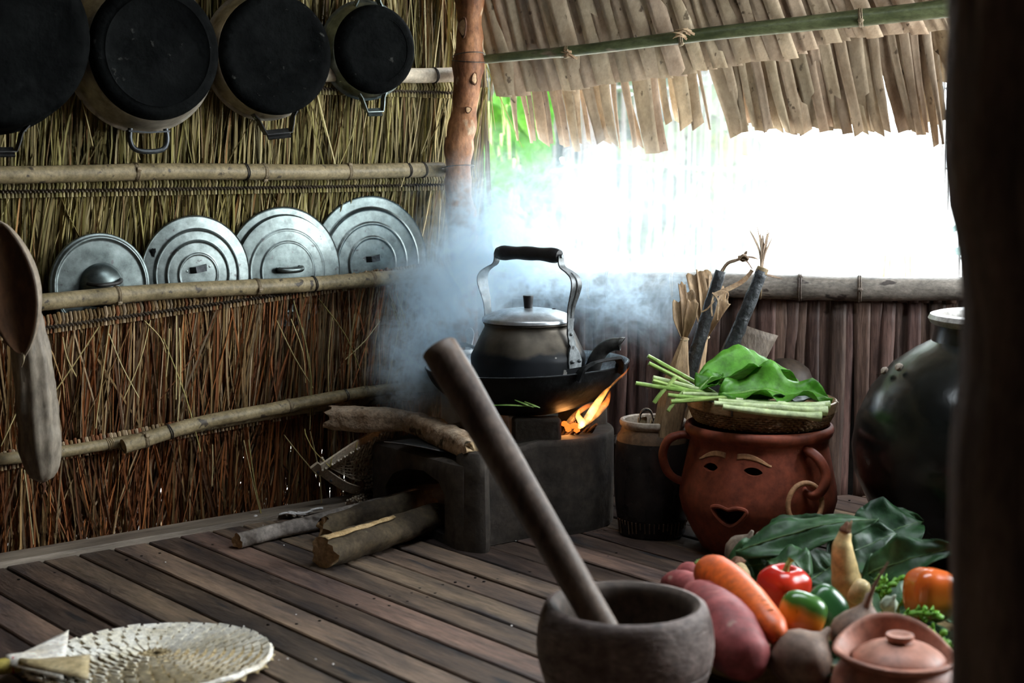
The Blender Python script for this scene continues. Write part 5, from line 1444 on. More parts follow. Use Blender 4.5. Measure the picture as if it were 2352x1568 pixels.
# cut stalks: left ends bundle out over the tray edge
STL = ['topmost cut stalk of the greens, pointing up over the left tray edge', 'cut stalk just below the topmost one, parallel to it', 'pale cut stalk, upper of the close pair left of the tray', 'cut stalk, lower of the close pair left of the tray', 'longest cut stalk, lying level and reaching farthest left of the tray', 'short cut stalk lying level over the tray rim', 'lowest level cut stalk over the tray rim', 'palest short stalk end tucked among the cut stalks', 'cut stalk hanging down steeply below the longest stalk', 'small stalk end hanging down beside the tray rim']
ST = [((1488, 817), (1625, 893), 2.92, .0042, m_stalk), ((1490, 834), (1622, 905), 2.90, .0042, m_stalk), ((1500, 866), (1640, 905), 2.875, .0040, m_stalkp), ((1499, 874), (1622, 908), 2.87, .0040, m_stalk), ((1460, 880), (1622, 902), 2.865, .0042, m_stalk), ((1534, 907), (1650, 915), 2.85, .0040, m_stalk), ((1541, 922), (1640, 914), 2.84, .0044, m_stalk), ((1568, 904), (1660, 908), 2.86, .0038, m_stalkp),
      ((1502, 925), (1530, 890), 2.86, .0040, m_stalk), ((1534, 944), (1552, 920), 2.85, .0035, m_stalk)]
for k, (a, b, Y, r, m_) in enumerate(ST):
    e = PY(*b, Y+.01); s_ = PY(*a, Y); inn = e + (e-s_).normalized()*.03 - UP*.002
    o = obj('cut_stalk', MB().tube(bez([s_, s_.lerp(e, .5) + UP*.0015*math.sin(k), e, inn], 4), [r*.96] + [r]*12, 9), m_)
    tag(o, STL[k], 'stalk', group='cut stalks left of the tray')
ST2L = ['pale thick stalk end, middle one at the right front of the tray', 'pale thick stalk behind the middle one at the right front of the tray', 'lowest and thickest pale stalk end at the right front of the tray', 'rearmost pale stalk end, touching the frilled leaf on the tray']
ST2 = [((1640, 926), (1900, 944), 2.805, .0062), ((1650, 920), (1894, 935), 2.815, .0060), ((1660, 934), (1886, 957), 2.795, .0066), ((1690, 918), (1906, 930), 2.83, .0055)]
for k, (a, b, Y, r) in enumerate(ST2):
    s_, e = PY(*a, Y), PY(*b, Y)
    o = obj('pale_stalk', MB().tube(bez([s_, s_.lerp(e, .5) - UP*.001*k, e], 5), [r*.8]*3 + [r]*6 + [r*1.3, r*1.5], 10), m_stalkp)
    tag(o, ST2L[k], 'stalk', group='pale stalks on the right of the tray')

# -- dark glazed jar with tools
JC = V((.287, 3.06, 0)); JM = Matrix.Translation(JC)
jar = thing('glazed_jar', 'dark glazed jar with pale rim holding sticks and leaf bundles', 'jar', M=JM)
obj('body', MB().lathe([(0, 0), (.064, 0), (.068, .006), (.0775, .08), (.0785, .13), (.0765, .175), (.0740, .195)], 56), m_dglaze, jar)
obj('shoulder', MB().lathe([(.0742, .193), (.0725, .203), (.0655, .214), (.0635, .222)], 56), m_rust, jar, label='unglazed tan shoulder')
obj('rim', MB().lathe([(.0630, .221), (.0665, .226), (.0680, .232), (.0665, .237), (.0620, .2385), (.0575, .236), (.0570, .228), (.062, .19), (.060, .03), (0, .02)], 56), m_rawrim, jar, label='pale bare rim')
dr_ = MB(); g = random.Random(2)
for k in range(22):
    a = -2.9 + k*.13; L_ = g.uniform(.006, .030)
    f = lambda z: .0640 + .0045*min(1, z/.006) + (.0095*max(0, z-.006)/.074)
    z1 = .036; pts = [V(((f(z)+.0007)*math.cos(a), (f(z)+.0007)*math.sin(a), z)) for z in (z1, z1-L_*.5, max(.003, z1-L_))]
    dr_.tube(pts, [.0030, .0024, .0030], 6, flat=.4)
obj('glaze_drip', dr_, m_rust, jar, kind='stuff')
m_torch = mat('black_tarred_stick', (0.012, 0.013, 0.014), (0.036, 0.040, 0.044), scale=22, rough=0.42, rough2=.6, bump=.8, bscale=46, spec=.5)
m_fib = mat('bark_fibre', (0.20, 0.13, 0.09), (0.38, 0.28, 0.19), scale=20, rough=.7)
def stick(label, p0, p1, r0, r1, seed, extra):
    root = thing('resin_torch', label, 'torch', loc=tuple(p0))
    n = 40; pts = [p0.lerp(p1, k/(n-1)) for k in range(n)]
    mb = MB().tube(pts, [r0+(r1-r0)*k/(n-1) for k in range(n)], 14)
    for i in range(n*14):
        p = V(mb.v[i]); c = pts[i//14]; mb.v[i] = tuple(c + (p-c)*(1 + .14*noise.noise(p*75 + V((seed, 0, 0))) + .07*noise.noise(p*170)))
    obj('stick', mb, m_torch, root, world=True, angle=180)
    extra(root, p1, (p1-p0).normalized())
    return root
Yj = 3.06
jb = JC + V((.0, .0, .03))
def ex1(root, p, ax_):
    q = [p - ax_*.006, PY(1668, 606, Yj+.01), PY(1690, 598, Yj+.0), PY(1706, 590, Yj-.005)]
    mb = MB()
    for k in range(3): mb.strap(bez([a + V((.002*k, .001*k, .002*(k % 2))) for a in q], 4), (0, .6, .8), .004, .0012)
    kn = PY(1706, 592, Yj-.005)
    mb.tube(bez([kn + V((-.010, 0, -.004)), kn + V((0, -.006, .006)), kn + V((.010, 0, -.002)), kn + V((0, .006, -.006)), kn + V((-.008, 0, .003))], 4), .0030, 7)
    for e in ((1716, 582), (1741, 595), (1728, 618), (1717, 577)): mb.strap(bez([kn, kn.lerp(PY(*e, Yj-.004), .5) + UP*.003, PY(*e, Yj-.004)], 3), (0, .5, 1), [.005, .005, .005, .004, .004, .003, .0015], .0008)
    obj('knotted_fibre', mb, m_fib, root, world=True, kind='stuff')
    mb = MB()
    for (a, b, c) in (((1655, 668), (1672, 672), (1670, 690)), ((1636, 672), (1650, 690), (1648, 735)), ((1640, 690), (1626, 708), (1612, 716)), ((1640, 676), (1634, 700), (1636, 726))): mb.strap(bez([PY(*a, Yj-.035), PY(*b, Yj-.036), PY(*c, Yj-.035)], 3), (1, .3, 0), .0035, .0008)
    mb.strap(bez([PY(1640, 678, Yj-.03), PY(1690, 655, Yj-.02), PY(1712, 640, Yj-.015), PY(1728, 620, Yj-.008)], 4), (0, .5, 1), [.010]*9+[.008]*4, .0008)
    obj('tie_strip', mb, m_husk, root, world=True, kind='stuff')
def ex2(root, p, ax_):
    obj('binding', MB().lathe([(.0105, -.004), (.0125, -.002), (.0125, .008), (.0105, .010)], 14, frame(ax_, None, p - ax_*.002)), m_rattan, root, world=True)
    mb = MB()
    for (a, w_) in (((1722, 528), .004), ((1738, 515), .003), ((1766, 518), .0025), ((1766, 533), .007), ((1774, 545), .004), ((1752, 540), .008), ((1760, 560), .006), ((1797, 640), .005), ((1746, 535), .005)):
        e = PY(*a, Yj-.012); m_ = p.lerp(e, .5) + V(((e.x-p.x)*-.25, -.003, 0))
        mb.strap(bez([p - ax_*.004, m_, e], 5), (.8, .4, .2), [w_]*8 + [w_*.7, w_*.5, w_*.25], .0009)
    obj('frayed_fibre', mb, m_fib, root, world=True, kind='stuff')
stick('black stick torch with a knotted fibre end, standing in the glazed jar', jb + V((-.012, .01, 0)), PY(1655, 622, Yj+.01), .0195, .0115, 1.0, ex1)
stick('black stick torch with a frayed fibre tuft, leaning farthest out of the glazed jar', jb + V((.022, -.012, .0)), PY(1750, 622, Yj-.01), .0185, .0125, 4.0, ex2)
m_wrap = mat('dried_wrap_leaf', (0.20, 0.12, 0.06), (0.40, 0.27, 0.15), scale=6, stretch=(5, 5, 1), rough=.5, rough2=.65, bump=.2, bscale=30, trans=.12)
# leaf-wrapped bundle: belly, tied neck, flared top leaves
def bundle(label, foot, neck, top_pts, r, seed):
    root = thing('leaf_bundle', label, 'bundle', loc=tuple(foot)); g = random.Random(seed)
    ax_ = (neck-foot); n = 16; pts = [foot.lerp(neck, k/(n-1)) for k in range(n)]
    rr = [r*(.80 + .20*min(1, k/9)) if k < 12 else r*(1 - ((k-11)/4)*.80) for k in range(n)]
    mb = MB().tube(pts, rr, 9, flat=.8)
    for i in range(n*9):
        p = V(mb.v[i]); c = pts[i//9]; mb.v[i] = tuple(c + (p-c)*(1 + .10*math.cos(3*(i % 9)/9*2*PI + seed) + .08*noise.noise(p*40)))
    obj('wrapping', mb, m_wrap, root, world=True, angle=30)
    obj('tie', MB().tube([neck - ax_.normalized()*.004 + V((.0075*math.cos(a), .0075*math.sin(a), .002*math.sin(a))) for a in [2*PI*k/12 for k in range(12)]], .0018, 6, closed=True), m_rattan, root, world=True)
    for k, (a, w_) in enumerate(top_pts):
        e = V(a); m_ = neck.lerp(e, .55) + V((g.uniform(-.006, .006), -.008, 0)); d_ = V((1, g.uniform(-.5, .5), 0))
        f = bez([neck - ax_.normalized()*.006, m_, e], 5); nn = len(f)
        an = (e-neck).normalized(); s_ = (d_ - an*d_.dot(an)).normalized(); nr = an.cross(s_)
        obj('leaf_end', MB().grid(lambda x, y: f[min(nn-1, int(round(x*(nn-1))))] + s_*((y-.5)*(.006 + w_*min(1, x*2.2))) + nr*(w_*.22*(1-(2*y-1)**2)) + an*(.004*math.sin(y*9+k)*(x > .95)), nn, 7), m_wrap, root, world=True, angle=180, solid=.0008)
    return root
bundle('short pale leaf-wrapped bundle with a tied neck, foremost in the glazed jar', JC + V((-.012, -.030, .03)), PY(1573, 774, 3.02), [(PY(1560, 690, 3.02), .024), (PY(1580, 668, 3.03), .022), (PY(1592, 690, 3.01), .018), (PY(1566, 650, 3.03), .010)], .037, 1)
bundle('tall dark leaf-wrapped bundle with wide flared leaves behind the black sticks', JC + V((.012, .040, .03)), PY(1622, 770, 3.16), [(PY(1596, 628, 3.17), .034), (PY(1616, 622, 3.18), .030), (PY(1640, 636, 3.18), .020), (PY(1668, 690, 3.15), .018), (PY(1662, 660, 3.17), .012)], .028, 5)
# bamboo tongs / split pieces in the jar
m_bs = mat('split_bamboo_piece', (0.32, 0.23, 0.13), (0.44, 0.34, 0.21), scale=10, stretch=(4, 4, 1), rough=.5)
bt = thing('bamboo_tongs', 'bent split bamboo tongs with a dark toothed bend, standing in the glazed jar', 'tongs', loc=tuple(JC))
a0 = JC + V((-.038, -.030, .04)); a1 = PY(1474, 985, 3.02); a2 = PY(1484, 946, 3.02); a3 = PY(1496, 960, 3.02); a4 = JC + V((-.020, -.038, .04))
obj('blade', MB().strap(bez([a0, a1, PY(1475, 960, 3.02)], 5), (1, .2, 0), .019, .003), m_bs, bt, world=True)
obj('blade', MB().strap(bez([a4, PY(1494, 990, 3.018), PY(1499, 962, 3.02)], 5), (.3, .9, 0), .019, .003), m_bs, bt, world=True)
bp_ = bez([PY(1469, 964, 3.02), PY(1472, 948, 3.02), PY(1483, 941, 3.02), PY(1495, 946, 3.02), PY(1500, 966, 3.02)], 5)
obj('bend', MB().strap(bp_, (.1, 1, .1), .020, .003), m_fib, bt, world=True)
nt_ = MB()
for k in range(1, len(bp_)-1):
    nt_.strap([bp_[k] + V((0, -.0102, 0)), bp_[k] + V((0, .0102, 0))], (1, 0, 0), .0016, .0044)
obj('notch', nt_, m_soot, bt, world=True, kind='stuff')
bs2 = tag(thing('bamboo_splint', loc=tuple(JC)), 'flat brown bamboo splint standing between tongs and leaf bundle in the jar', 'splint')
obj('splint', MB().strap([JC + V((.002, -.042, .03)), PY(1522, 985, 3.015), PY(1540, 890, 3.012)], (1, .15, 0), [.026, .024, .024], .004), m_bs, bs2, world=True, angle=30)

# -- wooden paddle and gourd ladle standing behind, leaning on the back wall
m_pad = mat('worn_paddle_wood', (0.085, 0.064, 0.048), (0.20, 0.16, 0.125), scale=8, stretch=(3, 3, 1), rough=.6, bump=.3, bscale=60)
pd = thing('wooden_paddle', 'broad worn wooden paddle leaning on the back wall behind the black sticks', 'paddle', loc=tuple(PB(1640, 1190, .06)))
c_ = [PB(1650, 868, .05), PB(1690, 738, .03), PB(1786, 770, .03), PB(1745, 852, .045)]
def pf(a, b):
    t = c_[1].lerp(c_[2], b); l_ = PB(1610, 900, .055).lerp(PB(1715, 905, .055), b)
    return t.lerp(l_, a) + BN*(.016*math.sin(PI*b))
obj('blade', MB().grid(pf, 10, 9), m_pad, pd, world=True, angle=180, solid=.008)
obj('shaft', MB().tube([PB(1655, 890, .062), PB(1600, 1110, .12)] + [V((PB(1600, 1110, .12).x - .02, PB(1600, 1110, .12).y - .02, .012))], .012, 12), m_pad, pd, world=True)
m_coco = mat('dark_coconut_shell', (0.016, 0.010, 0.007), (0.05, 0.032, 0.02), scale=9, stretch=(1, 1, .35), rough=.6, bump=.2, bscale=30, speck=(.17, .11, .06), speck_scale=18, speck_lo=.64)
gl = thing('coconut_ladle', 'dark coconut shell ladle standing bowl up by the back wall, right of the paddle', 'ladle', loc=tuple(PB(1800, 1150, .09)))
gc_ = PB(1806, 876, .085)
obj('bowl', MB().lathe([(0, .056), (.020, .0535), (.040, .044), (.054, .026), (.058, .004), (.052, -.012), (.046, -.014), (.048, .004), (.042, .026), (.02, .045), (0, .05)], 36, frame((.25, -.25, 1), None, tuple(gc_ - UP*.005))), m_coco, gl, world=True)
obj('shaft', MB().tube([gc_ + V((.035, -.01, -.008)), gc_ + V((.06, -.02, -.12)), V((gc_.x + .075, gc_.y - .04, .01))], .008, 10), m_pad, gl, world=True)

# -- big dark water jar at the right
WJ = V((.925, 2.86, 0))
wj = thing('water_jar', 'big dark glazed water jar with a pale rim beside the near post', 'jar', M=Matrix.Translation(WJ))
m_wjar = mat('black_green_glaze', (0.004, 0.0045, 0.004), (0.012, 0.013, 0.0115), scale=6, spec=.42, rough=0.14, rough2=.34, bump=.22, bscale=16, speck=(.05, .045, .04), speck_scale=8, speck_lo=.66)
obj('body', MB().lathe([(0, 0), (.150, 0), (.165, .01), (.232, .09), (.266, .165), (.272, .215), (.264, .268), (.239, .325), (.199, .374), (.160, .402), (.138, .414), (.128, .420), (.124, .440), (.124, .452)], 80), m_wjar, wj)
obj('rim', MB().lathe([(.123, .450), (.132, .455), (.136, .463), (.132, .471), (.122, .474), (.110, .470), (.106, .460), (.112, .43), (.20, .33), (.23, .2), (.14, .03), (0, .02)], 80), mat('grey_rim_glaze', (.22, .20, .18), (.34, .32, .30), scale=14, rough=.38), wj)
for k, (a, z) in enumerate(((-3.02, .374), (-2.92, .378), (-3.10, .366))):
    p = V(((.198+.012*k)*math.cos(a), (.198+.012*k)*math.sin(a), z))
    obj('highlight_bead', MB().lathe([(0, -.006), (.007, -.003), (.008, .002), (.004, .006), (0, .007)], 10, frame((math.cos(a), math.sin(a), .8), None, p)), m_rawrim, wj)  # pale beads stand in for highlight splotches on the shoulder
# ================================================================== MORTAR AND PESTLE
m_mort = mat('grey_mortar_wood', (0.05, 0.030, 0.024), (0.29, 0.225, 0.20), scale=5, stretch=(2, 2, 4), rough=0.55, rough2=.68, bump=.25, bscale=45, detail=6, speck=(.07, .055, .05), speck_scale=7, speck_lo=.62)
m_mort_in = mat('mortar_inside', (0.045, 0.03, 0.022), (0.09, 0.065, 0.05), scale=9, rough=.7, bump=.2)
MC = V((.152, 1.985, 0))
mo = thing('mortar', 'round grey wooden mortar with the pestle standing in it', 'mortar', M=Matrix.Translation(MC))
k_ = 1.0
pf_ = [(0, 0), (.070, 0), (.078, .006), (.092, .030), (.108, .062), (.1165, .092), (.1195, .118), (.1200, .122), (.1185, .126), (.1178, .130), (.1170, .145), (.1150, .156), (.1125, .166), (.1105, .172), (.1065, .1755)]
pi2 = [(.1000, .1760), (.0935, .1735), (.0895, .168), (.0885, .150), (.082, .105), (.062, .055), (.03, .032), (0, .028)]
pfull = []
for (r, z) in pf_: pfull.append((r, z))
# two shallow turned grooves
pg = [(0, 0), (.068, 0), (.076, .006), (.090, .030), (.104, .056), (.1085, .066), (.1090, .069), (.1080, .071), (.1100, .074), (.1140, .086), (.1150, .090), (.1140, .0925), (.1165, .0955), (.1190, .110), (.1195, .122), (.1180, .140), (.1150, .155), (.1115, .166), (.1085, .1725), (.1050, .1752)]
obj('bowl', MB().lathe(pg + [pi2[0]], 72), m_mort, mo, angle=35)
obj('hollow', MB().lathe(pi2, 64), m_mort_in, mo, angle=60)
m_pest = mat('pestle_wood', (0.055, 0.034, 0.024), (0.15, 0.105, 0.078), scale=5, stretch=(3, 3, 1), rough=0.42, rough2=.55, bump=.12, bscale=40, detail=6)
pe = thing('pestle', 'long worn wooden pestle standing askew in the mortar', 'pestle', loc=tuple(MC))
e0 = PY(1370, 1418, 1.955); e1 = PY(1009, 800, 2.12)
dirp = (e1-e0).normalized(); e0 = e0 - dirp*.10
n = 30; pts = [e0.lerp(e1, k/(n-1)) for k in range(n)]
rr = [.0195 + .0075*(k/(n-1))**.9 for k in range(n)]
rr[0] = .013; rr[1] = .0185; rr[-1] = .0265
pts += [e1 + dirp*.0015, e1 + dirp*.0025]; rr += [.0250, .021]
mb = MB().tube(pts, rr, 26)
for i in range(len(pts)*26):
    p = V(mb.v[i]); c = pts[i//26]; mb.v[i] = tuple(c + (p-c)*(1 + .03*noise.noise(p*18)))
obj('shaft', mb, m_pest, pe, world=True, angle=60)

# ================================================================== PALM LEAF FAN
m_fan = mat('bleached_palm', (0.72, 0.64, 0.48), (0.90, 0.86, 0.78), scale=14, rough=0.5, rough2=.65, vary=.16, trans=.1, lo=.3, hi=.6, hue=.01)
m_fan2 = mat('tan_palm', (0.40, 0.30, 0.15), (0.58, 0.47, 0.28), scale=14, rough=0.55)
FCn = PZ(338, 1560, .012); 
fe = PZ(617, 1498, .012); fs = PZ(15, 1545, .012)
fx = (fe-fs); fx.z = 0; fl = fx.length; fx.normalize(); fy = V((-fx.y, fx.x, 0))
fan = thing('palm_fan', 'pale woven palm leaf hand fan lying on the floor boards', 'fan', loc=tuple(fs))
fc = fs + fx*(fl*.56); RX = fl*.445; RY = .150
def fan_r(a):
    # heart-like outline: pointed towards the handle
    return V((RX*math.cos(a)*(1 + .10*(math.cos(a) < 0)*math.cos(a)**2), RY*math.sin(a)*(1 - .16*(math.cos(a) < 0)*math.cos(a)**2), 0))
NS = 34
def strip(sg, k, m):
    a0 = 2*PI*k/NS; pts = []; w_ = []
    nst = 26
    for j in range(nst):
        t = .06 + .94*j/(nst-1)
        a = a0 + sg*1.75*t
        p = fan_r(a)*t
        z = .0028*math.sin(PI*(j*1.0 + (k % 2))*.72)*sg
        pts.append(fc + fx*p.x + fy*p.y + UP*(.006 + z + .006*(1-t) - .004*t*t)); w_.append(.0035 + .0165*t)
    return MB().strap(pts, V((0, 0, 1)).cross(pts[-1]-pts[0]), w_, .0009), pts
for sg in (1, -1):
    for k in range(NS):
        mb, pts = strip(sg, k, None)
        obj('palm_strip', mb, m_fan2, fan, world=True, angle=30)  # tan strips carry the shadow tone between the pale scales
# raised scale ends of the weave: little upturned tabs in rings
g = random.Random(6); tb = MB()
for j in range(2, 13):
    t = j/12.4; nk = int(14 + 30*t)
    for k in range(nk):
        a = 2*PI*(k + .5*(j % 2))/nk; p = fan_r(a)*t; c = fc + fx*p.x + fy*p.y + UP*(.0105 + .004*(1-t))
        rd = (fx*p.x + fy*p.y).normalized(); td = V((-rd.y, rd.x, 0)); L_ = RX/12.4*.95; w_ = 2*PI*t*RY*1.25/nk*.40
        q0_, q1_ = c - rd*L_*.42 - UP*.0012, c + rd*L_*.42 + UP*g.uniform(.0024, .0046)
        tb.add([q0_ - td*w_*.7, q0_ + td*w_*.7, q1_ + td*w_, q1_ - td*w_, c - UP*.004 - td*w_*.8, c - UP*.004 + td*w_*.8], [(0, 1, 2, 3), (3, 2, 5, 4), (0, 3, 4), (1, 5, 2)])
obj('weave_scales', tb, m_fan, fan, world=True, kind='stuff', smooth=False)
ed = [fc + fx*fan_r(2*PI*k/72).x*1.005 + fy*fan_r(2*PI*k/72).y*1.005 + UP*(.006 + .0012*math.sin(k*1.7)) for k in range(72)]
obj('braided_edge', MB().tube(ed, .0042, 7, closed=True, jit=.25), m_fan, fan, world=True)
cn = fs + fx*.012
fo = MB().grid(lambda a, b: fs + fx*(a*fl*.22) + fy*((b-.42)*(.018 + .21*a)) + UP*(.015 + .012*math.sin(PI*b)*(1-a*.8) + .003*math.sin(b*14)*a), 12, 16)
obj('folded_corner', fo, m_fan, fan, world=True, angle=180, solid=.0012)
obj('folded_corner', MB().grid(lambda a, b: fs + fx*(.02 + a*fl*.26) - fy*(.004 + b*(.02 + .09*a)) + UP*(.019 + .006*math.sin(PI*b)*(1-a)), 8, 6), m_fan2, fan, world=True, angle=180, solid=.0012)
for k in range(3):
    a_ = fs + fx*(.05+.016*k) + fy*(.045 + .02*k); obj('leaf_tip', MB().add([a_ - fx*.008, a_ + fx*.010, a_ + fy*.020 + UP*.016 - fx*.003], [(0, 1, 2)]), m_fan, fan, world=True, solid=.0008)
m_fh = mat('yellow_handle_wrap', (.42, .33, .06), (.58, .48, .14), scale=20, rough=.5)
obj('fan_handle', MB().tube([fs + fx*.02 + UP*.012, fs - fx*.06 - fy*.012 + UP*.011, fs - fx*.22 - fy*.045 + UP*.011], [.012, .012, .011], 12), m_fh, fan, world=True)
obj('red_tie', MB().lathe([(.0125, -.003), (.0138, 0), (.0125, .003)], 16, frame(fx, None, fs + fx*.010 + UP*.012)), mat('red_thread', (.45, .05, .05), rough=.6), fan, world=True)

# ================================================================== BASKET OF VEGETABLES
BC = V((.515, 2.318, 0)); BR = .288
m_bask = mat('basket_bamboo', (0.17, 0.125, 0.055), (0.30, 0.22, 0.11), scale=16, stretch=(1, 1, 3), rough=.55)
bk_ = thing('vegetable_basket', 'wide flat bamboo basket heaped with vegetables', 'basket', M=Matrix.Translation(BC))
obj('rim', MB().tube([V((BR*math.cos(a), BR*math.sin(a), .066)) for a in [2*PI*k/80 for k in range(80)]], .0055, 9, closed=True), m_bask, bk_)
mb = MB()
for k in range(150):
    a = 2*PI*k/150; r0, r1 = BR-.040, BR-.001
    mb.strap([V((r0*math.cos(a), r0*math.sin(a), .004)), V(((r1-.010)*math.cos(a), (r1-.010)*math.sin(a), .020)), V((r1*math.cos(a), r1*math.sin(a), .066))], (-math.sin(a), math.cos(a), 0), .0125, .0018)
obj('side_splint', mb, m_bask, bk_, kind='stuff')
obj('hoop', MB().tube([V(((BR+.002)*math.cos(a), (BR+.002)*math.sin(a), .054)) for a in [2*PI*k/80 for k in range(80)]], .0030, 6, closed=True), m_bask, bk_)
obj('bottom', MB().lathe([(0, .002), (BR-.04, .003), (BR-.038, .006), (0, .006)], 64), m_bask, bk_)

m_carrot = mat('carrot_orange', (0.56, 0.085, 0.010), (0.68, 0.130, 0.017), scale=9, rough=.42, bump=.12, bscale=30, spec=.45)
m_carmk = mat('carrot_mark', (.12, .05, .02), (.25, .10, .03), scale=30, rough=.8)
ca = thing('carrot', 'thick orange carrot lying slantwise across the basket', 'carrot', loc=tuple(PZ(1700, 1390, .13)))
q0 = PZ(1618, 1305, .140); q1 = PZ(1792, 1466, .105); ax_ = q1-q0
pts = [q0 + ax_*t + V((.004*math.sin(PI*t), 0, .006*math.sin(PI*t))) for t in [0, .02, .06, .12, .2, .3, .4, .5, .6, .7, .8, .88, .94, .98, 1.0]]
cr_ = [.010, .020, .0275, .0305, .0315, .0315, .0305, .029, .0275, .026, .0245, .0225, .0185, .012, .004]
mb = MB().tube(pts, cr_, 26)
for i in range(len(pts)*26):
    p = V(mb.v[i]); c = pts[i//26]; mb.v[i] = tuple(c + (p-c)*(1 + .035*noise.noise(p*40) + .012*math.sin((p-q0).dot(ax_.normalized())*260)))
obj('root', mb, m_carrot, ca, world=True, angle=180)
mk = MB(); g = random.Random(14)
camp = V((0, 0, H))
for k in range(13):
    t = .20 + .055*k + g.uniform(-.01, .01); c = q0 + ax_*t + V((.004*math.sin(PI*t), 0, .006*math.sin(PI*t)))
    r = .0300 - .0075*max(0, t-.3)/.7; up_ = (UP*.9 + (camp-c).normalized()*.45 + V((.22, 0, 0))); an = ax_.normalized(); up_ = (up_ - an*up_.dot(an)).normalized(); sd = an.cross(up_)
    w_ = g.uniform(.004, .008); pp_ = []
    for j in range(5):
        f_ = (j-2)/2*w_/r; pp_.append(c + (up_*math.cos(f_) + sd*math.sin(f_))*(r*1.0 - .0002))
    mk.tube(pp_, [.0003, .0009, .0012, .0009, .0003], 5)
obj('root_mark', mk, m_carmk, ca, world=True, kind='stuff')
st = MB()
for k in range(9):
    a = 2*PI*k/9; d_ = (-ax_.normalized() + V((.5*math.cos(a), .5*math.sin(a), .4+.4*math.sin(a)))).normalized(); st.tube([q0 + d_*.003, q0 + d_*.013, q0 + d_*.020], [.0028, .0022, .0010], 6)
obj('leaf_stub', st, m_stalk, ca, world=True, label='green stub of cut leaves', kind='stuff')

m_sp = mat('sweet_potato_skin', (0.19, 0.034, 0.036), (0.40, 0.105, 0.10), scale=9, rough=.55, bump=.25, bscale=26, detail=6, speck=(.36, .20, .16), speck_scale=20, speck_lo=.68)
def tuber(name, label, cat, pts, rads, m, seed, bumpy=.10, n=28, seg=22):
    P = bez(pts, max(2, n//(len(pts)-1))); N_ = len(P)
    root = thing(name, label, cat, loc=tuple(P[0]))
    rr = []
    for i in range(N_):
        t = i/(N_-1)*(len(rads)-1); k = min(int(t), len(rads)-2); f_ = t-k; f_ = f_*f_*(3-2*f_) if 0 < k < len(rads)-2 else f_
        rr.append(rads[k] + (rads[k+1]-rads[k])*f_)
    mb = MB().tube(P, rr, seg)
    for i in range(N_*seg):
        p = V(mb.v[i]); c = P[i//seg]; mb.v[i] = tuple(c + (p-c)*(1 + bumpy*noise.noise(p*20 + V((seed, seed, 0))) + bumpy*.4*noise.noise(p*55)))
    obj('root', mb, m, root, world=True, angle=180)
    return root, P
# two-pointed profile helper
def prof_tub(R, n=12, a=.5, tail=.12): return [max(R*tail, R*math.sin(PI*(k/(n-1))**a)**.7) for k in range(n)]
tuber('sweet_potato', 'largest reddish sweet potato, in front of the carrot and beside the mortar', 'sweet potato', [PZ(1590, 1352, .115), PZ(1655, 1425, .108), PZ(1692, 1482, .092), PZ(1735, 1548, .066)], [.012, .034, .043, .046, .044, .036, .013], m_sp, 2.0)
tuber('sweet_potato', 'knobbly sweet potato peeping over the mortar rim', 'sweet potato', [PZ(1525, 1338, .10), PZ(1565, 1342, .105), PZ(1615, 1375, .095), PZ(1640, 1420, .08)], [.008, .022, .026, .024, .010], m_sp, 6.0, bumpy=.16)
tuber('sweet_potato', 'small round sweet potato end left of the carrot top', 'sweet potato', [PZ(1562, 1325, .085), PZ(1590, 1322, .095), PZ(1640, 1340, .085)], [.010, .022, .023, .010], m_sp, 9.0)

def pepper(label, c, R, hgt, m, axis, lobes=4, seed=0, stem=True):
    M_ = frame(axis, None, tuple(c))
    root = thing('bell_pepper', label, 'pepper', M=M_)
    pr = [(0, -hgt*.47)]
    NN = 26
    for k in range(1, NN):
        t = k/NN; x = 2*t-1
        pr.append((R*(1-abs(x)**3.1)**.5*(.84 + .16*t), -hgt*.5 + hgt*t))
    if stem: pr = [q for q in pr if q[1] < hgt*.41] + [(R*.58, hgt*.455), (R*.42, hgt*.468), (R*.30, hgt*.450), (R*.18, hgt*.405), (0, hgt*.37)]
    else: pr.append((0, hgt*.49))
    mb = MB().lathe(pr, 48, rmod=lambda a, z: 1 + (.085*math.cos(lobes*a+seed) + .025*math.cos(2*a+seed))*1.0)
    obj('fruit', mb, m, root, angle=180)
    if stem:
        obj('stem', MB().tube(bez([V((0, 0, hgt*.32)), V((.002, 0, hgt*.50)), V((.008, .003, hgt*.66))], 5), [.0050]*4 + [.0042]*5 + [.0050, .0058], 9), m_stalk, root)
        obj('calyx', MB().lathe([(R*.22, hgt*.385), (R*.14, hgt*.40), (0, hgt*.40)], 12, rmod=lambda a, z: 1+.25*math.cos(5*a)), m_stalk, root)
    return root
def two_tone(name, c1, c2, scale, off, lo=.42, hi=.56):
    m, nt, N, L, P = new_mat(name)
    co = N.new('ShaderNodeTexCoord'); mp = N.new('ShaderNodeMapping'); mp.inputs['Location'].default_value = off; L.new(co.outputs['Object'], mp.inputs[0])
    nz = N.new('ShaderNodeTexNoise'); nz.inputs['Scale'].default_value = scale; nz.inputs['Detail'].default_value = 1.5; L.new(mp.outputs[0], nz.inputs['Vector'])
    rp = N.new('ShaderNodeValToRGB'); rp.color_ramp.elements[0].position = lo; rp.color_ramp.elements[1].position = hi
    rp.color_ramp.elements[0].color = (*c1, 1); rp.color_ramp.elements[1].color = (*c2, 1); L.new(nz.outputs['Fac'], rp.inputs[0]); L.new(rp.outputs[0], P.inputs['Base Color'])
    P.inputs['Roughness'].default_value = .23; P.inputs['Specular IOR Level'].default_value = .55
    return m
m_pr = two_tone('red_pepper_skin', (.42, .012, .008), (.60, .035, .012), 6, (0, 0, 0))
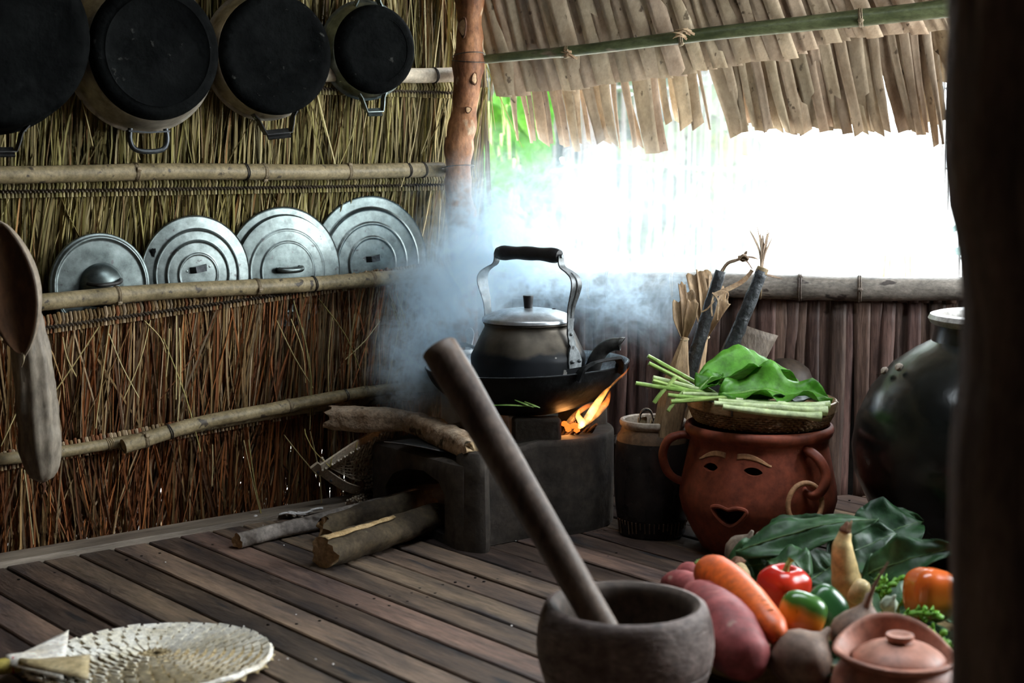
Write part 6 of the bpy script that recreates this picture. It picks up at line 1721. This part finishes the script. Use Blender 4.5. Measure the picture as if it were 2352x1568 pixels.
def grad_pepper(name, d, c1, c2, c3, p1=.38, p2=.62):
    m, nt, N, L, P = new_mat(name)
    co = N.new('ShaderNodeTexCoord'); dt = N.new('ShaderNodeVectorMath'); dt.operation = 'DOT_PRODUCT'; dt.inputs[1].default_value = d
    L.new(co.outputs['Object'], dt.inputs[0])
    nz = N.new('ShaderNodeTexNoise'); nz.inputs['Scale'].default_value = 40; L.new(co.outputs['Object'], nz.inputs['Vector'])
    ma = N.new('ShaderNodeMath'); ma.operation = 'MULTIPLY_ADD'; ma.inputs[1].default_value = .018; L.new(nz.outputs['Fac'], ma.inputs[0]); L.new(dt.outputs['Value'], ma.inputs[2])
    mr = N.new('ShaderNodeMapRange'); mr.inputs['From Min'].default_value = -.03; mr.inputs['From Max'].default_value = .045; L.new(ma.outputs[0], mr.inputs['Value'])
    rp = N.new('ShaderNodeValToRGB'); e = rp.color_ramp.elements; e[0].position = 0; e[0].color = (*c1, 1); e[1].position = 1; e[1].color = (*c3, 1); x = e.new(p1); x.color = (*c2, 1); x = e.new(p2); x.color = (*c3, 1)
    L.new(mr.outputs[0], rp.inputs[0]); L.new(rp.outputs[0], P.inputs['Base Color']); P.inputs['Roughness'].default_value = .23; P.inputs['Specular IOR Level'].default_value = .55
    return m
m_po = grad_pepper('orange_green_skin', (0, 0, 1.0), (.55, .05, .01), (.66, .20, .015), (.045, .14, .02), .50, .72)
m_pg = two_tone('green_pepper_skin', (.012, .06, .02), (.03, .11, .03), 8, (2, 0, 0))
m_po2 = grad_pepper('orange_brown_skin', (-.5, .2, .9), (.10, .10, .015), (.50, .17, .015), (.55, .10, .012), .25, .7)
pepper('shiny red bell pepper with its stem up, behind the two-coloured pepper', PZ(1800, 1352, .100), .041, .074, m_pr, (.05, -.10, 1), seed=.6)
pepper('orange bell pepper with a green shoulder, lying near the carrot tip', PZ(1838, 1416, .108), .036, .076, m_po, (.30, .25, .80), lobes=3, seed=1.5, stem=False)
pepper('dark green pepper pressed behind the two-coloured one', PZ(1890, 1398, .100), .034, .070, m_pg, (.6, .4, .5), lobes=3, seed=.2, stem=False)
pepper('orange-brown pepper beside the near post, partly under green sprigs', PZ(2136, 1366, .100), .042, .086, m_po2, (.15, .2, 1), lobes=4, seed=2.2, stem=False)

# pale lotus-like root standing up
m_lr = mat('pale_yellow_root', (0.50, 0.35, 0.14), (0.66, 0.52, 0.28), scale=7, rough=.38, bump=.12, bscale=25, speck=(.28, .15, .07), speck_scale=15, speck_lo=.66)
lr = thing('galangal_root', 'thick pale yellow root with a dark tip standing up among the leaves', 'root', loc=tuple(PY(1960, 1390, 2.36)))
Yr = 2.36
P = bez([PY(1966, 1408, Yr), PY(1956, 1370, Yr), PY(1944, 1330, Yr), PY(1938, 1290, Yr), PY(1935, 1255, Yr), PY(1940, 1228, Yr), PY(1942, 1215, Yr)], 5)
rp_ = [.022, .027, .029, .029, .027, .026, .0265, .025, .0238, .0235, .024, .0228, .0215, .021, .021, .020, .0195, .0188, .018, .017, .0165, .0155, .014, .0125, .0115, .011, .0105, .0095, .0085, .008, .007]
mb = MB().tube(P, rp_[:len(P)], 22)
for i in range(len(P)*22):
    p = V(mb.v[i]); c = P[i//22]; mb.v[i] = tuple(c + (p-c)*(1 + .06*noise.noise(p*34)))
obj('root', mb, m_lr, lr, world=True, angle=180)
obj('knob', MB().tube(bez([PY(1958, 1375, Yr-.012), PY(1975, 1350, Yr-.018), PY(1982, 1330, Yr-.018)], 4), [.016, .017, .018, .018, .017, .016, .014, .011, .004], 16), m_lr, lr, world=True, angle=180)
obj('dark_tip', MB().tube(bez([PY(1941, 1220, Yr-.001), PY(1944, 1208, Yr-.001), PY(1947, 1197, Yr)], 4), [.0098, .0098, .0092, .008, .006, .005, .004, .003, .001], 10), m_barkd, lr, world=True)
obj('dry_sheath', MB().strap(bez([PY(1948, 1222, Yr-.009), PY(1953, 1205, Yr-.008), PY(1957, 1194, Yr-.004)], 3), (1, .2, 0), [.007, .007, .006, .005, .004, .003, .001], .0008), m_husk, lr, world=True)
# two brown round roots with tails
m_jic = mat('brown_turnip_skin', (0.155, 0.095, 0.068), (0.31, 0.215, 0.16), scale=9, rough=.6, bump=.25, bscale=30, detail=6, speck=(.09, .06, .05), speck_scale=9, speck_lo=.6)
def turnip(label, c, R, tail, seed):
    c = V(c); t0 = V(tail[0]); ax_ = (t0-c).normalized()
    root = thing('brown_turnip', label, 'turnip', M=frame(ax_, None, tuple(c)))
    mb = MB().lathe([(0, -R*.80), (R*.45, -R*.74), (R*.82, -R*.48), (R*1.0, -.02*R), (R*.93, R*.36), (R*.68, R*.68), (R*.36, R*.90), (R*.15, R*1.10), (.0045, R*1.38), (.002, R*1.42)], 36)
    for i, p in enumerate(mb.v):
        p = V(p); mb.v[i] = tuple(p*(1 + .06*noise.noise(p*22 + V((seed, 0, 0)))))
    obj('bulb', mb, m_jic, root, angle=180)
    obj('tail', MB().tube(bez([c + ax_*R*1.25] + [V(q) for q in tail[1:]], 5), [.0055 - .0042*k/(5*(len(tail)-1)) for k in range(5*(len(tail)-1)+1)], 9), m_jic, root, world=True)
    return root
cA = PZ(1976, 1462, .095)
turnip('brown round turnip with its long tail curving up, behind the clay teapot', cA, .044, [cA + V((.010, .004, .05)), PY(1990, 1392, cA.y-.005), PY(2008, 1345, cA.y-.01), PY(2040, 1290, cA.y-.01)], 1)
cB = PZ(1836, 1518, .070)
turnip('dark brown turnip at the front of the basket, below the carrot tip', cB, .047, [cB + V((.045, .020, .040)), PY(1880, 1470, cB.y+.01), PY(1905, 1444, cB.y+.02)], 5)
# small bits behind the carrot
m_on = mat('brown_shallot', (.12, .085, .06), (.26, .20, .15), scale=14, stretch=(3, 3, 1), rough=.45)
sh = thing('onion', 'papery brown onion half hidden behind the carrot top', 'onion', M=frame((.3, -.3, .9), None, tuple(PZ(1706, 1268, .085))))
obj('bulb', MB().lathe([(0, -.030), (.016, -.028), (.028, -.016), (.032, 0), (.028, .016), (.014, .028), (.005, .036), (.003, .046), (0, .047)], 28, rmod=lambda a, z: 1+.02*math.cos(9*a)), m_on, sh, angle=180)
obj('root_tuft', MB().lathe([(0, -.034), (.006, -.031), (.004, -.028)], 8), m_barkd, sh)
sh = thing('onion', 'second onion behind the first, nearly covered by leaves', 'onion', M=frame((-.2, .3, .9), None, tuple(PZ(1752, 1262, .08))))
obj('bulb', MB().lathe([(0, -.026), (.014, -.024), (.024, -.014), (.027, 0), (.024, .014), (.012, .024), (.004, .031), (0, .033)], 28), m_on, sh, angle=180)
gg_ = tuber('ginger', 'small pale piece of ginger between carrot and red pepper', 'ginger', [PZ(1690, 1300, .085), PZ(1702, 1318, .085), PZ(1708, 1338, .080)], [.010, .014, .015, .010], mat('ginger_skin', (.34, .24, .12), (.48, .36, .20), scale=12, rough=.6), 3.0)
obj('dark_knob', MB().lathe([(0, -.008), (.010, -.004), (.012, .002), (.006, .008), (0, .009)], 12, Matrix.Translation(PZ(1694, 1290, .098)), rmod=lambda a, z: 1+.2*math.cos(3*a)), m_barkd, gg_[0], world=True)
# leaves at the back of the basket
leaf_thing('wide dark leaf spread over the back of the basket, left of the pale root', PY(1740, 1275, 2.56), PY(1935, 1205, 2.52), (-.15, -.5, .85), .085, m_leafd, 11, bow=.012, wave=.006, fold=.25)
leaf_thing('long dark leaf with pale upper edge reaching past the tip of the pale root', PY(1690, 1268, 2.50), PY(2018, 1192, 2.50), (-.2, -.6, .8), .075, m_leafd, 12, bow=.012, wave=.006, fold=-.15)
leaf_thing('dark leaf behind the pale yellow root', PY(1900, 1300, 2.50), PY(2060, 1225, 2.54), (0, -.8, .6), .095, m_leafd, 13, bow=.014, wave=.008, fold=.2)
leaf_thing('long bluish dark leaf pointing towards the near post', PY(1995, 1320, 2.40), PY(2196, 1258, 2.34), (-.05, -.75, .65), .075, m_leafd, 14, bow=.012, wave=.007, fold=.3)
leaf_thing('dark leaf hanging over the far edge of the basket behind the long leaf', PY(1960, 1260, 2.60), PY(2120, 1200, 2.64), (.1, -.7, .7), .12, m_leafd, 15, bow=.02, wave=.008, fold=.2)
leaf_thing('dark leaf added to darken the basket between carrot top and red pepper', PY(1672, 1305, 2.50), PY(1800, 1300, 2.52), (0, -.8, .6), .09, m_leafd, 19, bow=.012, wave=.008, fold=.2)  # this and the next four: dark leaves added as shade inside the basket
leaf_thing('dark leaf added to darken the gap between the red pepper and the pale root', PY(1846, 1345, 2.46), PY(1930, 1290, 2.50), (0, -.8, .6), .10, m_leafd, 21, bow=.008, wave=.006, fold=.15)
leaf_thing('dark leaf added to darken the basket bottom beneath the herb sprigs', PZ(1990, 1440, .035), PZ(2200, 1395, .04), (0, -.1, 1), .16, m_leafd, 22, bow=.010, wave=.006, fold=.12)
leaf_thing('dark leaf added to darken the basket under the trailing sprig, right of the teapot', PZ(2060, 1480, .03), PZ(2220, 1470, .035), (0, -.1, 1), .14, m_leafd, 23, bow=.008, wave=.006, fold=.12)
leaf_thing('dark leaf added to darken the basket right of the pale root', PY(1980, 1345, 2.44), PY(2120, 1330, 2.46), (0, -.7, .7), .10, m_leafd, 20, bow=.012, wave=.008, fold=.2)
leaf_thing('dark leaf covering the red pepper from behind', PY(1860, 1325, 2.42), PY(1762, 1290, 2.47), (0, -.5, .85), .075, m_leafd, 16, bow=.018, wave=.006, fold=.25)
leaf_thing('dark green leaf lying down at the front rim beside the clay teapot', PY(1935, 1498, 2.09), PY(1846, 1565, 2.03), (.1, -.7, .7), .050, m_leafd, 17, bow=.012, wave=.006, fold=.3)
leaf_thing('short bright green leaf end showing between turnip and teapot', PY(1944, 1470, 2.06), PY(1985, 1456, 2.06), (0, -.8, .6), .026, m_leafg, 18, bow=.004, wave=.003, fold=.2)
# herb sprigs: forked bright green bits
m_herb = mat('bright_herb', (0.13, 0.34, 0.03), (0.24, 0.50, 0.07), scale=14, rough=.4, trans=.3)
def sprig(label, base, tips, seed, Y):
    gg = random.Random(seed); root = thing('herb_sprig', label, 'herb', loc=tuple(PY(*base, Y)))
    b = PY(*base, Y); mb = MB()
    for k, tp in enumerate(tips):
        e = PY(*tp, Y + gg.uniform(-.03, .02)); m_ = b.lerp(e, .5) + UP*gg.uniform(.0, .012)
        P = bez([b, m_, e], 4)
        mb.strap(P, (gg.uniform(-1, 1), .6, gg.uniform(-.4, 1)), [.003, .0034, .004, .005, .006, .0075, .010, .011, .006], .0008)
        for j in range(2):
            s_ = P[4+j*2]; q = s_ + V((gg.uniform(-.014, .018), gg.uniform(-.01, .004), gg.uniform(-.004, .014)))
            mb.strap(bez([s_, s_.lerp(q, .5) + UP*.002, q], 2), (gg.uniform(-1, 1), .5, 1), [.003, .005, .009, .010, .003], .0008)
    obj('leaflets', mb, m_herb, root, world=True, angle=180, kind='stuff')
    obj('stem', MB().tube(bez([b - UP*.012, b, b.lerp(PY(*tips[0], Y), .35)], 3), .0019, 6), m_stalk, root, world=True)
sprig('forked bright green herb sprig in front of the orange-brown pepper', (2065, 1390), [(2150, 1352), (2162, 1372), (2148, 1388), (2100, 1345), (2120, 1365)], 1, 2.30)
sprig('herb sprig spreading over the turnip tail', (2028, 1390), [(2012, 1326), (2036, 1318), (2040, 1360), (2062, 1330), (2008, 1350), (2022, 1372)], 2, 2.31)
sprig('low herb sprig behind the teapot handle', (2075, 1412), [(2168, 1418), (2150, 1430), (2158, 1405), (2120, 1402), (2130, 1428), (2098, 1420)], 3, 2.24)
sprig('herb sprig trailing down right of the teapot', (2130, 1440), [(2186, 1510), (2180, 1494), (2168, 1498), (2150, 1470)], 4, 2.12)
gcl = thing('garlic_bulb', 'pale garlic bulb among the herb sprigs behind the teapot', 'garlic', M=frame((.3, -.4, .8), None, tuple(PY(2042, 1388, 2.22))))
obj('bulb', MB().lathe([(0, -.012), (.009, -.010), (.0135, -.002), (.011, .007), (.004, .013), (.002, .020), (0, .021)], 24, rmod=lambda a, z: 1+.08*math.cos(6*a)), mat('greenish_garlic', (.36, .42, .32), (.52, .56, .46), scale=12, rough=.5), gcl, angle=180)

# ================================================================== CLAY TEAPOT
m_tp = mat('pink_clay', (0.36, 0.15, 0.10), (0.46, 0.21, 0.145), scale=6, rough=.42, rough2=.55, bump=.06, bscale=50)
TPC = V((.512, 1.955, 0))
tp = thing('clay_teapot', 'small pinkish clay pot with a lid and wavy collar, in front of the basket', 'teapot', M=Matrix.Translation(TPC))
obj('body', MB().lathe([(0, 0), (.052, 0), (.060, .004), (.082, .035), (.0885, .062), (.084, .085), (.072, .102), (.064, .108)], 60), m_tp, tp, angle=180)
# collar: rim raised high at the back and at the left like a pouring lip
def col(a, b):
    t = 2*PI*a
    back = max(0, math.sin(t))**1.6; left_ = max(0, math.cos(t-PI*1.03))**4
    h = .010 + .034*back + .007*left_
    r = .064 + .010*b + .012*left_*b + .004*back*b
    return V((r*math.cos(t), r*math.sin(t)*(1-.05*b), .104 + h*b))
cg = MB().grid(col, 73, 7)
obj('collar', cg, m_tp, tp, angle=180, solid=.0065)
lidm = Matrix.Translation((0, -.004, .0))
tl_ = obj('lid', MB().lathe([(.060, .106), (.061, .110), (.056, .116), (.044, .124), (.028, .130), (.016, .132), (.0145, .1328), (.0140, .1345), (.0175, .1365), (.0190, .1395), (.0175, .1425), (.013, .1423), (.009, .1395), (0, .139)], 48, lidm), m_tp, tp, angle=60)
# ================================================================== OUTSIDE THE WINDOW
m_reed = mat('reed', (0.09, 0.08, 0.07), (0.15, 0.135, 0.12), scale=5, stretch=(8, 8, .6), rough=.8, trans=.2)
m_string = mat('dark_string', (.10, .10, .10), (.16, .16, .16), rough=.8)
fn_ = thing('reed_fence', 'hazy screen of upright reeds tied with string, across the yard', 'fence', loc=(.6, 7.2, -.4))
g = random.Random(40); mb = MB(); mb2 = MB()
x = -1.6
while x < 4.2:
    if g.random() < .86:
        y = 7.2 - .05*x + g.uniform(-.012, .012); h_ = g.uniform(1.45, 1.75); w_ = g.uniform(.007, .013)
        lean = g.uniform(-.02, .02)
        mb.strap([V((x, y, -.42)), V((x+lean*.5, y, .4)), V((x+lean, y, h_))], (1, g.uniform(-.6, .6), 0), w_, .004)
    x += g.uniform(.016, .030)
obj('reeds', mb, m_reed, fn_, world=True, kind='stuff', smooth=False)
for z in (-.05, .32, .70, 1.10):
    obj('string', MB().tube([V((-1.6 + 5.8*k/30, 7.18 - .05*(-1.6 + 5.8*k/30), z + .03*math.sin(k*.7+z*9) + .012*math.sin(k*1.9))) for k in range(31)], .006, 5), m_string, fn_, world=True)
m_ptrunk = mat('pale_post', (.12, .09, .08), (.18, .15, .13), scale=6, rough=.8)
fp_ = thing('fence_post', 'pale trunk standing behind the reed screen', 'post', loc=(.42, 7.45, -.42))
obj('trunk', MB().tube([V((.425, 7.5, -.42)), V((.43, 7.5, .3)), V((.415, 7.5, 1.1)), V((.42, 7.5, 2.0))], [.088, .080, .076, .070], 14), m_ptrunk, fp_, world=True)
m_fol = mat('sunny_leaf', (0.045, 0.17, 0.012), (0.11, 0.29, 0.03), scale=5, rough=.45, trans=.5, vary=.15)
def shrub(label, base, tips, wd_, seed, m=m_fol, name='leafy_shrub'):
    gg = random.Random(seed); base = V((base[0], base[1], -.42)); root = thing(name, label, 'shrub', loc=tuple(base))
    for (u, v, Y, L_, ang) in tips:
        c = PY(u, v, Y); d = V((math.cos(ang), gg.uniform(-.3, .3), math.sin(ang))).normalized(); s_ = V((0, -1, 0)).cross(d).normalized(); nr = d.cross(s_)
        ph = gg.uniform(0, 6)
        f = lambda a, b: c + d*(L_*(a-.2)) + s_*((b-.5)*wd_*max(.02, math.sin(PI*a**.8)**.8)) + nr*(.03*L_*math.sin(3*a+ph) - .25*L_*a*a*.3) - UP*(.12*L_*a*a)
        obj('leaf', MB().grid(f, 9, 5), m, root, world=True, angle=180, solid=.0008)
        obj('twig', MB().tube(bez([base + V((gg.uniform(-.05, .05), gg.uniform(-.05, .05), .1)), base.lerp(c, .6) + V((0, 0, .1)), c - d*(L_*.2)], 3), .006, 5), m_stalk, root, world=True)
g = random.Random(44); tips = []
for k in range(46):
    u_ = g.gauss(1170, 48); v_ = g.uniform(180, 520)
    if u_ < 1085 or u_ > 1300: continue
    tips.append((u_, v_, g.uniform(5.2, 6.2), g.uniform(.14, .26), g.uniform(-2.2, -.6)))
shrub('sunlit bright green shrub outside the window next to the corner post', PY(1150, 700, 5.7), tips, .085, 1)
g = random.Random(45); tips = [(g.uniform(1240, 1700), g.uniform(300, 480), g.uniform(8.2, 9.5), g.uniform(.12, .22), g.uniform(-2.4, -.6)) for k in range(60)]
m_fol2 = mat('yellow_green_leaf', (0.10, 0.16, 0.035), (0.20, 0.23, 0.06), scale=5, rough=.5, trans=.5, vary=.2)
shrub('yellow-green bush far behind the reed screen', PY(1450, 640, 8.8), tips, .10, 2, m_fol2, 'distant_shrub')
m_pale = mat('pale_cyan_leaf', (.30, .42, .40), (.42, .55, .52), scale=5, rough=.5, trans=.4)  # leaf colour lightened so the plant stays faint in the bright yard
g = random.Random(46); tips = [(2060 + 70*math.cos(a), 590 - 40*math.sin(a), 5.0 + g.uniform(-.2, .2), .24, a) for a in (2.9, 2.4, 1.9, 1.4, 1.0, .6, .2)]
shrub('faint pale plant in the bright yard right of the black sticks', PY(2060, 640, 5.0) , tips, .035, 3, m_pale, 'yard_plant')
# trees: hedge behind the screen and an unseen canopy added to shade the yard's left half
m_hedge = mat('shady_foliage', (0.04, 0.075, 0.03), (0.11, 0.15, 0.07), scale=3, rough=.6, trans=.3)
g = random.Random(48)
def leafmass(name, label, n, fn, size):
    mb = MB()
    for k in range(n):
        c = fn(g); d = V((g.uniform(-1, 1), g.uniform(-1, 1), g.uniform(-1, .4))).normalized(); s_ = d.orthogonal().normalized(); L_ = size*g.uniform(.7, 1.4)
        mb.add([c, c + d*L_*.5 + s_*L_*.28, c + d*L_, c + d*L_*.5 - s_*L_*.28], [(0, 1, 2, 3)])
    return tag(obj(name, mb, m_hedge), label, 'trees', kind='stuff')
leafmass('hedge_foliage', 'shady foliage behind the reed screen', 4600, lambda g: V((g.uniform(-2.5, 1.30), g.uniform(8.6, 9.6), g.uniform(-.4, 2.6))), .26)
leafmass('added_shade_canopy', 'unseen leaf canopy added to shade the yard, above the frame', 1500, lambda g: V((g.uniform(-3.2, 1.0), g.uniform(4.6, 9.0), g.uniform(2.3, 3.0))), .34)

# ================================================================== SMOKE
def smoke(name, label, box0, box1, blobs, dens, col, aniso, step, wscale=5.0, streak=True, base=.30):
    m = bpy.data.materials.new(name); m.use_nodes = True; nt = m.node_tree; N, L = nt.nodes, nt.links
    N.remove(N['Principled BSDF'])
    vs_ = N.new('ShaderNodeVolumeScatter'); vs_.inputs['Color'].default_value = (*col, 1); vs_.inputs['Anisotropy'].default_value = aniso
    geo = N.new('ShaderNodeNewGeometry'); pos = geo.outputs['Position']
    def math_(op, a, b=None, c=None, clamp=False):
        n_ = N.new('ShaderNodeMath'); n_.operation = op; n_.use_clamp = clamp
        for i, x in enumerate((a, b, c)):
            if x is None: continue
            if isinstance(x, (int, float)): n_.inputs[i].default_value = x
            else: L.new(x, n_.inputs[i])
        return n_.outputs[0]
    # warped coordinates
    nw = N.new('ShaderNodeTexNoise'); nw.inputs['Scale'].default_value = wscale; nw.inputs['Detail'].default_value = 2; L.new(pos, nw.inputs['Vector'])
    ctr = N.new('ShaderNodeVectorMath'); ctr.operation = 'SUBTRACT'; L.new(nw.outputs['Color'], ctr.inputs[0]); ctr.inputs[1].default_value = (.5, .5, .5)
    scl = N.new('ShaderNodeVectorMath'); scl.operation = 'SCALE'; L.new(ctr.outputs[0], scl.inputs[0]); scl.inputs['Scale'].default_value = .9/wscale
    wp = N.new('ShaderNodeVectorMath'); wp.operation = 'ADD'; L.new(pos, wp.inputs[0]); L.new(scl.outputs[0], wp.inputs[1])
    nd = N.new('ShaderNodeTexNoise'); nd.inputs['Scale'].default_value = wscale*2.6; nd.inputs['Detail'].default_value = 3; nd.inputs['Roughness'].default_value = .6; L.new(wp.outputs[0], nd.inputs['Vector'])
    if streak:
        rid = math_('ABSOLUTE', math_('SUBTRACT', nd.outputs['Fac'], .5)); rid = math_('SUBTRACT', 1.0, math_('MULTIPLY', rid, 7.0), clamp=True); rid = math_('POWER', rid, 3.0)
        soft = math_('MULTIPLY', math_('SUBTRACT', nw.outputs['Fac'], .30), 2.2, clamp=True)
        tex = math_('ADD', math_('MULTIPLY', rid, 2.0), math_('MULTIPLY', soft, base))
    else:
        tex = math_('MULTIPLY', math_('SUBTRACT', nd.outputs['Fac'], .36), 3.2, clamp=True)
    tot = None
    for (c, r, k) in blobs:
        sb = N.new('ShaderNodeVectorMath'); sb.operation = 'SUBTRACT'; L.new(wp.outputs[0], sb.inputs[0]); sb.inputs[1].default_value = c
        dv = N.new('ShaderNodeVectorMath'); dv.operation = 'DIVIDE'; L.new(sb.outputs[0], dv.inputs[0]); dv.inputs[1].default_value = r
        ln = N.new('ShaderNodeVectorMath'); ln.operation = 'LENGTH'; L.new(dv.outputs[0], ln.inputs[0])
        f = math_('SUBTRACT', 1.0, ln.outputs['Value'], clamp=True); f = math_('MULTIPLY', math_('MULTIPLY', f, f), k)
        tot = f if tot is None else math_('ADD', tot, f)
    d_ = math_('MULTIPLY', math_('MULTIPLY', tot, tex), dens)
    L.new(d_, vs_.inputs['Density'])
    ab = N.new('ShaderNodeVolumeAbsorption'); ab.inputs['Color'].default_value = (*col, 1); L.new(d_, ab.inputs['Density'])
    ad_ = N.new('ShaderNodeAddShader'); L.new(vs_.outputs[0], ad_.inputs[0]); L.new(ab.outputs[0], ad_.inputs[1]); L.new(ad_.outputs[0], N['Material Output'].inputs['Volume'])
    m.cycles.volume_step_rate = step if hasattr(m.cycles, 'volume_step_rate') else 1
    b0, b1 = V(box0), V(box1); cen = (b0+b1)/2; hs = (b1-b0)/2
    mb = MB().lathe([(0, -1), (.5, -.87), (.87, -.5), (1, 0), (.87, .5), (.5, .87), (0, 1)], 14, Matrix.Translation(cen) @ Matrix.Diagonal((hs.x*1.05, hs.y*1.05, hs.z*1.05, 1)))
    o = obj(name, mb, m); tag(o, label, 'smoke', kind='stuff')
    return o
SM = smoke('cooking_smoke', 'bluish smoke rising round the kettle and drifting to the window', (-.46, 2.98, .08), (.56, 3.60, .95),
      [((-.175, 3.23, .36), (.11, .13, .13), .7), ((-.13, 3.30, .47), (.16, .17, .20), 1.3), ((-.07, 3.38, .56), (.14, .17, .24), 1.3), ((.04, 3.42, .52), (.22, .15, .17), 1.2), ((.26, 3.40, .45), (.24, .13, .15), .8), ((-.12, 3.24, .25), (.13, .13, .12), .35), ((.08, 3.44, .70), (.38, .14, .17), .4)],
      26.0, (.78, .91, 1.0), .2, .28, wscale=6.5)
smoke('smoke_wisps', 'thin curling smoke wisps left of the pestle top, before the straw', (-.37, 3.10, .14), (-.09, 3.36, .58),
      [((-.215, 3.22, .33), (.12, .12, .15), 1.2), ((-.20, 3.26, .45), (.12, .11, .16), .9)], 40.0, (.78, .91, 1.0), .2, .5, wscale=13.0, base=.0)
def haze(name, label, cen, hs, dens, col):
    m = bpy.data.materials.new(name); m.use_nodes = True; nt = m.node_tree; nt.nodes.remove(nt.nodes['Principled BSDF'])
    n_ = nt.nodes.new('ShaderNodeVolumeScatter'); n_.inputs['Color'].default_value = (*col, 1); n_.inputs['Density'].default_value = dens
    nt.links.new(n_.outputs[0], nt.nodes['Material Output'].inputs['Volume']); m.cycles.homogeneous_volume = True
    mb = MB().lathe([(0, -1)] + [(math.cos(t), math.sin(t)) for t in [(-.5 + k/10)*PI for k in range(1, 10)]] + [(0, 1)], 20, Matrix.Translation(cen) @ Matrix.Diagonal((*hs, 1)))
    return tag(obj(name, mb, m), label, 'haze', kind='stuff')
haze('yard_haze', 'bright drifting haze in the yard right of the middle of the window', (1.45, 5.35, .55), (1.25, 1.05, 1.0), .05, (.93, .97, 1.0))
haze('yard_haze', 'thin bluish haze low over the yard on the left', (.10, 5.45, .15), (1.3, 1.0, .75), .035, (.72, .86, 1.0))
